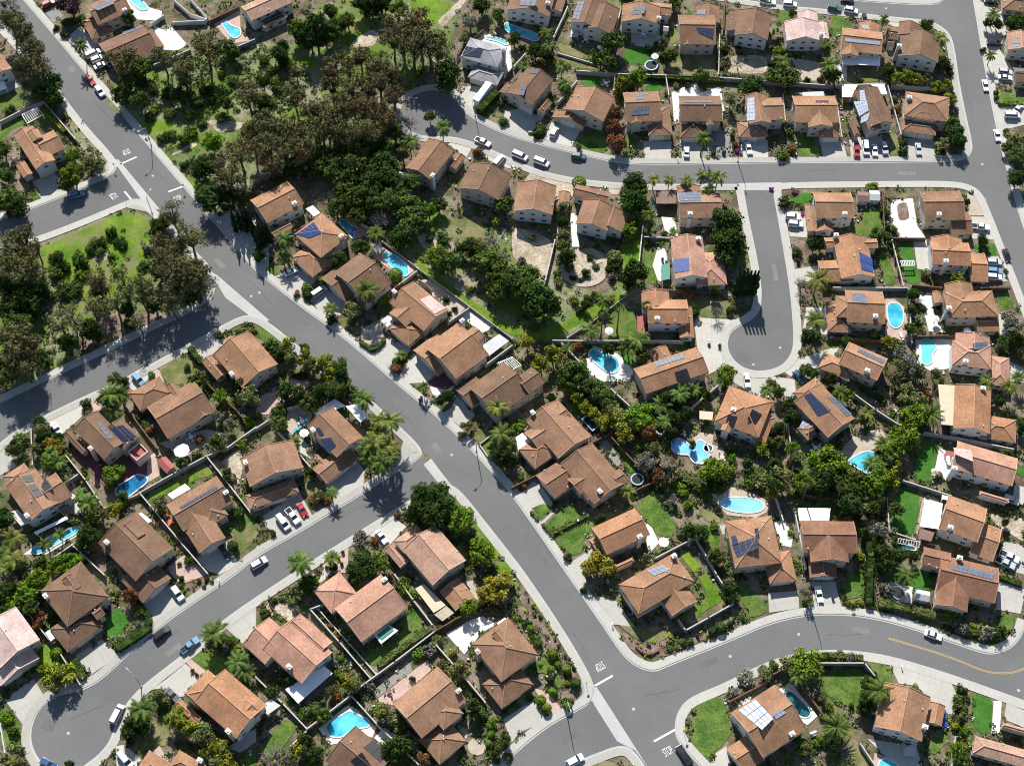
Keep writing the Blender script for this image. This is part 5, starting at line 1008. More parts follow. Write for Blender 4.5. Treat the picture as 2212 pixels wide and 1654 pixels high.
KIND = dict(   # kind: (unit radius, unit height, height of crown centre, words, category, object name)
 oak=(4, 8, 5, 'rounded green tree', 'tree', 'oak_tree'), dark=(4, 8, 5, 'dense dark tree', 'tree', 'evergreen_tree'), bright=(4, 8, 5, 'bright green tree', 'tree', 'broadleaf_tree'),
 yellow=(4, 7.5, 5, 'yellow green tree', 'tree', 'broadleaf_tree'), olive=(4, 7.5, 5, 'dull olive tree', 'tree', 'olive_tree'), grey=(4, 7.5, 5, 'silvery grey tree', 'tree', 'olive_tree'),
 orange=(4, 8, 5, 'golden green tree', 'tree', 'broadleaf_tree'), rust=(4, 8, 5, 'rust coloured tree', 'tree', 'broadleaf_tree'), purple=(4, 8, 5, 'purple black tree', 'tree', 'broadleaf_tree'),
 euc=(4, 13, 9.8, 'tall olive eucalyptus', 'tree', 'eucalyptus_tree'), euc2=(4, 13, 9.8, 'tall brownish eucalyptus', 'tree', 'eucalyptus_tree'), eucg=(4, 13, 9.8, 'thin grey eucalyptus', 'tree', 'eucalyptus_tree'),
 bare=(4, 6.8, 4.5, 'leafless grey tree', 'tree', 'bare_tree'), queen=(3, 7.5, 7.3, 'green feather palm', 'palm', 'feather_palm'), yqueen=(3, 7, 6.8, 'yellowish feather palm', 'palm', 'feather_palm'),
 date=(3.6, 5, 4.4, 'squat spiky palm', 'palm', 'date_palm'), fan=(1.8, 14, 13, 'tall fan palm', 'palm', 'fan_palm'), cyp=(1, 10, 5, 'black pencil cypress', 'tree', 'cypress_tree'),
 shrub=(2, 2.4, 1.2, 'green shrub', 'shrub', 'shrub'), dshrub=(2, 2.4, 1.2, 'dark shrub', 'shrub', 'shrub'), bshrub=(2, 2.4, 1.2, 'bright shrub', 'shrub', 'shrub'), yshrub=(2, 2.4, 1.2, 'yellow shrub', 'shrub', 'shrub'),
 oshrub=(2, 2.4, 1.2, 'olive shrub', 'shrub', 'shrub'), gshrub=(2, 2.4, 1.2, 'grey shrub', 'shrub', 'shrub'), rshrub=(2, 2.4, 1.2, 'reddish shrub', 'shrub', 'shrub'), fshrub=(2, 2.4, 1.2, 'magenta flowering shrub', 'shrub', 'shrub'),
 ball=(1, 2, 1, 'clipped dark ball', 'shrub', 'topiary_shrub'), bball=(1, 2, 1, 'clipped green ball', 'shrub', 'topiary_shrub'))
rt = random.Random(21)
ZONES = [('in the top wooded canyon', [(300,120),(640,60),(700,0),(1000,0),(990,150),(880,220),(860,330),(700,430),(560,395),(470,460),(400,400),(290,270)]),
         ('in the triangular left lot', [(-60,520),(110,505),(330,440),(470,600),(440,665),(320,730),(80,840),(-60,900)]),
         ('in the central grassy hollow', [(640,395),(860,330),(880,420),(1000,480),(1110,500),(1210,560),(1300,560),(1400,640),(1300,690),(1190,745),(1120,740),(930,600),(800,480)])]
def in_poly(x, y, P):
    c = False; j = len(P) - 1
    for i in range(len(P)):
        if (P[i][1] > y) != (P[j][1] > y) and x < (P[j][0] - P[i][0]) * (y - P[i][1]) / (P[j][1] - P[i][1]) + P[i][0]: c = not c
        j = i
    return c
def cat_of(k): return KIND[k][4] == 'shrub' and k not in ('ball', 'bball') or k in ('oak', 'dark', 'bright', 'yellow', 'olive', 'rust', 'grey')
def plant(kind, t, x, y, r, h=None):
    """r = crown radius in metres; x, y = traced centre of the crown"""
    r0, h0, cz, words, cat, name = KIND[kind]
    if kind in ('ball', 'bball') and t == '32': r *= .8
    s = r / r0; sz = (h / h0) if h else max(.55, min(1.25, s ** .7))
    if kind in ('queen', 'yqueen'): sz = (h or 7) / h0
    if kind == 'fan' and not h: sz = 1
    v = rt.choice(TEMPL[kind])
    p = TW(t, x, y, cz * sz)
    o = empty(name, (p.x, p.y, 0), rt.uniform(0, 6.28)); j = .18 if cat_of(kind) else 0.0; o.scale = (s * rt.uniform(1 - j, 1 + j), s * rt.uniform(1 - j, 1 + j), sz * rt.uniform(1 - j, 1 + j * .5))
    if v[1]:
        b = bpy.data.objects.new('trunk', v[1]); COL.objects.link(b); b.parent = o
    c = bpy.data.objects.new('crown' if v[1] else 'foliage', v[0]); COL.objects.link(c); c.parent = o
    X, Y = tl(t, x, y)
    z = next((zn for zn, P in ZONES if in_poly(X, Y, P)), None)
    size = ''
    if cat == 'tree' and kind not in ('cyp',): size = 'large ' if r >= 5.2 else ('small ' if r < 2.8 else '')
    if cat == 'shrub' and kind not in ('ball', 'bball'): size = 'low wide ' if r > 2.6 else ('tiny ' if r < 1.2 else '')
    if size and len(words.split()) > 2: words = words.split(' ', 1)[1]
    thing(o, size + words, cat, 'by', {'tree': 'trees of the neighbourhood', 'palm': 'palms of the neighbourhood', 'shrub': 'garden shrubs'}[cat], zone=z)
    return o
PL = {
'00': 'euc 130 200 5, euc 60 120 5, euc 190 300 4.5, euc 300 420 5, euc 230 520 4.5, euc 330 560 5, dark 390 740 5, dark 470 850 3.5, purple 600 40 5.5, euc 1050 500 6, oak 1140 630 5, oak 1230 560 3.5, euc 1400 480 4, euc 1560 560 5, euc 1770 390 5.5 15, oak 1950 400 3.5, oak 2010 440 3, euc 2130 790 4.5, oak 1080 800 4, oak 1200 870 4, dshrub 1700 880 3.4, dshrub 1850 850 3, dark 1550 820 3.2, dshrub 1450 800 2.6, shrub 1330 760 2.6, dshrub 1780 780 2.6, shrub 1230 690 2.2, oak 1600 690 3, queen 700 390 2.6 8, bright 620 1330 3.5, bright 620 1490 5, olive 770 1400 3.5, olive 840 1430 3, grey 230 840 3.5, dshrub 90 950 2.2, dark 1750 1450 4.5, euc 1950 1500 6, bright 1830 1220 3.5, euc2 2060 1290 5.5, euc 2170 1150 5, dshrub 1410 1180 2.4, dshrub 1580 1210 2.6, shrub 1500 1160 2, shrub 1750 1050 2.4, dshrub 1600 1420 1.8, oak 1120 150 3, shrub 560 190 2.4, shrub 630 180 2, shrub 700 150 2, oak 20 1290 3, oak 560 1600 3, bare 860 1480 3, oak 40 1500 3.5, gshrub 150 1400 2, shrub 1450 990 2.6, shrub 1280 1000 2.5, shrub 1650 1000 2.3, shrub 1900 1010 2.3, bshrub 1330 940 2, shrub 560 290 2, dshrub 480 240 1.6, shrub 1900 640 2, shrub 2000 700 2, oak 1950 900 3, bshrub 1660 1130 2.4',
'01': 'euc 1250 220 6 16, euc2 1410 200 7 18, euc 1350 370 6 16, euc 1500 330 6.5 17, euc 1180 320 5 15, euc 1560 420 5 14, dark 1650 640 6.5 14, dark 510 230 5.5 15, dark 470 340 4 11, bright 360 240 3.2 9, dark 370 330 2.4, dark 230 400 2.6, dark 640 90 3, oak 720 220 3.5, oak 790 170 3.2, dark 1000 60 4, dark 930 30 4, dark 1080 20 4, bright 1230 70 3.5, grey 1850 190 3.2, olive 1800 330 2.6, dark 1950 40 3.5, euc2 650 600 5, euc 790 530 4.5, euc2 900 480 4.5, euc 1050 550 5, euc2 1180 620 4.5, euc 640 700 4.5, euc 820 710 5, euc2 960 740 5, euc2 1060 710 4.5, euc2 1190 810 4, olive 350 640 3, euc 330 820 4.5, euc2 470 930 5, euc 600 960 5, euc 750 870 4.5, euc2 900 890 5, euc2 1040 940 5, euc2 1080 1010 5, euc 200 1090 5, euc 80 1040 5, euc2 330 1100 5, euc 430 1180 4.5, euc 560 1110 5, euc 700 1120 5, euc 90 1240 5, euc 230 1280 4.5, euc2 120 1370 4.5, euc2 380 1290 4.5, euc 890 1120 4.5, euc 1010 1120 4.5, oak 700 1300 5, oak 850 1400 5.5, oak 650 1430 5, bright 540 1380 3.5, oak 980 1450 5, dark 1120 1430 4.5, dark 820 1540 5.5, dark 1000 1580 5.5, dark 1150 1560 5, oak 1290 1590 5, dark 740 1570 4, oak 1190 1120 3.5, bare 1330 1060 4, queen 1330 1230 3.2 7, queen 1610 1100 3.2 8, rshrub 1920 1300 2.4, shrub 2150 1040 2.2, dshrub 2130 900 1.6, oak 60 700 3, oak 30 850 3, dark 500 1420 3.5, dark 1050 1270 4, oak 920 1270 4, euc 520 1040 4.5, euc 680 1020 4.5, dark 300 1430 4, shrub 120 600 2.6, shrub 60 520 2.6, shrub 160 690 2.6, shrub 60 900 2.4, shrub 150 880 2.2, shrub 200 760 2.4, dshrub 250 560 2.4, dark 200 480 3, shrub 300 560 2.6, oshrub 1840 420 2, oak 2100 130 2.6, shrub 1900 380 1.8, oak 1500 1000 2.5, bright 970 1300 2.5, oak 600 330 3.5, oak 660 290 3.5, olive 1270 1330 3, dshrub 1250 1280 2',
'02': 'queen 300 290 3 7, queen 330 400 2.8 6, oak 870 350 4.2, oak 770 500 3.8, dark 860 530 3, queen 430 570 3 6, dark 300 470 3.2, dark 200 430 3, dark 1370 470 3.2, olive 1310 370 2.5, yellow 970 720 3.6 6.5, bright 1090 670 4.2, dark 1010 760 3, olive 1890 880 2.6, rust 900 990 2.8, rust 870 1090 2.8, rust 910 1220 4.3 8, dark 2080 730 4.6, oak 1640 650 2.6, olive 1840 560 2.4, queen 1650 1200 3 8, dark 1050 1570 4.4, bball 580 1580 2.3 4, yqueen 1225 1550 2.3 5, yqueen 1360 1555 2.2 5, yqueen 1510 1560 2.7 6, yqueen 1640 1520 2.4 8, yqueen 1780 1530 3 9, shrub 260 1120 2.4, dshrub 220 1160 1.8, queen 450 730 3 7, queen 480 800 2.4 5, dshrub 1790 540 2, yshrub 930 800 2, ball 1740 1320 .9, ball 1830 1320 .7, fshrub 1950 1300 1, rshrub 1930 1250 1.3, dark 990 0 2.6, oak 1400 20 2.5, dark 780 70 2.6, shrub 1240 380 1.6, oshrub 1420 740 1.4, dshrub 1520 740 1.3, oshrub 1340 800 1.2, queen 110 580 2.4 5, dark 20 330 2.4, dshrub 1180 420 1.6, shrub 570 1270 1.4, bare 1960 540 3, dark 1840 430 2.2, dshrub 1900 1180 1.4, oak 2100 800 2.4, yshrub 1350 790 1.2, dshrub 90 410 1.6, shrub 1100 1590 2.4, queen 1710 1640 2.4 6, oak 1090 1640 3',
'03': 'oak 160 640 4.6, queen 140 530 3.4 6, queen 520 560 3.4 9, queen 500 390 2.6 7, dark 550 640 3, queen 1010 170 2.2 6, oak 1370 210 3.2, yqueen 1490 330 3.2 6, olive 1400 300 2.6, dark 1500 540 2.6, dark 1040 600 3, yellow 1120 670 2.4, yellow 1200 650 2.6, yellow 1290 680 2.6, olive 1370 690 2.4, yellow 1460 740 2.6, yellow 1550 740 2.4, yellow 1580 840 2.5, dark 1620 1130 3.6, dark 1650 1210 3.4, oak 1590 1070 3, olive 1510 1230 2.8, dshrub 1170 1240 1.6, dshrub 1170 1310 1.5, queen 1960 130 3 6, dark 2150 190 4.6, queen 1930 480 2.2 5, oak 1990 200 2.2, olive 2130 1200 3.4, oak 2150 1330 3.2, dark 2160 1540 3.4, rshrub 210 1280 2, shrub 140 1330 2.6, shrub 180 1150 2, rshrub 1110 940 1.8, bshrub 110 430 2, fshrub 30 1630 .9, bshrub 900 1600 2, oak 210 110 1.8, dshrub 80 350 1.5, ball 1970 800 .9, ball 1970 850 .8, dshrub 1520 1300 1.4, dshrub 1860 430 1.2, oak 50 640 3, dshrub 460 680 1.5, dshrub 330 690 1.4, dshrub 780 700 1.8, dark 60 560 2.2, oshrub 1090 850 1.4, shrub 230 1300 1.6, gshrub 200 1070 2, shrub 1060 640 2, dshrub 1560 600 2.2, oak 2070 1260 2.4, shrub 2050 1130 1.4, oak 1900 200 1.8',
'10': 'oak 60 60 5, dark 130 130 4, euc 180 400 4.6, euc 90 430 4.5, euc 60 570 5, euc 230 560 4.6, euc 130 690 5, eucg 300 480 3.2, eucg 270 670 4, dark 60 760 5, dark 230 900 5, dark 330 850 4, dark 250 1000 4, dark 100 1000 4.5, oak 150 1140 5, euc 60 1240 5, euc 180 1250 5, euc 90 1410 5, euc 240 1330 4.5, oak 60 1550 5, euc 180 1490 4.5, oak 340 1420 2.6, oak 350 1490 2, dshrub 480 570 3.2, dshrub 540 640 3, shrub 490 690 2.8, dshrub 700 620 3, shrub 660 560 2.2, dshrub 850 440 3, shrub 790 490 2.4, dshrub 960 350 2.2, dshrub 1040 430 3, shrub 960 550 1.4, shrub 850 520 2, dshrub 560 880 3.8, dshrub 620 840 3.4, shrub 400 890 3, eucg 1490 190 5, dark 1350 320 3.4, dark 1400 240 2.8, euc 1400 430 3.8, euc 1630 380 5, euc 1550 470 4, euc 1460 560 4.2, euc 1560 690 6, euc 1680 750 5, euc 1440 650 5, dark 1370 690 3.4, dark 1640 880 5, euc 1540 800 4.5, euc 1720 660 3.6, eucg 500 1100 4.2, eucg 600 1030 3.6, euc 830 780 3.8 13, dark 850 840 3, eucg 1050 750 4.6 15, eucg 1080 880 4, eucg 980 960 4, eucg 1200 780 4.6 16, eucg 1220 900 4, eucg 1300 840 3.6, eucg 1400 900 4.6 14, eucg 1480 970 3.2, eucg 900 1010 4 12, eucg 780 980 3.2, eucg 640 1100 3.6, dark 760 1180 3.4 9, dark 820 1220 3, dark 580 1290 3.2 9, eucg 1180 1100 3.2, dark 1130 1150 2.6, dark 1830 60 5, dark 1960 0 4, oak 2080 30 3, bshrub 700 720 2.4, bshrub 1010 680 1.8, gshrub 1260 490 2, shrub 1250 620 1.8, shrub 1210 660 1.6, olive 2150 1190 3, dshrub 1900 1240 1.5, shrub 1620 1520 1.4, shrub 1300 1590 1.6, oak 1700 1620 2.6, oak 990 1620 2.5, dshrub 1060 1640 1.8, shrub 2060 1210 1.4, dark 1100 1010 3, dark 1340 990 3, shrub 430 1470 1.6',
'11': 'queen 250 420 3.2 8, queen 230 560 2.8 4, shrub 430 820 2.2, shrub 430 880 2, rshrub 350 880 1.4, queen 640 1020 2.6 4, dshrub 640 1100 2.2, olive 840 1010 4.2 6, queen 970 860 4.2 9, bball 1205 720 2.2 4, oak 690 140 3.6, oak 900 470 3, queen 1040 370 3.2 5, oak 730 590 2.6, oak 800 40 4.2, oak 930 60 5, oak 1050 90 4.6, oak 1180 80 5, oak 1300 120 5, oak 1330 230 5.2, bare 1080 240 4.2, dark 1240 390 4.6 6, bright 1490 150 3, bright 1570 560 4.2, oak 1600 620 4.4, dark 1850 480 4 8, olive 1760 480 2.6, bare 2030 430 3.2, oak 2000 600 5, oak 2080 700 4.6, oak 2110 820 4.6, dark 2190 780 4.5, dshrub 1620 400 2.4, ball 1500 415 1.2, oak 2150 110 3.2, yshrub 2060 240 2.2, shrub 1840 840 1.6, yellow 280 1310 2.8, dark 190 1400 2.8, olive 300 1440 3, yellow 430 1420 3, yellow 560 1470 3.4, olive 480 1510 3, yellow 640 1560 3, dark 730 1570 2.8, rshrub 1210 1530 2, oak 870 230 3.6, oak 1400 220 3.6, rshrub 1930 450 1.8, gshrub 800 200 2, ball 2010 980 .7, dshrub 1720 1010 1.2, dshrub 1670 1050 .9, dshrub 1640 930 1.2, dark 130 250 2.2, bshrub 580 770 2, bshrub 1100 920 2, shrub 230 1400 2, oak 120 1330 2.4, bare 2120 560 2.6, oak 1680 620 3.4, dark 1940 530 3, oak 720 1500 2.4, bshrub 840 100 1.4, dshrub 380 1580 2.2, shrub 420 1330 1.6, oak 1580 100 3, bshrub 1500 330 2, queen 1250 1420 2 3, dark 30 540 2.6',
'12': 'dark 1060 100 4.4 9, queen 1180 200 2.6 6, dark 1000 40 3, olive 450 140 2.2, olive 440 370 2.6, olive 440 470 3.2, dark 470 560 3.2, oak 60 780 5, oak 150 840 5, dark 230 930 6, oak 130 720 4, dark 320 990 4.5, oak 250 1060 4.2, dark 1070 690 4.6 9, dark 1000 760 3.5, dark 1870 260 5.6 13, dark 1900 430 5.6 12, oak 1820 360 4.2, oak 1850 540 4.2, fan 930 1010 1.9, fan 1170 990 1.9, fan 790 1060 1.9, queen 1090 1290 4 6, queen 1010 1340 3.4 5, queen 690 1190 3.2 5, rshrub 850 930 1.8, yellow 350 1390 3.8, yellow 250 1480 3.4, olive 440 1470 3.4, oak 550 1560 4, oak 480 1630 3.2, yellow 130 1310 3.2, bright 1850 1590 3.4, rshrub 1530 890 2, dshrub 680 560 1.4, dshrub 640 700 1.6, shrub 730 640 1.3, dshrub 530 750 1.2, oshrub 500 660 1.8, shrub 600 760 1.1, dshrub 850 650 2, oshrub 880 560 2.4, gshrub 860 740 2, dshrub 920 640 2.2, dshrub 640 930 2, dshrub 590 1030 1.6, bshrub 540 940 1.6, dshrub 720 900 1.6, dshrub 1580 1040 2.6, ball 1880 1030 1.1, bare 1770 1040 2.4, oshrub 1920 990 1.6, bright 1010 330 2.6, oshrub 1000 430 2, dark 1750 870 2.2, oak 1150 150 2.4, dshrub 1170 440 1.6, shrub 1170 340 1.6, queen 1400 340 1.6 3, shrub 1320 370 1.4, bshrub 180 400 1.4, dark 430 260 2.2, gshrub 80 600 1.8, shrub 380 700 1.6, oshrub 400 780 1.8, yellow 450 1560 2.4, dark 830 1360 2.2, oak 1130 1420 2.4, shrub 1700 1320 .7, shrub 1790 1330 .8, oak 640 980 1.6, queen 480 1360 2.2 4, rshrub 560 1340 2, dshrub 880 1280 1.8, queen 780 940 2.6 4, bshrub 1080 260 2',
'13': 'yqueen 430 770 4.4 8, yqueen 410 1110 3.8 8, dshrub 400 1240 2.6, dshrub 320 1230 2.2, yshrub 560 830 2, oak 950 370 2.6, grey 2140 1160 3.8, grey 2080 1070 2.8, dark 2150 1270 3.2, bright 1650 750 2.6, gshrub 1790 800 2, yellow 1050 1280 2.4, oak 330 1530 2.6, oak 390 1570 2, grey 1170 1400 3.2, grey 1230 1500 3.6, olive 1300 1550 3.2, olive 1450 1570 2.6, olive 1150 1520 3, dshrub 1020 290 2, dshrub 1010 180 2, dark 400 460 2.4, dark 460 460 2.2, dshrub 1060 430 2, dshrub 1090 500 1.6, oshrub 1880 480 2, bare 290 790 2.6, dshrub 270 530 1.5, gshrub 240 500 1.6, ball 230 545 .9, dshrub 260 610 1.2, dshrub 1130 600 1.6, shrub 1030 370 1.8, oshrub 1360 720 1.8, dshrub 1720 80 1, dshrub 540 20 1.2, fshrub 300 190 .8, fshrub 240 0 .9, dshrub 130 100 2.2, yshrub 900 1220 1.8, yshrub 820 1270 1.6, gshrub 540 1250 1.8, dark 1260 880 2.2, oak 1240 1000 2, gshrub 1290 1100 1.8, oak 1230 1180 2, queen 1900 1640 2.6 5, queen 2160 1600 2.4 5, gshrub 2000 1340 2, shrub 2040 1400 1.8, dark 1850 420 2, shrub 1900 850 1.6, oak 2050 1310 2.6, shrub 1340 1010 1.2, bshrub 940 380 1.8, dshrub 1010 1120 1.2, shrub 1080 330 1.6, olive 1110 1600 3, dark 560 1590 2, oak 690 1280 1.6',
'20': 'queen 970 100 4 7, dark 900 120 2.8, dshrub 730 190 2.4, oshrub 760 250 1.6, queen 1000 240 3 5, queen 1040 90 3 6, olive 350 390 2.8, shrub 160 480 3, oak 120 570 2.8, shrub 190 650 2.4, orange 480 560 2.8, orange 430 520 2.2, bshrub 430 670 2.4, queen 500 690 2.8 6, bright 980 780 3.8 5, oak 950 840 2.4, queen 770 1030 3.2 5, olive 860 1130 3.2, yellow 1010 1090 2.6, oak 1880 510 2.6, oak 1560 680 2.2, oshrub 1700 610 1.8, olive 2130 110 4.4, dark 2080 20 2.6, yqueen 120 1340 3.4 6, queen 50 1450 3 5, yqueen 120 1540 3.4 6, queen 390 1400 2.4 5, queen 510 1310 2 4, dark 720 1330 3.4, dark 800 1290 2.8, bright 500 1560 3.2, bright 620 1530 3, ball 2060 1140 1.7 3.4, ball 2010 1410 1.6 3.2, dshrub 1640 1530 1.8, olive 1370 1040 2.6, rshrub 1280 410 1.6, shrub 1260 350 1.6, shrub 1200 280 1.6, dark 330 340 2.6, dark 480 470 2.2, dark 380 470 2.4, olive 300 560 2, queen 440 610 2.4 6, dark 20 1180 3, olive 700 1020 2.4, oak 1060 990 2.2, oshrub 640 1180 1.8, dark 800 1200 2.4, gshrub 1120 1120 2, oak 1960 780 1.8, dshrub 1270 250 1.8, shrub 1550 560 1.4, bright 1900 110 2.4, bshrub 2020 170 2, bshrub 2150 340 2, grey 1900 280 2.2, grey 1980 350 1.8, yshrub 1380 1110 1.6, dshrub 1660 1250 1.4, shrub 700 1430 1.6, dark 330 1560 2, yqueen 40 1600 3 5, oshrub 1550 1560 .9, shrub 1900 620 1.8, bshrub 2080 520 2.2, rshrub 1720 480 1.6',
'21': 'dark 1430 990 4.2 9, dark 1560 960 4.4 9, dark 1620 1080 4 9, dark 1400 1110 4.2 9, dark 1520 1170 4.2 9, bright 1780 1160 4.4, oak 1770 1280 3, bright 1950 1440 4.2, queen 930 150 3.2 7, queen 880 110 2.6 6, yqueen 1160 330 4.2 9, yqueen 1060 330 3.4 8, yqueen 1010 520 4.2 9, yqueen 1140 550 4 9, queen 1080 680 3.6 9, queen 960 640 3 8, yqueen 1160 650 3 9, queen 950 560 3.2 9, oak 470 160 3.6, dark 560 80 4, oak 640 40 3.6, oak 700 70 3, oak 200 350 2.6, oak 190 250 2.6, queen 330 520 2.2 4, yqueen 2090 220 3.8 8, queen 2130 450 3.8 8, dark 2130 650 3.2, olive 1820 360 2.2, dark 1600 150 2, dark 1660 110 1.8, grey 910 1370 3.6 6, rust 900 1330 2.4, dark 920 1560 4.4 6, dark 860 1600 2.6, bshrub 1060 1500 2.4, queen 370 1560 4 8, queen 660 1520 2.6 4, dshrub 660 1590 1.6, oshrub 540 980 2.4, queen 650 950 2.2 4, rshrub 500 1000 1.6, rshrub 620 1010 1.4, ball 710 1510 .5, ball 740 1560 .5, ball 690 1570 .5, ball 610 1590 .5, ball 750 1460 .5, dark 360 100 3, rshrub 1220 1130 1.2, rshrub 1020 1360 1.4, queen 1050 420 2.6 7, queen 2180 520 2.6 6, bright 1100 1570 2, dark 470 770 1.4, bshrub 440 450 1.4, dshrub 830 60 1.8, oshrub 1780 440 1.4, queen 1440 30 1.8 4, olive 2050 560 2.2, dshrub 150 1290 1.2, oak 760 20 2.4, dark 250 60 3',
'22': 'yellow 500 50 2.2, yellow 560 120 2.2, yellow 640 200 2.2, yellow 720 270 2.3, yellow 800 340 2.6, oak 760 70 3.4, oak 830 150 3.4, oak 680 30 2.6, yellow 900 300 3.4, olive 850 260 2.6, yellow 980 430 3, bright 1100 270 4.2, bright 1070 330 3, bright 1180 320 3, dark 1330 130 3.4, queen 1300 190 3.2 5, queen 1450 100 3.2 6, dark 1520 80 2.6, queen 1580 60 2.6 5, olive 1210 570 2.6, rust 1180 440 2.4, grey 1170 660 3.2, grey 1340 740 3.4, rust 1270 800 2.4, oshrub 1560 830 2.6, oshrub 1640 850 2.4, oshrub 1470 800 2.4, bright 1730 750 4.2, bshrub 1860 770 2.6, shrub 1670 830 3, dshrub 1780 870 3, shrub 2060 820 3.4, oshrub 2160 840 3.2, shrub 2110 760 3, yellow 2170 560 2.6, orange 740 1570 4.2 7, orange 680 1600 2.8, orange 830 1600 2.6, yqueen 1010 940 2.4 5, dark 760 1170 2, dark 1640 1300 2.6, dark 1560 1270 2.6, oak 1760 1490 2.6, olive 1180 1530 2.6, grey 1410 990 1.6, gshrub 1360 1040 1.4, gshrub 1290 980 1.2, shrub 1390 1090 1.3, bshrub 1470 920 2.2, bshrub 1520 1060 1.8, bshrub 1320 900 1.6, dark 1390 300 3, dark 1500 250 2.6, queen 1330 330 2.6 5, dark 1370 430 2.4, gshrub 1480 430 1.4, rshrub 1380 690 2, gshrub 1320 670 1.8, oshrub 1100 650 1.8, bshrub 1120 540 1.8, olive 940 960 1.6, dshrub 30 650 1.6, shrub 80 800 1.4, rshrub 100 890 1.2, bshrub 40 370 2.4, dark 340 120 1.6, dshrub 480 1500 1.4, bshrub 880 330 2, olive 920 370 2.2, dark 1700 100 2, dshrub 1620 120 1.6, bshrub 1900 650 1.4, shrub 1600 890 2.4, dark 1560 530 1.4, olive 2110 200 2, bshrub 1420 870 1.6, grey 1120 700 2, bshrub 1750 1240 1.4, dshrub 1480 1320 1.6, queen 2190 60 2 4, shrub 1820 1620 1.6, bshrub 1690 330 1.4, dark 2030 690 2',
'23': 'date 1410 260 4 6, bright 1260 300 4.2, olive 1320 230 3.2, olive 1200 80 4, olive 1290 130 4, olive 1230 170 3, bright 1170 470 4.4, bright 1080 580 3.8, queen 1010 520 3.2 6, bright 540 690 5, bright 460 660 4, dark 560 800 4.5, bright 620 760 4, dark 440 840 4.5, bright 900 890 4.2, yellow 1060 800 4, bright 960 830 3.6, oak 780 850 4, dark 740 950 4, fan 355 860 1.9 12, fan 640 900 1.8 11, olive 130 830 4.4, oak 60 860 3.8, yellow 40 920 2.6, dark 700 1050 3.2, olive 850 1050 3.2, olive 950 1000 3, grey 1000 1270 3.6, bare 920 1240 3, dark 1000 1480 3, dark 1130 1490 2.6, dark 190 290 2.6, dark 190 180 2.6, dark 80 400 2.4, oak 50 520 2.4, yqueen 850 260 2.6 4, yqueen 2080 40 2.8 6, yqueen 1890 20 2.2 5, oak 2060 620 2, dark 2190 390 2, dark 1010 1570 2.4, dark 960 1370 2.4, oak 1060 660 3, yellow 1110 720 2.6, bright 210 560 2.4, olive 220 660 2.6, dark 60 680 2.4, oak 90 80 2.2, queen 630 80 2.6 5, bright 700 110 2.4, oak 820 320 1.8, dark 900 1110 2.6, olive 760 1090 2.6, olive 860 1170 2.4, bright 300 850 3, bshrub 790 1500 2, bshrub 880 1350 1.8, dshrub 1110 1360 1.6, gshrub 950 1440 1.6, rshrub 1380 100 2, dark 2060 1200 1.4, dshrub 1960 600 1.4, oshrub 760 1230 1.6, dark 830 1280 1.8, bshrub 200 1290 1.2, shrub 2090 740 1.6, gshrub 1480 800 1.6, olive 960 610 2, queen 900 690 3 6, queen 960 700 2.8 5, oak 510 600 2.4, bshrub 900 1230 2, dark 2000 150 1.8, olive 700 1180 1.6, dark 1260 1500 1.6, oak 1110 1090 2.6',
'30': 'bright 250 120 3.8, bright 330 40 3.2, bright 120 240 3, oak 240 260 3.2, rust 340 370 1.8, dark 60 130 3, dark 30 210 3, bball 490 680 1.6, yellow 520 870 4 6, olive 460 950 3, queen 1870 500 4.2 6, dark 1860 600 2.6, queen 2060 760 3.4 5, queen 2110 840 3 4, olive 1370 1040 2 5, queen 1220 1150 3.8 6, dark 1130 1270 3, dark 1210 1310 3, dark 1100 1350 2.4, yellow 1500 1230 3, yellow 1580 1290 3.2, yellow 1670 1330 3, olive 1770 1380 3.4, yellow 1830 1480 3.4, olive 1880 1570 3.4, yellow 1970 1640 3, olive 110 1570 4, rust 1120 180 2.6, shrub 1180 320 1.8, gshrub 1200 430 1.2, gshrub 1100 530 1.2, gshrub 1150 490 1, bshrub 380 820 2, bshrub 60 1240 2.2, shrub 100 1350 2, gshrub 1960 640 1.4, shrub 1980 560 1.6, bshrub 2060 640 1.4, dshrub 460 680 1.2, rshrub 1660 830 .7, rshrub 1700 860 .7, dshrub 1560 40 1, rshrub 1720 50 .7, rshrub 1780 40 .7, oshrub 1760 100 .7, oshrub 1830 60 .7, shrub 1560 100 1, oshrub 1420 1100 1.8, shrub 1380 1170 1.4, dshrub 1120 1430 1.4, oak 1940 1560 2.4, dark 600 1640 1.4, shrub 2090 690 1.2, rust 310 430 1.6, bshrub 170 200 2.2, bshrub 40 330 2, dark 70 640 1.8, bshrub 530 620 1',
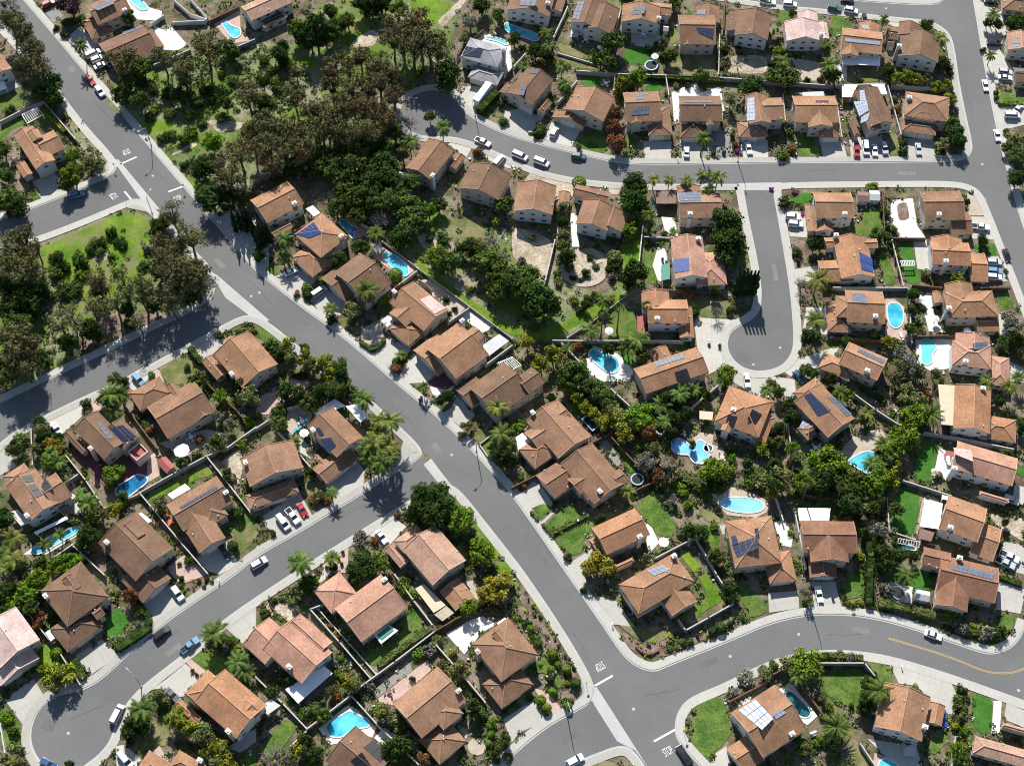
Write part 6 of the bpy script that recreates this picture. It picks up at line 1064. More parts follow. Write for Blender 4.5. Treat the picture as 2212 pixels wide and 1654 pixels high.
'31': 'dark 470 60 2.4, dark 420 120 2, orange 2070 120 4.2 7, orange 1980 170 2.8, orange 2140 60 3, dark 850 20 2.4, bright 1830 280 2.6, gshrub 1490 650 2.4, gshrub 1530 620 2, bshrub 1400 680 1.8, olive 1700 820 3.4, rust 1760 800 2.2, yellow 800 920 2.6, olive 850 960 2.6, shrub 500 1150 2.2, shrub 420 1180 2.2, oak 570 1190 2.4, olive 1120 1200 2.8, bright 1080 1180 2, gshrub 980 970 1.8, bare 160 1590 4.4, yellow 380 1510 2.8, dark 430 1440 2.6, dark 1210 1500 4, oak 1150 1560 3, dark 1880 1150 2.4, rust 1450 1590 2.2, oak 2080 1500 2.2, oak 2150 1410 2, bball 2030 1380 1, bball 2010 1460 .9, bshrub 480 1640 2, dark 130 1010 2, rshrub 700 540 1, rshrub 640 450 .9, yshrub 680 500 .9, oshrub 230 190 1.2, shrub 150 210 1.2, gshrub 340 300 1.4, dshrub 80 340 1.6, oshrub 300 240 1.2, shrub 390 330 1.2, bshrub 720 860 1.6, rshrub 760 880 1, gshrub 680 780 1.4, olive 640 1000 1.6, oshrub 560 1080 1.4, gshrub 460 1120 1.6, rshrub 700 1060 1.6, shrub 720 720 1.2, dshrub 1350 900 1, dark 2000 620 1.2, oshrub 1560 570 2, olive 1620 780 1.8, yshrub 1690 660 1.6, shrub 1760 760 1.4, shrub 2180 1560 1.4, shrub 2080 1600 1.4, bshrub 2030 1290 1.8, shrub 1960 1210 1.8, rshrub 2180 620 1.6, shrub 1240 60 2.6, bshrub 1270 120 2, shrub 1700 380 1.4, dark 500 1560 2.6, olive 300 1580 2.2, bshrub 1350 160 1.6, shrub 1590 440 1.4, dark 300 930 1.6, oshrub 1230 1310 2',
'32': 'bball 160 465 1.3, bball 350 690 1.7, bball 400 780 1.2, bball 475 820 1.5, bball 335 820 1.4, ball 335 900 1.3, bball 250 1085 1.8, bball 300 1150 1.6, ball 550 940 1.8, bball 350 1010 1.4, yshrub 465 940 1.2, bball 485 1140 1.4, yshrub 490 1110 1, ball 1730 490 1.4, ball 1800 455 2, ball 1885 425 1.1, shrub 1500 580 1.6, shrub 1540 575 1.2, shrub 1370 650 1, gshrub 2050 910 3 3.5, olive 2190 840 3 5, dark 1880 110 2.2, oak 1890 180 1.8, shrub 1600 530 .7, shrub 1660 460 .6, gshrub 1920 1010 2, bshrub 1940 230 1.2, rshrub 1860 235 .8, dshrub 120 420 1.2, shrub 210 560 1.2, shrub 170 530 1, shrub 230 600 1.4, rshrub 490 860 .8, dshrub 620 130 1.2, shrub 1990 380 .7, oshrub 1180 600 .7, oshrub 140 210 .5, oshrub 180 270 .5, oshrub 240 360 .5, oshrub 370 550 .5, oshrub 400 620 .5, oshrub 460 700 .5, oshrub 530 800 .5',
'33': 'bright 320 790 4.6 7, olive 150 780 2.6, queen 250 880 2.8 5, date 600 1310 4.5 5.2, queen 970 1000 3.8 8, dark 880 950 2.6, dark 860 1090 2.6, dshrub 900 890 1.8, olive 330 1480 2.2, bshrub 300 1520 1.8, bshrub 1590 330 2.6, gshrub 1010 120 3 3, gshrub 1700 470 3 3, gshrub 1640 430 2.4, bshrub 1770 470 2, gshrub 1900 510 2.6, dshrub 2000 510 2.4, yshrub 680 240 1.1, yshrub 740 255 1.1, yshrub 800 245 1.1, shrub 1660 1100 2.4, shrub 1650 1240 2.2, dshrub 1680 1000 1.8, yshrub 1620 1280 1.8, shrub 1700 1170 1.8, bright 1650 1510 2.6, oak 1660 1600 2.2, grey 330 150 1.8 4, olive 350 220 1.4, queen 1190 10 3.2 6, shrub 500 710 1.6, oshrub 620 700 1.8, gshrub 720 705 1.8, bshrub 530 1140 1.4, yshrub 480 1220 1.4, dark 830 1160 1.8, olive 1690 1230 1.6, ball 720 1130 .7, bshrub 440 1440 1.8, dark 540 1440 2.2, shrub 40 780 1.6, bshrub 1690 1340 1.4, olive 480 1060 1.4, dark 700 40 .1'.replace(', dark 700 40 .1', ''),
None: 'cyp 505 478 1.1 11, cyp 516 475 1 10.5, cyp 527 478 1.1 11, cyp 541 480 1 11, cyp 534 470 1 10, cyp 549 500 1.1 11, cyp 556 514 1.1 11.5, cyp 563 506 1 11, cyp 571 501 1.1 10.5, cyp 579 505 1 10, cyp 1594 610 1.4 12.5, cyp 1602 610 1.4 12.5, cyp 1610 610 1.4 12.5, cyp 1618 610 1.4 12.5, cyp 1626 610 1.4 12.5, cyp 1633 610 1.4 12.5',
}
for t, s in PL.items():
    for it in s.split(','):
        q = it.split(); plant(q[0], t, *[float(z) for z in q[1:]])

# hedges: clipped boxes of leaf sprays over a twiggy core
def hedge(t, pts, w, h, lm, noun='clipped green hedge', closed=False):
    rg = random.Random(int(pts[0][0] * 7 + pts[0][1]))
    q = [TW(t, x, y, h * .6).xy for x, y in pts]; mb = MB()
    for a, b in zip(q[:-1], q[1:]):
        L = (b - a).length; d = (b - a).normalized(); nn = Vector((-d.y, d.x))
        for _ in range(int(L * (w + 2 * h) * 14)):
            s = rg.uniform(-.1, L + .1); k = rg.uniform(0, w + 2 * h); bump = 1 + .12 * math.sin(s * 1.3) + .06 * math.sin(s * 3.1)
            if k < w: o, z, n = k - w / 2, h * bump, Vector((0, 0, 1))
            elif k < w + h: o, z, n = w / 2 * bump, k - w, Vector((nn.x, nn.y, .2))
            else: o, z, n = -w / 2 * bump, k - w - h, Vector((-nn.x, -nn.y, .2))
            p = a + d * s + nn * o
            leaf(mb, Vector((p.x, p.y, z)) + rdir(rg) * .08, (n + rdir(rg) * .55).normalized(), .17, rg)
    c = (q[0] + q[-1]) / 2
    root = empty('hedge', (c.x, c.y, 0))
    mb.build('foliage', M['leaf_' + lm], root)
    cb = MB()
    for a, b in zip(q[:-1], q[1:]):
        d = (b - a).normalized(); cb.box((a + b) / 2, (b - a).length / 2 + .1, w / 2 - .18, 0, h - .2, d)
    cb.build('branches', M['leaf_dark'], root)
    thing(root, noun, 'hedge', 'by', 'hedges of the neighbourhood')
for a in [('01',[(1930,960),(2080,800)],2.6,2.6,'dark','thick dark hedge'), ('11',[(900,1300),(1000,1370),(1060,1340),(1110,1280)],1.1,1.2,'oak','curved low hedge'), ('11',[(1185,1480),(1290,1410)],1.6,1.4,'dark','clipped dark hedge'),
          ('10',[(1640,1350),(1740,1480)],1.8,1.8,'dark','clipped dark hedge'), ('22',[(270,1225),(345,1300),(690,1130)],1.0,1.0,'olive','brown boundary hedge'), ('22',[(165,1110),(225,1180)],1.0,.9,'olive','short brown hedge'),
          ('23',[(870,1385),(885,1500)],2.0,2.4,'cyp','black upright hedge'), ('23',[(885,1520),(878,1640),(870,1900)],2.0,2.4,'cyp','long black upright hedge'), ('30',[(1010,640),(1150,545),(1290,450)],2.6,1.6,'dark','broad dark hedge'),
          ('30',[(1290,430),(1280,350),(1140,215)],1.6,1.5,'dark','bent dark hedge'), ('30',[(640,740),(720,900)],2.0,1.3,'oak','square cut hedge'), ('31',[(1060,790),(1200,680),(1310,600),(1520,460)],1.8,1.8,'olive','long olive hedge'),
          ('33',[(390,705),(560,695),(820,720)],1.6,1.4,'olive','low olive hedge'), ('33',[(960,250),(1100,270),(1300,320),(1480,370),(1640,410)],2.2,2.0,'olive','long roadside hedge'), ('02',[(1180,665),(1560,690)],1.6,1.8,'dark','dark back hedge'),
          ('02',[(1600,690),(1820,700)],1.4,1.7,'oak','green back hedge'), ('03',[(1150,1180),(1180,1340)],1.6,1.2,'olive','straggling olive hedge'), ('03',[(1990,890),(2200,905)],1.2,1.3,'yellow','bright yellow hedge'), ('22',[(470,40),(700,260),(850,420)],1.6,1.8,'yellow','long yellow hedge'),
          ('23',[(1010,160),(800,40)],1.4,1.2,'dark','dark slope hedge'), ('13',[(1080,410),(1120,580),(1150,760)],1.0,1.4,'dark','thin dark hedge'), ('00',[(390,950),(560,1140)],1.5,1.6,'yellow','yellow fence hedge'), ('23',[(270,950),(560,980),(720,1020)],2.0,2.0,'olive','olive slope hedge'),
          ('32',[(1100,555),(1110,560)],.8,.5,'olive','tiny kerb hedge'), ('22',[(1480,830),(1560,850),(1680,880)],2.2,2.0,'olive','broad olive hedge'), ('33',[(2000,20),(2190,90)],1.4,1.2,'dark','dark driveway hedge')]:
    hedge(*a)
# ---------------------------------------------------------------- walls and fences
def fence(t, pts, m='block', h=1.8, noun='pale block wall', w=.22):
    q = [TW(t, x, y, h).xy for x, y in pts]; c = q[len(q) // 2]
    root = empty('boundary_wall' if m.startswith('block') else 'fence', (c.x, c.y, 0)); mb = MB(); cap = MB()
    for a, b in zip(q[:-1], q[1:]):
        d = (b - a).normalized(); L = (b - a).length
        mb.box((a + b) / 2, L / 2, w / 2, 0, h, d)
        cap.box((a + b) / 2, L / 2 + .02, w / 2 + .05, h + .002, h + .09, d)
        occupy([a + Vector((-d.y, d.x)) * .4, b + Vector((-d.y, d.x)) * .4, b - Vector((-d.y, d.x)) * .4, a - Vector((-d.y, d.x)) * .4])
    mb.build('panel', M[m], root); cap.build('coping', M[m if m == 'wood' else 'block'], root)
    pb = MB()
    for a, b in zip(q[:-1], q[1:]):
        n = max(1, int((b - a).length / 5)); d = (b - a).normalized()
        for i in range(n + 1): pb.box(a.lerp(b, i / n), .2, .2, 0, h + .14, d)
    pb.build('posts', M[m], root)
    thing(root, noun, 'wall' if m.startswith('block') else 'fence', 'by', 'garden walls and fences')
BL, BW, BG, WD, BP = ('block', 1.8, 'pale block wall'), ('blockwhite', 1.8, 'white garden wall'), ('blockgrey', 1.9, 'grey block wall'), ('wood', 1.8, 'dark wooden fence'), ('blockpink', 1.5, 'pinkish garden wall')
LOWB = ('block', .8, 'low pale wall'); IR = ('metal', 1.1, 'thin iron fence', .05)
for t, pts, k in [('00',[(0,1050),(250,920),(370,875)],BG),('00',[(378,880),(650,1200)],BG),('00',[(1500,0),(1640,120),(1780,165)],BW),('00',[(1640,-10),(1790,150),(1770,180),(1500,190)],BW),('00',[(1810,180),(2060,60)],WD),('00',[(1330,560),(1640,430)],BG),('00',[(2060,400),(2200,340)],BG),('00',[(1310,200),(1410,135)],BW),
 ('01',[(1745,470),(1800,390),(1960,260)],WD),('01',[(2085,745),(2212,590)],WD),('02',[(360,320),(480,60)],BW),('02',[(20,570),(110,470)],BW),('02',[(560,610),(940,640)],BG),('02',[(945,640),(1330,650)],BG),('02',[(1335,650),(1790,668)],WD),('02',[(1800,670),(2212,700)],BG),('02',[(400,460),(740,560)],LOWB),('02',[(1795,300),(1785,640)],BL),('02',[(960,0),(890,280)],BL),('02',[(890,650),(880,780)],BL),('02',[(400,880),(560,700)],BL),('02',[(1330,660),(1355,820)],BL),('02',[(1840,0),(1830,250)],WD),
 ('03',[(0,700),(560,740)],BG),('03',[(565,740),(1020,722)],BL),('03',[(1070,740),(1600,765)],BG),('03',[(565,640),(578,800)],WD),('03',[(1035,740),(1150,1160)],BL),('03',[(585,830),(640,1180)],BL),('03',[(130,830),(150,1040)],BL),
 ('11',[(780,190),(1000,330)],BL),('11',[(1090,430),(1390,655)],IR),('11',[(1400,665),(1840,990)],IR),('11',[(1845,995),(2212,1270)],IR),('11',[(1240,800),(1385,690)],BL),('11',[(1660,1130),(1835,1010)],BG),('11',[(1980,1500),(2212,1330)],BG),('11',[(330,340),(500,250)],WD),('11',[(560,770),(690,680)],WD),('11',[(1080,910),(1260,790)],WD),
 ('12',[(290,760),(370,420)],BW),('12',[(392,400),(402,150)],BW),('12',[(1100,600),(1130,300)],BW),('12',[(960,270),(1110,250)],WD),('12',[(1140,392),(1360,400)],LOWB),('12',[(1170,840),(1800,870)],WD),('12',[(350,1285),(650,1290),(1100,1285)],BG),('12',[(1110,1285),(1480,1290)],BG),('12',[(430,1310),(650,1540)],BL),('12',[(480,1260),(700,1120),(1000,890)],IR),
 ('13',[(990,0),(1010,380)],WD),('13',[(1090,402),(1360,405)],WD),('13',[(1072,420),(1170,810)],BL),('13',[(565,828),(1205,832)],BG),('13',[(1212,840),(1245,1300)],BG),('13',[(1255,805),(1500,830)],WD),('13',[(1245,1250),(1620,1240)],WD),('13',[(1840,830),(2080,830)],WD),('13',[(560,1255),(1000,1290)],WD),
 ('20',[(1780,0),(2050,240),(2135,375)],('wood',1.7,'yellowish wooden fence')),('20',[(1200,950),(1500,780),(1765,640)],BG),('20',[(1770,635),(1960,560),(2212,380)],BG),('20',[(1795,645),(1950,840),(2160,1110)],BL),('20',[(1212,955),(1600,1420)],BL),('20',[(1605,1425),(1790,1640)],BL),('20',[(570,625),(740,840),(900,1080)],('blockpink',1.6,'long pink tiled wall')),('20',[(905,1080),(1190,962)],BP),('20',[(580,850),(670,790)],BG),('20',[(1060,170),(1350,560)],WD),('20',[(620,1395),(900,1654)],BL),('20',[(250,1650),(640,1385)],BG),('20',[(268,400),(280,700)],BL),
 ('21',[(0,390),(110,320)],BG),('21',[(190,420),(370,610),(560,830)],BL),('21',[(625,20),(820,180)],WD),('21',[(270,220),(370,190)],BG),('21',[(2070,420),(1930,530),(2005,638),(2110,600)],('blockpink',.7,'low pink planter wall')),
 ('22',[(860,55),(1030,210)],BW),('22',[(1160,330),(1270,440)],BL),('22',[(1285,445),(1540,220),(1780,20)],BL),('22',[(600,560),(860,430)],WD),('22',[(862,470),(1180,815)],WD),('22',[(1060,930),(1230,850)],WD),('22',[(200,800),(420,680)],WD),('22',[(0,900),(195,802)],WD),('22',[(1200,1530),(1585,1332)],BG),('22',[(1592,1342),(1770,1654),(1912,1880)],BG),
 ('23',[(740,90),(930,230),(1140,365)],BG),('23',[(1350,425),(1740,490),(2120,570)],BG),('23',[(1170,842),(1580,972)],BG),('23',[(1030,1000),(1050,1280),(1270,1350)],LOWB),('23',[(170,320),(220,740)],BL),('23',[(70,980),(130,1180)],BL),('23',[(235,1120),(270,1300),(330,1600)],BW),
 ('30',[(40,50),(230,320),(440,580)],BL),('30',[(500,650),(690,945)],BL),('30',[(0,1290),(40,1530)],BW),('31',[(470,300),(720,580),(985,890)],BG),('31',[(472,296),(570,260)],BG),('31',[(540,300),(800,590),(1040,860)],('blockwhite',.9,'low white garden wall')),('31',[(1200,0),(1360,220),(1520,430)],BL),('31',[(1545,488),(1900,280),(2230,85)],('wood',1.8,'long brown wooden fence')),('31',[(870,990),(1200,750),(1535,495)],BG),('31',[(0,885),(230,1110),(435,1325)],BL),('31',[(440,1332),(820,1040),(1040,1285)],BG),('31',[(1560,610),(1780,860),(1980,1100)],BL),('31',[(1045,1292),(1420,1654)],BL),('31',[(300,1480),(430,1355)],BL),
 ('32',[(1442,390),(1500,480),(1700,370),(1910,250)],('blockgrey',2.0,'angled grey block wall')),('32',[(1880,1095),(2200,925)],WD),('32',[(1072,625),(1130,675),(1200,690),(1265,655)],('wood',.6,'curved low timber wall')),('33',[(0,880),(170,800)],WD),('33',[(450,762),(835,762),(920,870)],('blockgrey',2.4,'tall angled grey wall')),('33',[(290,950),(470,1200)],WD),('33',[(800,1460),(930,1654)],BL),('33',[(1620,1400),(1590,1654)],BL)]:
    fence(t, pts, *k)

# ---------------------------------------------------------------- swimming pools
M['water'] = node_mat('water', (0.020, 0.27, 0.40), col2=(0.11, 0.50, 0.58), scale=.16, rough=.06, spec=.5)
M['deepwater'] = node_mat('deepwater', (0.008, 0.09, 0.22), col2=(0.03, 0.28, 0.44), scale=.16, rough=.06, spec=.5)
M['tealwater'] = node_mat('tealwater', (0.10, 0.48, 0.44), col2=(0.16, 0.55, 0.50), scale=.3, rough=.06, spec=.5)
M['skywater'] = node_mat('skywater', (0.14, 0.42, 0.70), col2=(0.24, 0.50, 0.74), scale=.15, rough=.06, spec=.5)
M['darkteal'] = node_mat('darkteal', (0.008, 0.06, 0.065), col2=(0.015, 0.13, 0.13), scale=.3, rough=.06, spec=.5)
def pool(t, pts, m, label, sm=2, deck='whitepave'):
    q = smooth_closed([tl(t, *p) for p in pts], sm); w = [W(x, y, .1).xy for x, y in q]
    area = sum(w[i].x * w[(i + 1) % len(w)].y - w[(i + 1) % len(w)].x * w[i].y for i in range(len(w)))
    if area < 0: w.reverse()
    c = sum(w, Vector((0, 0))) / len(w); root = empty('swimming_pool', (c.x, c.y, 0)); n = len(w); out = []
    for i in range(n):
        d = (w[(i + 1) % n] - w[i - 1]).normalized(); out.append(w[i] + Vector((d.y, -d.x)) * .38)
    mb = MB(); vs = []
    for a, b in zip(w, out): vs += [(a.x, a.y, .04), (a.x, a.y, .26), (b.x, b.y, .26), (b.x, b.y, .0)]
    mb.add(vs, [(i * 4 + j, i * 4 + j + 1, ((i + 1) % n) * 4 + j + 1, ((i + 1) % n) * 4 + j) for i in range(n) for j in range(3)])
    mb.build('coping', M[deck], root)
    wb = MB(); wb.slab(w, .0, .19); wb.build('water', M[m], root)
    occupy(out)
    root['category'] = 'pool'; root['label'] = label; root['group'] = 'backyard swimming pools'
for a in [('00',[(1105,-10),(1200,-15),(1290,75),(1230,95),(1180,60)],'skywater','blue swimming pool at the top edge, upper left'),
 ('00',[(1905,180),(1960,190),(2000,230),(2080,250),(2075,310),(2030,335),(1990,310),(1940,240)],'water','angular turquoise pool on a pink deck, upper left'),
 ('01',[(1985,318),(2080,328),(2170,362),(2180,400),(2080,352),(1995,338)],'water','sliver of blue pool behind the grey roofed house'),
 ('02',[(-60,190),(0,225),(100,255),(240,310),(215,365),(100,320),(0,290),(-60,265)],'water','bright blue pool under the first house in top row'),
 ('11',[(720,270),(740,240),(790,260),(810,300),(870,310),(880,340),(830,350),(850,400),(830,405),(780,330)],'deepwater','deep blue notched pool on pink paving'),
 ('11',[(1090,540),(1130,525),(1230,570),(1320,650),(1315,720),(1270,735),(1180,660),(1110,580)],'water','long turquoise pool right of the diagonal road'),
 ('12',[(660,1400),(700,1360),(780,1400),(900,1430),(930,1500),(900,1560),(840,1570),(760,1510),(690,1450)],'water','kidney shaped pool crossed by palm trunk shadows'),
 ('13',[(1030,980),(1090,960),(1150,990),(1170,1060),(1160,1140),(1110,1185),(1060,1160),(1035,1080)],'water','bright egg shaped pool with curved pink deck','#'),
 ('13',[(1310,1300),(1360,1270),(1420,1300),(1460,1350),(1410,1400),(1420,1470),(1370,1500),(1320,1470),(1330,1380)],'tealwater','pale teal kidney pool on a white patio'),
 ('20',[(990,910),(1100,850),(1180,790),(1260,810),(1280,850),(1160,940),(1070,1010),(1030,1000)],'deepwater','dark blue pool below the red rooftop terrace'),
 ('20',[(265,1430),(480,1300),(680,1240),(690,1280),(520,1370),(380,1460),(290,1480)],'water','long narrow turquoise pool at the left'),
 ('22',[(1385,478),(1470,482),(1530,540),(1570,550),(1600,500),(1655,498),(1700,575),(1700,645),(1650,700),(1560,682),(1535,612),(1450,615),(1380,585)],'skywater','L shaped blue pool below the central cul-de-sac'),
 ('22',[(1665,530),(1735,545),(1720,600),(1655,585)],'darkteal','small square spa between the blue L shaped pool and house'),
 ('22',[(1800,1030),(1860,990),(2000,990),(2120,1010),(2180,1050),(2160,1100),(2060,1120),(1900,1105),(1810,1065)],'skywater','long oval sky blue pool'),
 ('23',[(680,680),(760,630),(850,590),(940,610),(950,700),(900,760),(850,780),(760,720)],'water','irregular blue pool ringed by green trees'),
 ('23',[(1110,1410),(1160,1390),(1240,1410),(1290,1440),(1200,1440)],'darkteal','small dark green pond below the long lawn'),
 ('31',[(610,1300),(680,1240),(740,1220),(800,1180),(860,1200),(900,1230),(970,1250),(980,1310),(900,1320),(820,1340),(740,1400),(660,1400),(615,1360)],'water','star shaped turquoise pool at the bottom'),
 ('33',[(150,1020),(200,1000),(390,1190),(310,1250),(170,1130)],'darkteal','dark green rectangular pool behind the pale solar roof'),
 ('33',[(960,1610),(1030,1585),(1100,1630),(1150,1690),(960,1700)],'water','round blue pool cut by the bottom edge')]:
    pool(*a[:4])

# ---------------------------------------------------------------- vehicles
def paint(k, c, r=.28): M['car_' + k] = node_mat('car_' + k, c, .03, .5, r, spec=.5)
for k, c in dict(white=(.72, .72, .72), silver=(.42, .43, .45), black=(.015, .015, .018), red=(.38, .015, .025), blue=(.03, .08, .22), grey=(.12, .125, .135), orange=(.60, .13, .05), teal=(.05, .10, .11), skyblue=(.14, .26, .38)).items(): paint(k, c)
def car_template(kind):
    """profiles along x (front +x): lower body, cabin; z up"""
    L, Wd = dict(sedan=(4.7, 1.82), suv=(4.8, 1.95), van=(5.3, 2.0), pickup=(5.7, 2.0), motorhome=(9.5, 2.6))[kind]
    hl = L / 2
    low = dict(sedan=[(-hl, .45), (-hl + .05, .95), (-hl + 1.0, 1.0), (hl - 1.45, .96), (hl - .25, .78), (hl, .62), (hl, .3), (-hl + .1, .3)],
               suv=[(-hl, .5), (-hl + .02, 1.12), (hl - 1.3, 1.12), (hl - .2, .98), (hl, .8), (hl, .35), (-hl + .1, .35)],
               van=[(-hl, .5), (-hl, 1.15), (hl - 1.0, 1.15), (hl - .15, .95), (hl, .75), (hl, .35), (-hl + .1, .35)],
               pickup=[(-hl, .55), (-hl, 1.05), (hl - 1.55, 1.1), (hl - .2, 1.02), (hl, .85), (hl, .4), (-hl + .1, .4)],
               motorhome=[(-hl, .5), (-hl, 1.5), (hl - .1, 1.5), (hl, 1.2), (hl, .5)])[kind]
    cab = dict(sedan=(-hl + .75, -hl + 1.35, hl - 2.2, hl - 1.45, .98, 1.45), suv=(-hl + .05, -hl + .35, hl - 2.0, hl - 1.25, 1.11, 1.75), van=(-hl + .02, -hl + .15, hl - 1.75, hl - .95, 1.14, 1.95),
               pickup=(-.9, -.75, hl - 2.2, hl - 1.5, 1.08, 1.78), motorhome=(-hl, -hl + .05, hl - .5, hl - .1, 1.49, 3.1))[kind]
    def prism(prof, hw, inset):
        bm = bmesh.new(); n = len(prof)
        a = [bm.verts.new((x, -hw + (inset if z > .8 else 0), z)) for x, z in prof]; b = [bm.verts.new((x, hw - (inset if z > .8 else 0), z)) for x, z in prof]
        bm.faces.new(a); bm.faces.new(b[::-1])
        for i in range(n): bm.faces.new((a[(i + 1) % n], a[i], b[i], b[(i + 1) % n]))
        bmesh.ops.recalc_face_normals(bm, faces=bm.faces)
        bmesh.ops.bevel(bm, geom=list(bm.edges), offset=.07, segments=2, affect='EDGES', profile=.6)
        return bm
    me_b = bpy.data.meshes.new('body'); bm = prism(low, Wd / 2, .04)
    x0, x1, x2, x3, z0, z1 = cab; hw = Wd / 2 - .1; hr = Wd / 2 - .26
    # roof panel of the cabin is part of the body
    r = [(x1 - .04, -hr, z1), (x2 + .04, -hr, z1), (x2 + .04, hr, z1), (x1 - .04, hr, z1)]
    vs = [bm.verts.new((x, y, z)) for x, y, z in r] + [bm.verts.new((x, y, z + .06)) for x, y, z in [(a + (.06 if a < 0 else -.06), b * .94, c) for a, b, c in r]]
    for f in ((3, 2, 1, 0), (4, 5, 6, 7), (0, 1, 5, 4), (1, 2, 6, 5), (2, 3, 7, 6), (3, 0, 4, 7)): bm.faces.new([vs[i] for i in f])
    if kind == 'pickup':
        bx = [(-hl + .12, -hw + .1), (-1.0, -hw + .1), (-1.0, hw - .1), (-hl + .12, hw - .1)]
    bm.to_mesh(me_b); bm.free(); me_b.materials.append(M['car_white'])
    gl = MB(); solid = kind == 'motorhome'
    gl.add([(x0, -hw, z0), (x3, -hw, z0), (x3, hw, z0), (x0, hw, z0), (x1, -hr, z1), (x2, -hr, z1), (x2, hr, z1), (x1, hr, z1)], [(0, 1, 5, 4), (1, 2, 6, 5), (2, 3, 7, 6), (3, 0, 4, 7), (4, 5, 6, 7)])
    if solid: gl.v = [(x, y * 1.05, z) for x, y, z in gl.v]
    me_g = bpy.data.meshes.new('windows'); me_g.from_pydata(gl.v, [], gl.f); me_g.materials.append(M['white'] if solid else M['glass'])
    wb = MB(); wb.tube([(0, -.12, 0), (0, .12, 0)], [.34, .34], 12); me_w = bpy.data.meshes.new('wheel'); me_w.from_pydata(wb.v, [], wb.f); me_w.materials.append(M['rubber'])
    rb = MB(); rb.tube([(0, -.13, 0), (0, .13, 0)], [.2, .2], 8); me_r = bpy.data.meshes.new('rim'); me_r.from_pydata(rb.v, [], rb.f); me_r.materials.append(M['metal'])
    hb = MB(); hb.box((0, 0), .06, .2, -.07, .07); me_h = bpy.data.meshes.new('headlight'); me_h.from_pydata(hb.v, [], hb.f); me_h.materials.append(M['headlight'])
    tb = MB(); tb.box((0, 0), .04, .14, -.1, .1); me_t = bpy.data.meshes.new('taillight'); me_t.from_pydata(tb.v, [], tb.f); me_t.materials.append(M['taillight'])
    bed = None
    if kind == 'pickup':
        b = MB(); b.add([(-hl + .15, -hw + .12, 1.075), (-.98, -hw + .12, 1.075), (-.98, hw - .12, 1.075), (-hl + .15, hw - .12, 1.075)], [(0, 1, 2, 3)]); bed = bpy.data.meshes.new('cargo_bed'); bed.from_pydata(b.v, [], b.f); bed.materials.append(M['rubber'])
    return dict(body=me_b, windows=me_g, wheel=me_w, rim=me_r, head=me_h, tail=me_t, bed=bed, L=L, W=Wd, z=low[-3][1] if kind != 'motorhome' else .8)
CT = {}
def car(t, x, y, dx, dy, kind, col, rel='outside', label=None, z=.02):
    T = CT.get(kind) or CT.setdefault(kind, car_template(kind))
    p = TW(t, x, y, .7); q = TW(t, x + dx, y + dy, .7); ang = math.atan2(q.y - p.y, q.x - p.x)
    zz = .03 if 'road' in rel else .14
    o = empty('motorhome' if kind == 'motorhome' else 'parked_' + ('van' if kind == 'van' else 'pickup' if kind == 'pickup' else 'car'), (p.x, p.y, zz), ang)
    def ch(n, me, loc=(0, 0, 0), par=o):
        c = bpy.data.objects.new(n, me); COL.objects.link(c); c.parent = par; c.location = loc; return c
    b = ch('body', T['body']); b.material_slots[0].link = 'OBJECT'; b.material_slots[0].material = M['car_' + col]
    ch('cabin' if kind == 'motorhome' else 'windows', T['windows'])
    for sx in (-1, 1):
        for sy in (-1, 1):
            w = ch('wheel', T['wheel'], (sx * T['L'] * .31, sy * (T['W'] / 2 - .1), .34)); ch('rim', T['rim'], (0, 0, 0), w)
    for sy in (-1, 1):
        ch('headlight', T['head'], (T['L'] / 2 - .05, sy * (T['W'] / 2 - .3), .68)); ch('taillight', T['tail'], (-T['L'] / 2 + .02, sy * (T['W'] / 2 - .25), .82))
    if T['bed']: ch('cargo_bed', T['bed'])
    nm = {'sedan': 'sedan', 'suv': 'wagon', 'van': 'van', 'pickup': 'pickup truck', 'motorhome': 'motorhome'}[kind]
    thing(o, '%s %s' % ({'skyblue': 'light blue'}.get(col, col), nm), {'sedan': 'car', 'suv': 'car'}.get(kind, nm), rel, 'vehicles parked along the streets', label)
RD = 'on road by'
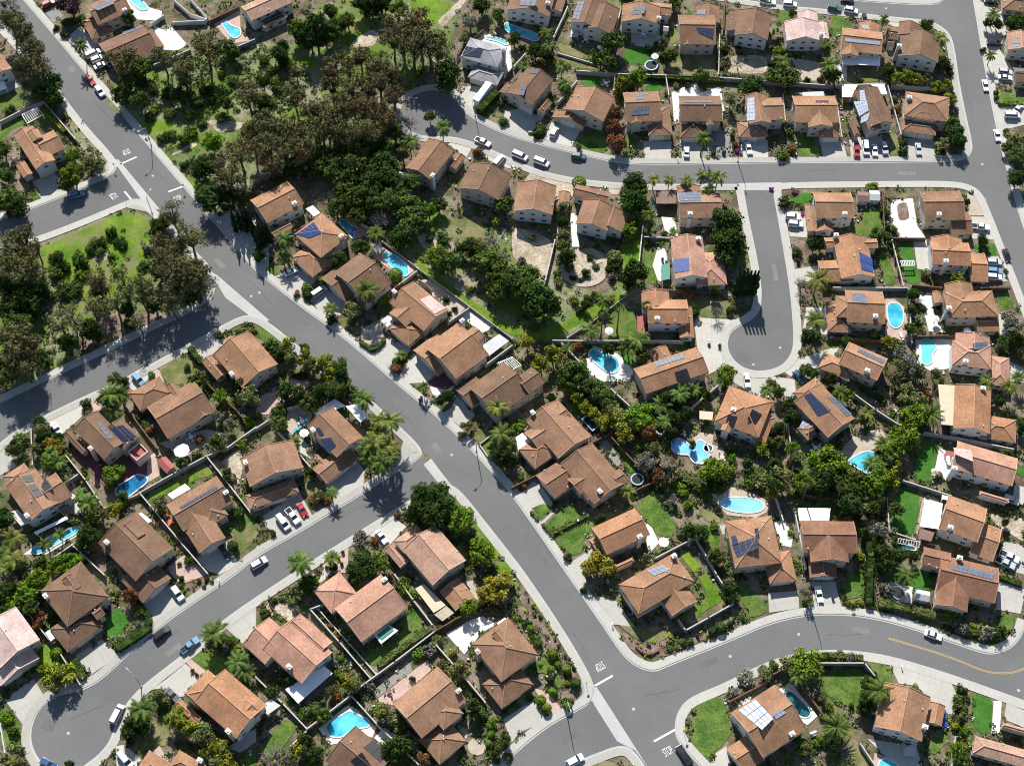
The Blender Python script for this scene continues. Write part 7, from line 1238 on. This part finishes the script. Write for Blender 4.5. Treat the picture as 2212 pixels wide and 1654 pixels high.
for a in [('00',420,35,100,-45,'suv','red'),('00',805,468,130,-62,'van','white'),('00',845,512,120,-55,'suv','white'),('00',870,566,110,-50,'sedan','white'),('00',780,695,60,70,'sedan','red',RD),('00',862,792,70,90,'suv','white',RD),
 ('10',665,28,120,-32,'suv','skyblue',RD),('10',1200,1628,60,60,'suv','skyblue'),('01',1960,830,110,-150,'motorhome','white'),('01',1960,1228,140,62,'pickup','white',RD),('01',2100,1390,80,-90,'van','white'),
 ('02',70,1348,130,55,'van','white',RD),('02',255,1402,130,50,'van','white',RD),('02',575,1352,100,15,'suv','teal',RD),('02',368,1142,50,-85,'suv','white'),('02',1508,1312,0,-100,'sedan','white'),('02',2045,1285,25,90,'sedan','white'),('02',2200,12,100,10,'suv','white',RD),
 ('03',10,20,100,10,'sedan','white',RD),('03',190,38,100,8,'suv','white',RD),('03',575,75,100,22,'suv','teal',RD),('03',718,92,100,20,'suv','white',RD),('03',685,2,100,8,'sedan','black',RD),('03',832,165,15,90,'sedan','black'),
 ('03',765,1300,8,90,'pickup','red'),('03',845,1285,10,90,'van','white'),('03',922,1300,10,90,'sedan','white'),('03',1005,1285,25,90,'suv','silver'),('03',1300,1290,15,90,'sedan','silver'),('03',1878,740,18,80,'sedan','white',RD),('03',1980,1170,22,85,'sedan','white',RD),
 ('03',2050,625,100,10,'suv','silver'),('03',2050,672,100,10,'sedan','white'),('03',2110,1000,110,5,'van','white'),('03',2160,938,60,-70,'sedan','white'),('03',1925,12,100,5,'sedan','black'),('03',1950,375,100,5,'suv','black'),
 ('11',300,695,90,-40,'sedan','white'),('11',545,868,110,-72,'van','silver'),('12',2030,1632,12,70,'sedan','white'),('13',215,222,110,10,'suv','white'),('13',238,285,110,10,'suv','white'),('13',272,1598,75,80,'sedan','blue'),('13',1835,308,130,15,'pickup','white'),
 ('13',2062,552,35,100,'sedan','black',RD),('13',1952,612,100,6,'suv','silver'),('13',1958,690,100,6,'suv','skyblue'),('13',1955,742,100,6,'suv','white'),('20',490,398,72,90,'sedan','white'),('20',1445,1165,60,85,'sedan','orange'),('20',1945,1460,50,70,'sedan','black'),
 ('21',25,1555,100,-58,'suv','white',RD),('21',1085,1328,80,100,'sedan','white'),('21',235,1205,75,100,'van','white'),('21',318,1150,80,100,'pickup','white'),('21',398,1092,50,85,'sedan','red'),
 ('23',2085,1500,110,50,'pickup','white'),('23',2050,1555,110,50,'pickup','silver'),('23',605,25,90,40,'sedan','silver'),('30',1535,165,80,110,'suv','white'),('30',1398,505,112,-85,'suv','black',RD),('30',1640,612,118,-92,'pickup','skyblue',RD),('30',1490,1040,95,90,'sedan','grey'),
 ('30',1012,1205,78,-150,'van','white',RD),('30',1085,1600,80,100,'van','white'),('30',420,1635,110,60,'sedan','blue',RD),('32',545,1605,130,-72,'suv','white',RD),('32',1488,1562,95,145,'pickup','black',RD),('33',440,172,25,120,'sedan','white'),('33',1428,522,150,52,'sedan','white',RD),('33',1520,1245,15,80,'sedan','blue'),('23',2100,1010,100,40,'suv','silver')]:
    car(*a)

# ---------------------------------------------------------------- street lamps, trampolines, parasols, sheds, small yard things
def lamp(t, x, y, ax, ay, h=8.5):
    p = TW(t, x, y); q = TW(t, x + ax, y + ay); d = (q - p).normalized()
    o = empty('street_lamp', (p.x, p.y, .12))
    a = MB(); a.tube([p + Vector((0, 0, .12)), p + Vector((0, 0, h))], [.13, .09], 8); a.box(p, .24, .24, .1, .5); a.build('pole', M['block'], o)
    b = MB(); b.tube([p + Vector((0, 0, h - .1)), p + d * 1.0 + Vector((0, 0, h + .45)), p + d * 2.3 + Vector((0, 0, h + .55))], [.07, .06, .05], 6); b.build('arm', M['block'], o)
    c = MB(); c.box((p + d * 2.6).xy, .42, .17, h + .48, h + .66, d.xy); c.build('lamp_head', M['metal'], o)
    thing(o, 'slim pale street lamp', 'street lamp', 'by', 'street lamps along the kerbs')
for a in [('00',1308,1255,-60,40),('01',1893,1003,-10,60),('02',1950,1395,0,60),('10',1315,190,30,-40),('21',1905,588,-50,40),('32',470,1185,20,60),('33',368,292,10,60),('30',1222,965,-40,-40)]: lamp(*a)
def ring(c, r, z, m, n=20, w=.12):
    return [(c[0] + r * math.cos(k * 2 * math.pi / n), c[1] + r * math.sin(k * 2 * math.pi / n), z) for k in range(n)]
def trampoline(t, x, y, a, b, frame, label, h=.9, rot=0):
    p = TW(t, x, y, h); o = empty('trampoline', (p.x, p.y, 0)); n = 24 if not rot else 4
    def pt(k, ra, rb):
        if rot:
            cx, cy = [(1, 1), (-1, 1), (-1, -1), (1, -1)][k]; u = Vector((math.cos(rot), math.sin(rot))); v = Vector((-u.y, u.x)); return p.xy + u * cx * ra + v * cy * rb
        return p.xy + Vector((ra * math.cos(k * 2 * math.pi / n), rb * math.sin(k * 2 * math.pi / n)))
    f = MB(); vs = []
    for k in range(n):
        i, q = pt(k, a * .82, b * .82), pt(k, a, b); vs += [(i.x, i.y, h), (i.x, i.y, h + .06), (q.x, q.y, h + .06), (q.x, q.y, h)]
    f.add(vs, [(k * 4 + j, k * 4 + (j + 1) % 4, ((k + 1) % n) * 4 + (j + 1) % 4, ((k + 1) % n) * 4 + j) for k in range(n) for j in range(4)]); f.build('pad', frame, o)
    m = MB(); m.slab([pt(k, a * .81, b * .81) for k in range(n)], h - .02, h + .02); m.build('mat', M['rubber'], o)
    for k in range(0, n, max(1, n // 4)):
        l = MB(); q = pt(k, a * .93, b * .93); l.tube([(q.x, q.y, 0), (q.x, q.y, h)], [.04, .04], 6); l.build('leg', M['metal'], o)
    o['category'] = 'trampoline'; o['label'] = label
M['pad_blue'] = node_mat('pad_blue', (.16, .32, .52), .05, 1, .6); M['pad_grey'] = node_mat('pad_grey', (.16, .19, .22), .05, 1, .6); M['pad_sky'] = node_mat('pad_sky', (.28, .42, .58), .05, 1, .6)
trampoline('02', 1203, 565, 2.3, 2.3, M['pad_sky'], 'round blue trampoline beside the round green lawn'); trampoline('22', 1083, 830, 1.9, 1.9, M['pad_sky'], 'round blue rimmed trampoline behind the many gabled house')
trampoline('22', 680, 340, 2.6, 1.5, M['pad_blue'], 'rectangular blue framed trampoline by the yellow hedge', rot=math.radians(-52)); trampoline('33', 1125, 155, 1.8, 2.1, M['pad_grey'], 'dark round trampoline on a white pad')
def parasol(t, x, y, r, m, label):
    p = TW(t, x, y, 2.4); o = empty('parasol', (p.x, p.y, 0)); n = 8; c = MB()
    c.add([(p.x, p.y, 2.75)] + [(p.x + r * math.cos(k * 2 * math.pi / n), p.y + r * math.sin(k * 2 * math.pi / n), 2.2) for k in range(n)], [(0, k + 1, (k + 1) % n + 1) for k in range(n)])
    c.build('canopy', M[m], o); q = MB(); q.tube([(p.x, p.y, 0), (p.x, p.y, 2.7)], [.04, .03], 6); q.box(p, .3, .3, 0, .12); q.build('pole', M['metal'], o)
    o['category'] = 'parasol'; o['label'] = label; o['group'] = 'garden parasols'
for a in [('20',1568,580,2.3,'white','large white parasol on the patio of the largest brown roofed house'),('22',1312,1372,1.5,'white','white parasol on the patio beside the notched orange roof'),('11',1050,485,1.3,'white','white parasol beside the long turquoise pool'),('13',1322,925,1.0,'white','small white parasol on the paved yard in right column'),('13',1450,1095,1.2,'white','white parasol nearest the shaded house wall in right column'),('13',1725,1200,1.2,'white','white parasol in the shade above the fourth right column house'),('12',840,1200,1.3,'white','white parasol on the lawn beside tall palms'),('02',1235,485,1.3,'white','white parasol right of the round green lawn'),('21',415,430,1.4,'white','white parasol on the patio with turquoise loungers'),('02',760,405,1.0,'white','white parasol under the second top row house'),('23',1440,760,1.0,'beige','beige parasol on the white side patio in right column')]: parasol(*a)
def shed(t, x, y, dx, dy, a, b, h, m, label, name='garden_shed'):
    p = TW(t, x, y, h); q = TW(t, x + dx, y + dy, h); u = (q - p).xy.normalized(); v = Vector((-u.y, u.x)); o = empty(name, (p.x, p.y, 0))
    w = MB(); w.box(p, a - .15, b - .15, 0, h - .02, u); w.build('wall', M['stucco_pink' if m == 'redcover' else 'greycover'], o)
    P = lambda i, j, z: (p.x + u.x * i + v.x * j, p.y + u.y * i + v.y * j, z); r = MB()
    r.add([P(-a, -b, h), P(a, -b, h), P(a, b, h), P(-a, b, h), P(-a, 0, h + .7), P(a, 0, h + .7)], [(0, 1, 5, 4), (2, 3, 4, 5), (0, 4, 3), (1, 2, 5), (3, 2, 1, 0)]); r.build('roof', M[m], o)
    d = MB(); d.box(Vector(P(0, -b + .12, 0)), .5, .04, .05, 1.9, u); d.build('door', M['trim'], o)
    o['category'] = 'shed'; o['label'] = label
shed('13', 820, 45, 100, 5, 1.7, 1.9, 2.3, 'browncover', 'brown roofed shed beside a paler shed'); shed('13', 920, 35, 100, 5, 1.6, 2.0, 2.4, 'greycover', 'pale grey shed right of a brown shed')
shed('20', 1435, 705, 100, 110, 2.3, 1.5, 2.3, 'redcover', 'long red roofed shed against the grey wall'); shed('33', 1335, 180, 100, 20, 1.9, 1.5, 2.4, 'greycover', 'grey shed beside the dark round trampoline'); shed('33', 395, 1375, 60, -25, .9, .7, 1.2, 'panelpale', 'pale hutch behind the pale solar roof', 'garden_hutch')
shed('02', 1330, 250, 100, 10, .9, 1.2, 2.1, 'greycover', 'small grey shed between two top row houses'); shed('03', 1060, 380, 100, 5, 1.2, 1.2, 2.2, 'browncover', 'dark small shed left of the eighth top row house')
def pergola(t, pts, h, label, m='white'):
    w = [TW(t, x, y, h).xy for x, y in pts]; c = sum(w, Vector((0, 0))) / 4; o = empty('pergola', (c.x, c.y, 0)); n = 9
    for i in range(n):
        k = i / (n - 1); a, b = w[0].lerp(w[1], k), w[3].lerp(w[2], k); s = MB(); d = (b - a).normalized(); s.box((a + b) / 2, (b - a).length / 2, .07, h, h + .16, d); s.build('rafter', M[m], o)
    for a, b in ((w[0], w[1]), (w[3], w[2])):
        s = MB(); d = (b - a).normalized(); s.box((a + b) / 2, (b - a).length / 2, .1, h - .2, h - .002, d); s.build('beam', M[m], o)
    for q in w: s = MB(); s.box(q, .1, .1, 0, h - .2); s.build('post', M[m], o)
    o['category'] = 'pergola'; o['label'] = label
pergola('00', [(190,990),(320,930),(370,990),(235,1065)], 2.4, 'white pergola in the walled garden at left'); pergola('13', [(1145,598),(1260,598),(1265,640),(1155,640)], 2.2, 'white slatted pergola over the dark lawn, right column')
pergola('23', [(1130,1340),(1310,1370),(1300,1420),(1120,1380)], 2.3, 'pale slatted pergola beside the small green pond', 'greycover'); pergola('11', [(2090,1480),(2212,1430),(2290,1500),(2170,1560)], 2.4, 'white slatted pergola behind the sixth diagonal road house')
pergola('30', [(395,500),(430,480),(480,545),(440,575)], 2.2, 'white slatted pergola beside the boxed hedge house')
pergola('20', [(90,1120),(150,1095),(250,1200),(180,1230)], 2.4, 'white slatted pergola beside the long left pool house')
def furniture(t, x, y, label, m='white', n=4, r=1.2):
    p = TW(t, x, y, .7); o = empty('garden_table', (p.x, p.y, .14)); b = MB(); b.slab([(p.x + .7 * math.cos(k * math.pi / 8), p.y + .7 * math.sin(k * math.pi / 8)) for k in range(16)], .82, .88); b.build('tabletop', M[m], o)
    l = MB(); l.tube([(p.x, p.y, .14), (p.x, p.y, .82)], [.06, .06], 6); l.build('leg', M['metal'], o); o['category'] = 'table'; o['label'] = label
    for k in range(n):
        a = k * 2 * math.pi / n + .5; q = Vector((p.x + r * math.cos(a), p.y + r * math.sin(a))); d = (p.xy - q).normalized(); c = empty('garden_chair', (q.x, q.y, .14)); c['group'] = 'chairs round the garden tables'
        s = MB(); s.box(q, .26, .26, .52, .58, d); s.build('seat', M[m], c); s = MB(); s.box(q - d * .26, .04, .26, .58, 1.05, d); s.build('backrest', M[m], c)
        for i in (-1, 1):
            for j in (-1, 1):
                s = MB(); e = q + d * .2 * i + Vector((-d.y, d.x)) * .2 * j; s.box(e, .025, .025, .14, .52, d); s.build('leg', M['metal'], c)
        c['category'] = 'chair'; c['label'] = ('chair at the ' + label)
    return o
furniture('20', 1650, 468, 'white round table on the largest brown house patio'); furniture('21', 400, 330, 'white table on the fan shaped patio'); furniture('22', 1815, 640, 'beige fire table beside the L shaped pool', 'beige')
furniture('02', 640, 345, 'white table behind the second top row house'); furniture('02', 1135, 300, 'white table behind the third top row house'); furniture('02', 810, 720, 'white table beside a red cover above curved street')
furniture('31', 1150, 1005, 'brown table on the pink patio at bottom', 'browncover'); furniture('23', 410, 560, 'white table in shade left of irregular pool'); furniture('32', 340, 860, 'pale garden table on the corner house lawn', 'trim', 2)
def lounger(t, x, y, dx, dy, m, label):
    p = TW(t, x, y, .4); q = TW(t, x + dx, y + dy, .4); d = (q - p).xy.normalized(); o = empty('sun_lounger', (p.x, p.y, .14)); s = MB(); s.box(p.xy - d * .3, .65, .33, .42, .5, d); s.build('seat', M[m], o)
    s = MB(); c = p.xy + d * .7; nn = Vector((-d.y, d.x)); a, b = p.xy + d * .36, p.xy + d * .95
    s.add([(*(a + nn * .33), .45), (*(a - nn * .33), .45), (*(b - nn * .33), .85), (*(b + nn * .33), .85), (*(a + nn * .33), .53), (*(a - nn * .33), .53), (*(b - nn * .33), .93), (*(b + nn * .33), .93)], [(3, 2, 1, 0), (4, 5, 6, 7), (0, 1, 5, 4), (1, 2, 6, 5), (2, 3, 7, 6), (3, 0, 4, 7)]); s.build('backrest', M[m], o)
    for i in (-.85, .3):
        for j in (-1, 1): s = MB(); e = p.xy + d * i + nn * .28 * j; s.box(e, .03, .03, .14, .42, d); s.build('leg', M['metal'], o)
    thing(o, label, 'lounger', 'by', 'sun loungers')
M['aqua'] = node_mat('aqua', (.03, .30, .38), .08, 1, .8)
for x, y in ((370,295),(430,300),(425,345),(335,415),(370,390)): lounger('21', x, y, -40, 50, 'aqua', 'turquoise sun lounger')
for x, y in ((1320,300),(1350,260)): lounger('01', x + 800, y + 300, 20, 40, 'white', 'white sun lounger')
for x, y in ((1150,1240),(1160,1265)): lounger('13', x, y, 10, 40, 'white', 'white sun lounger')
for x, y in ((2010,1100),(2040,1085),(1970,1120)): lounger('32', x, y, 20, -30, 'white', 'white sun lounger')
def binn(t, x, y, m):
    p = TW(t, x, y, .5); o = empty('wheelie_bin', (p.x, p.y, .14)); b = MB(); b.box(p, .3, .32, .14, 1.05, (1, .3), taper=1.15); b.build('body', M[m], o); l = MB(); l.box(p, .36, .38, 1.052, 1.12, (1, .3)); l.build('lid', M['rubber'], o)
    for j in (-1, 1): w = MB(); w.tube([(p.x + .2 * j, p.y + .3, .26), (p.x + .26 * j, p.y + .3, .26)], [.12, .12], 8); w.build('wheel', M['rubber'], o)
    thing(o, {'car_blue': 'blue wheelie bin', 'car_grey': 'grey wheelie bin', 'car_black': 'black wheelie bin'}[m], 'bin', 'by', 'wheelie bins beside the houses')
for a in [('20',1650,1445,'car_blue'),('20',1672,1468,'car_blue'),('22',460,1500,'car_black'),('22',490,1520,'car_black'),('02',1385,1090,'car_blue'),('03',1120,1010,'car_blue'),('03',630,1110,'car_grey'),('30',10,1090,'car_blue'),('21',505,765,'car_grey'),('21',535,790,'car_grey'),('23',320,1620,'car_blue'),('33',560,200,'car_black'),('12',1300,590,'car_blue'),('01',1740,520,'car_grey'),('21',1415,150,'car_black'),('21',1430,130,'car_grey')]: binn(*a)
def mailbox(t, x, y):
    p = TW(t, x, y); o = empty('mailbox', (p.x, p.y, .1)); b = MB(); b.box(p, .06, .06, .1, 1.0); b.build('post', M['wood'], o); b = MB(); b.box(p, .16, .28, 1.002, 1.28); b.build('box', M['white'], o); thing(o, 'white mailbox on a post', 'mailbox', 'by', 'kerbside mailboxes')
for a in [('30',725,905),('32',665,1210) if 0 else ('22',570,1200),('30',1895,60),('31',500,20),('33',1150,800),('33',310,312),('12',1700,1300),('03',240,1350),('02',1430,1385),('32',865,440)]: mailbox(*a)
# stop signs
def stop_sign(t, x, y, fx, fy):
    p = TW(t, x, y); q = TW(t, x + fx, y + fy); d = (q - p).xy.normalized(); n = Vector((-d.y, d.x)); o = empty('stop_sign', (p.x, p.y, .12)); b = MB(); b.tube([(p.x, p.y, .12), (p.x, p.y, 2.9)], [.04, .04], 6); b.build('post', M['metal'], o)
    s = MB(); R = .40; oc = [(R * math.cos(math.pi / 8 + k * math.pi / 4), R * math.sin(math.pi / 8 + k * math.pi / 4)) for k in range(8)]
    f = [(p.x + n.x * a + d.x * .06, p.y + n.y * a + d.y * .06, 2.5 + c) for a, c in oc]; g = [(x0 + d.x * .02, y0 + d.y * .02, z0) for x0, y0, z0 in f]
    s.add(f + g, [tuple(range(8)), tuple(range(15, 7, -1))] + [(k, (k + 1) % 8, 8 + (k + 1) % 8, 8 + k) for k in range(8)]); pl = s.build('sign_plate', M['car_red'], o)
    cu = bpy.data.objects.new('sign_lettering', font_mesh); COL.objects.link(cu); cu.parent = o; cu.location = (d.x * .088, d.y * .088, 2.38); cu.rotation_euler = (math.pi / 2, 0, math.atan2(n.y, n.x)); cu.scale = (.26, .30, 1)
    thing(o, 'red stop sign', 'sign', 'by', 'stop signs at the junctions')
stop_sign('00', 995, 1462, 40, -60); stop_sign('00', 1590, 1640, 40, 60); stop_sign('32', 643, 965, -40, -70); stop_sign('32', 1490, 1390, 30, 60); stop_sign('10', 1095, 100, -90, 30)

# ---------------------------------------------------------------- small garden plants, far too many to count
def ground_cover(n, seed, sizes, lm, name, keep, hh=.5, zone=None):
    rg = random.Random(seed); mb = MB()
    from mathutils import noise
    k = 0; tries = 0
    while k < n and tries < n * (60 if zone else 8):
        tries += 1
        y = 827 + rg.uniform(-840, 840); x = rg.uniform(-30, 2242)
        p = W(x, y)
        if zone:
            if not in_poly(x, y, zone): continue
            if not free(p.x, p.y) and rg.random() < .75: continue
        elif not free(p.x, p.y): continue
        d = noise.noise(Vector((p.x * .06, p.y * .06, seed))) + .5 * noise.noise(Vector((p.x * .2, p.y * .2, seed + 3)))
        inz = not zone and any(in_poly(x, y, P) for _, P in ZONES)
        if d - (.22 if inz else 0) < keep: continue
        k += 1; r = rg.uniform(*sizes)
        for _ in range(9 if r < .7 else 16):
            e = rdir(rg); e.z = abs(e.z)
            q = Vector((p.x + e.x * r, p.y + e.y * r, .1 + e.z * r * hh * 1.6)); leaf(mb, q, (e * .6 + rdir(rg) * .7 + Vector((0, 0, .3))).normalized(), .16 + r * .16, rg)
    o = mb.build(name, M[lm]); o['kind'] = 'stuff'
ground_cover(3400, 1, (.4, 1.1), 'leaf_oak', 'ground_cover_plants', .02)
ground_cover(2600, 2, (.35, .9), 'leaf_dark', 'ground_cover_plants', .0)
ground_cover(1500, 3, (.3, .8), 'leaf_bright', 'ground_cover_plants', .05)
ground_cover(1000, 4, (.3, .9), 'leaf_olive', 'ground_cover_plants', .0)
ground_cover(500, 5, (.3, .8), 'leaf_yellow', 'ground_cover_plants', .1)
ground_cover(450, 6, (.3, .7), 'leaf_grey', 'ground_cover_plants', .0)
ground_cover(160, 7, (.3, .6), 'leaf_rust', 'ground_cover_plants', .1)
CANYON = [(290, 150), (420, 110), (560, 100), (660, 130), (640, 230), (560, 260), (480, 265), (400, 250), (320, 240)]
SLOPE = [(150, 225), (230, 335), (215, 375), (165, 300)]
BELOW = [(290, 275), (400, 250), (480, 300), (470, 390), (430, 410), (370, 370)]
LOT = [(0, 560), (110, 530), (300, 470), (335, 520), (320, 640), (230, 700), (60, 800), (0, 830)]
HOLLOW = [(640, 400), (860, 420), (1000, 500), (1150, 560), (1340, 620), (1200, 720), (1080, 690), (900, 560)]
for i, (zn, n) in enumerate(((CANYON, 420), (BELOW, 130), (LOT, 130), (HOLLOW, 70), (SLOPE, 60))):
    ground_cover(n, 20 + i, (.5, 1.5), 'leaf_olive' if i % 2 else 'leaf_oak', 'scrub', -.25, .45, zn)
    ground_cover(n // 2, 30 + i, (.4, 1.2), 'leaf_grey', 'scrub', -.1, .4, zn)
def stones(n, seed):
    rg = random.Random(seed); k = 0; sets = [MB(), MB(), MB()]
    for _ in range(n * 6):
        if k >= n: break
        q = rg.choice(NICKS)[1]; a, r = rg.uniform(0, 6.28), rg.uniform(6, 17); x, y = q.x + math.cos(a) * r, q.y + math.sin(a) * r
        if not free(x, y): continue
        k += 1; s = rg.uniform(.12, .38)
        for _j in range(rg.choice((1, 1, 2, 4))):
            mb = rg.choice(sets); e = rg.uniform(0, 3); mb.box((x + rg.uniform(-.9, .9), y + rg.uniform(-.9, .9)), s * rg.uniform(.6, 1.2), s * rg.uniform(.5, 1), 0, s * rg.uniform(.8, 2), (math.cos(e), math.sin(e)), taper=rg.uniform(.6, .9))
    for mb, m in zip(sets, ('block', 'whitepave', 'roof_o')): mb.build('garden_stones', M[m])['kind'] = 'stuff'
stones(1500, 9)
write_labels()
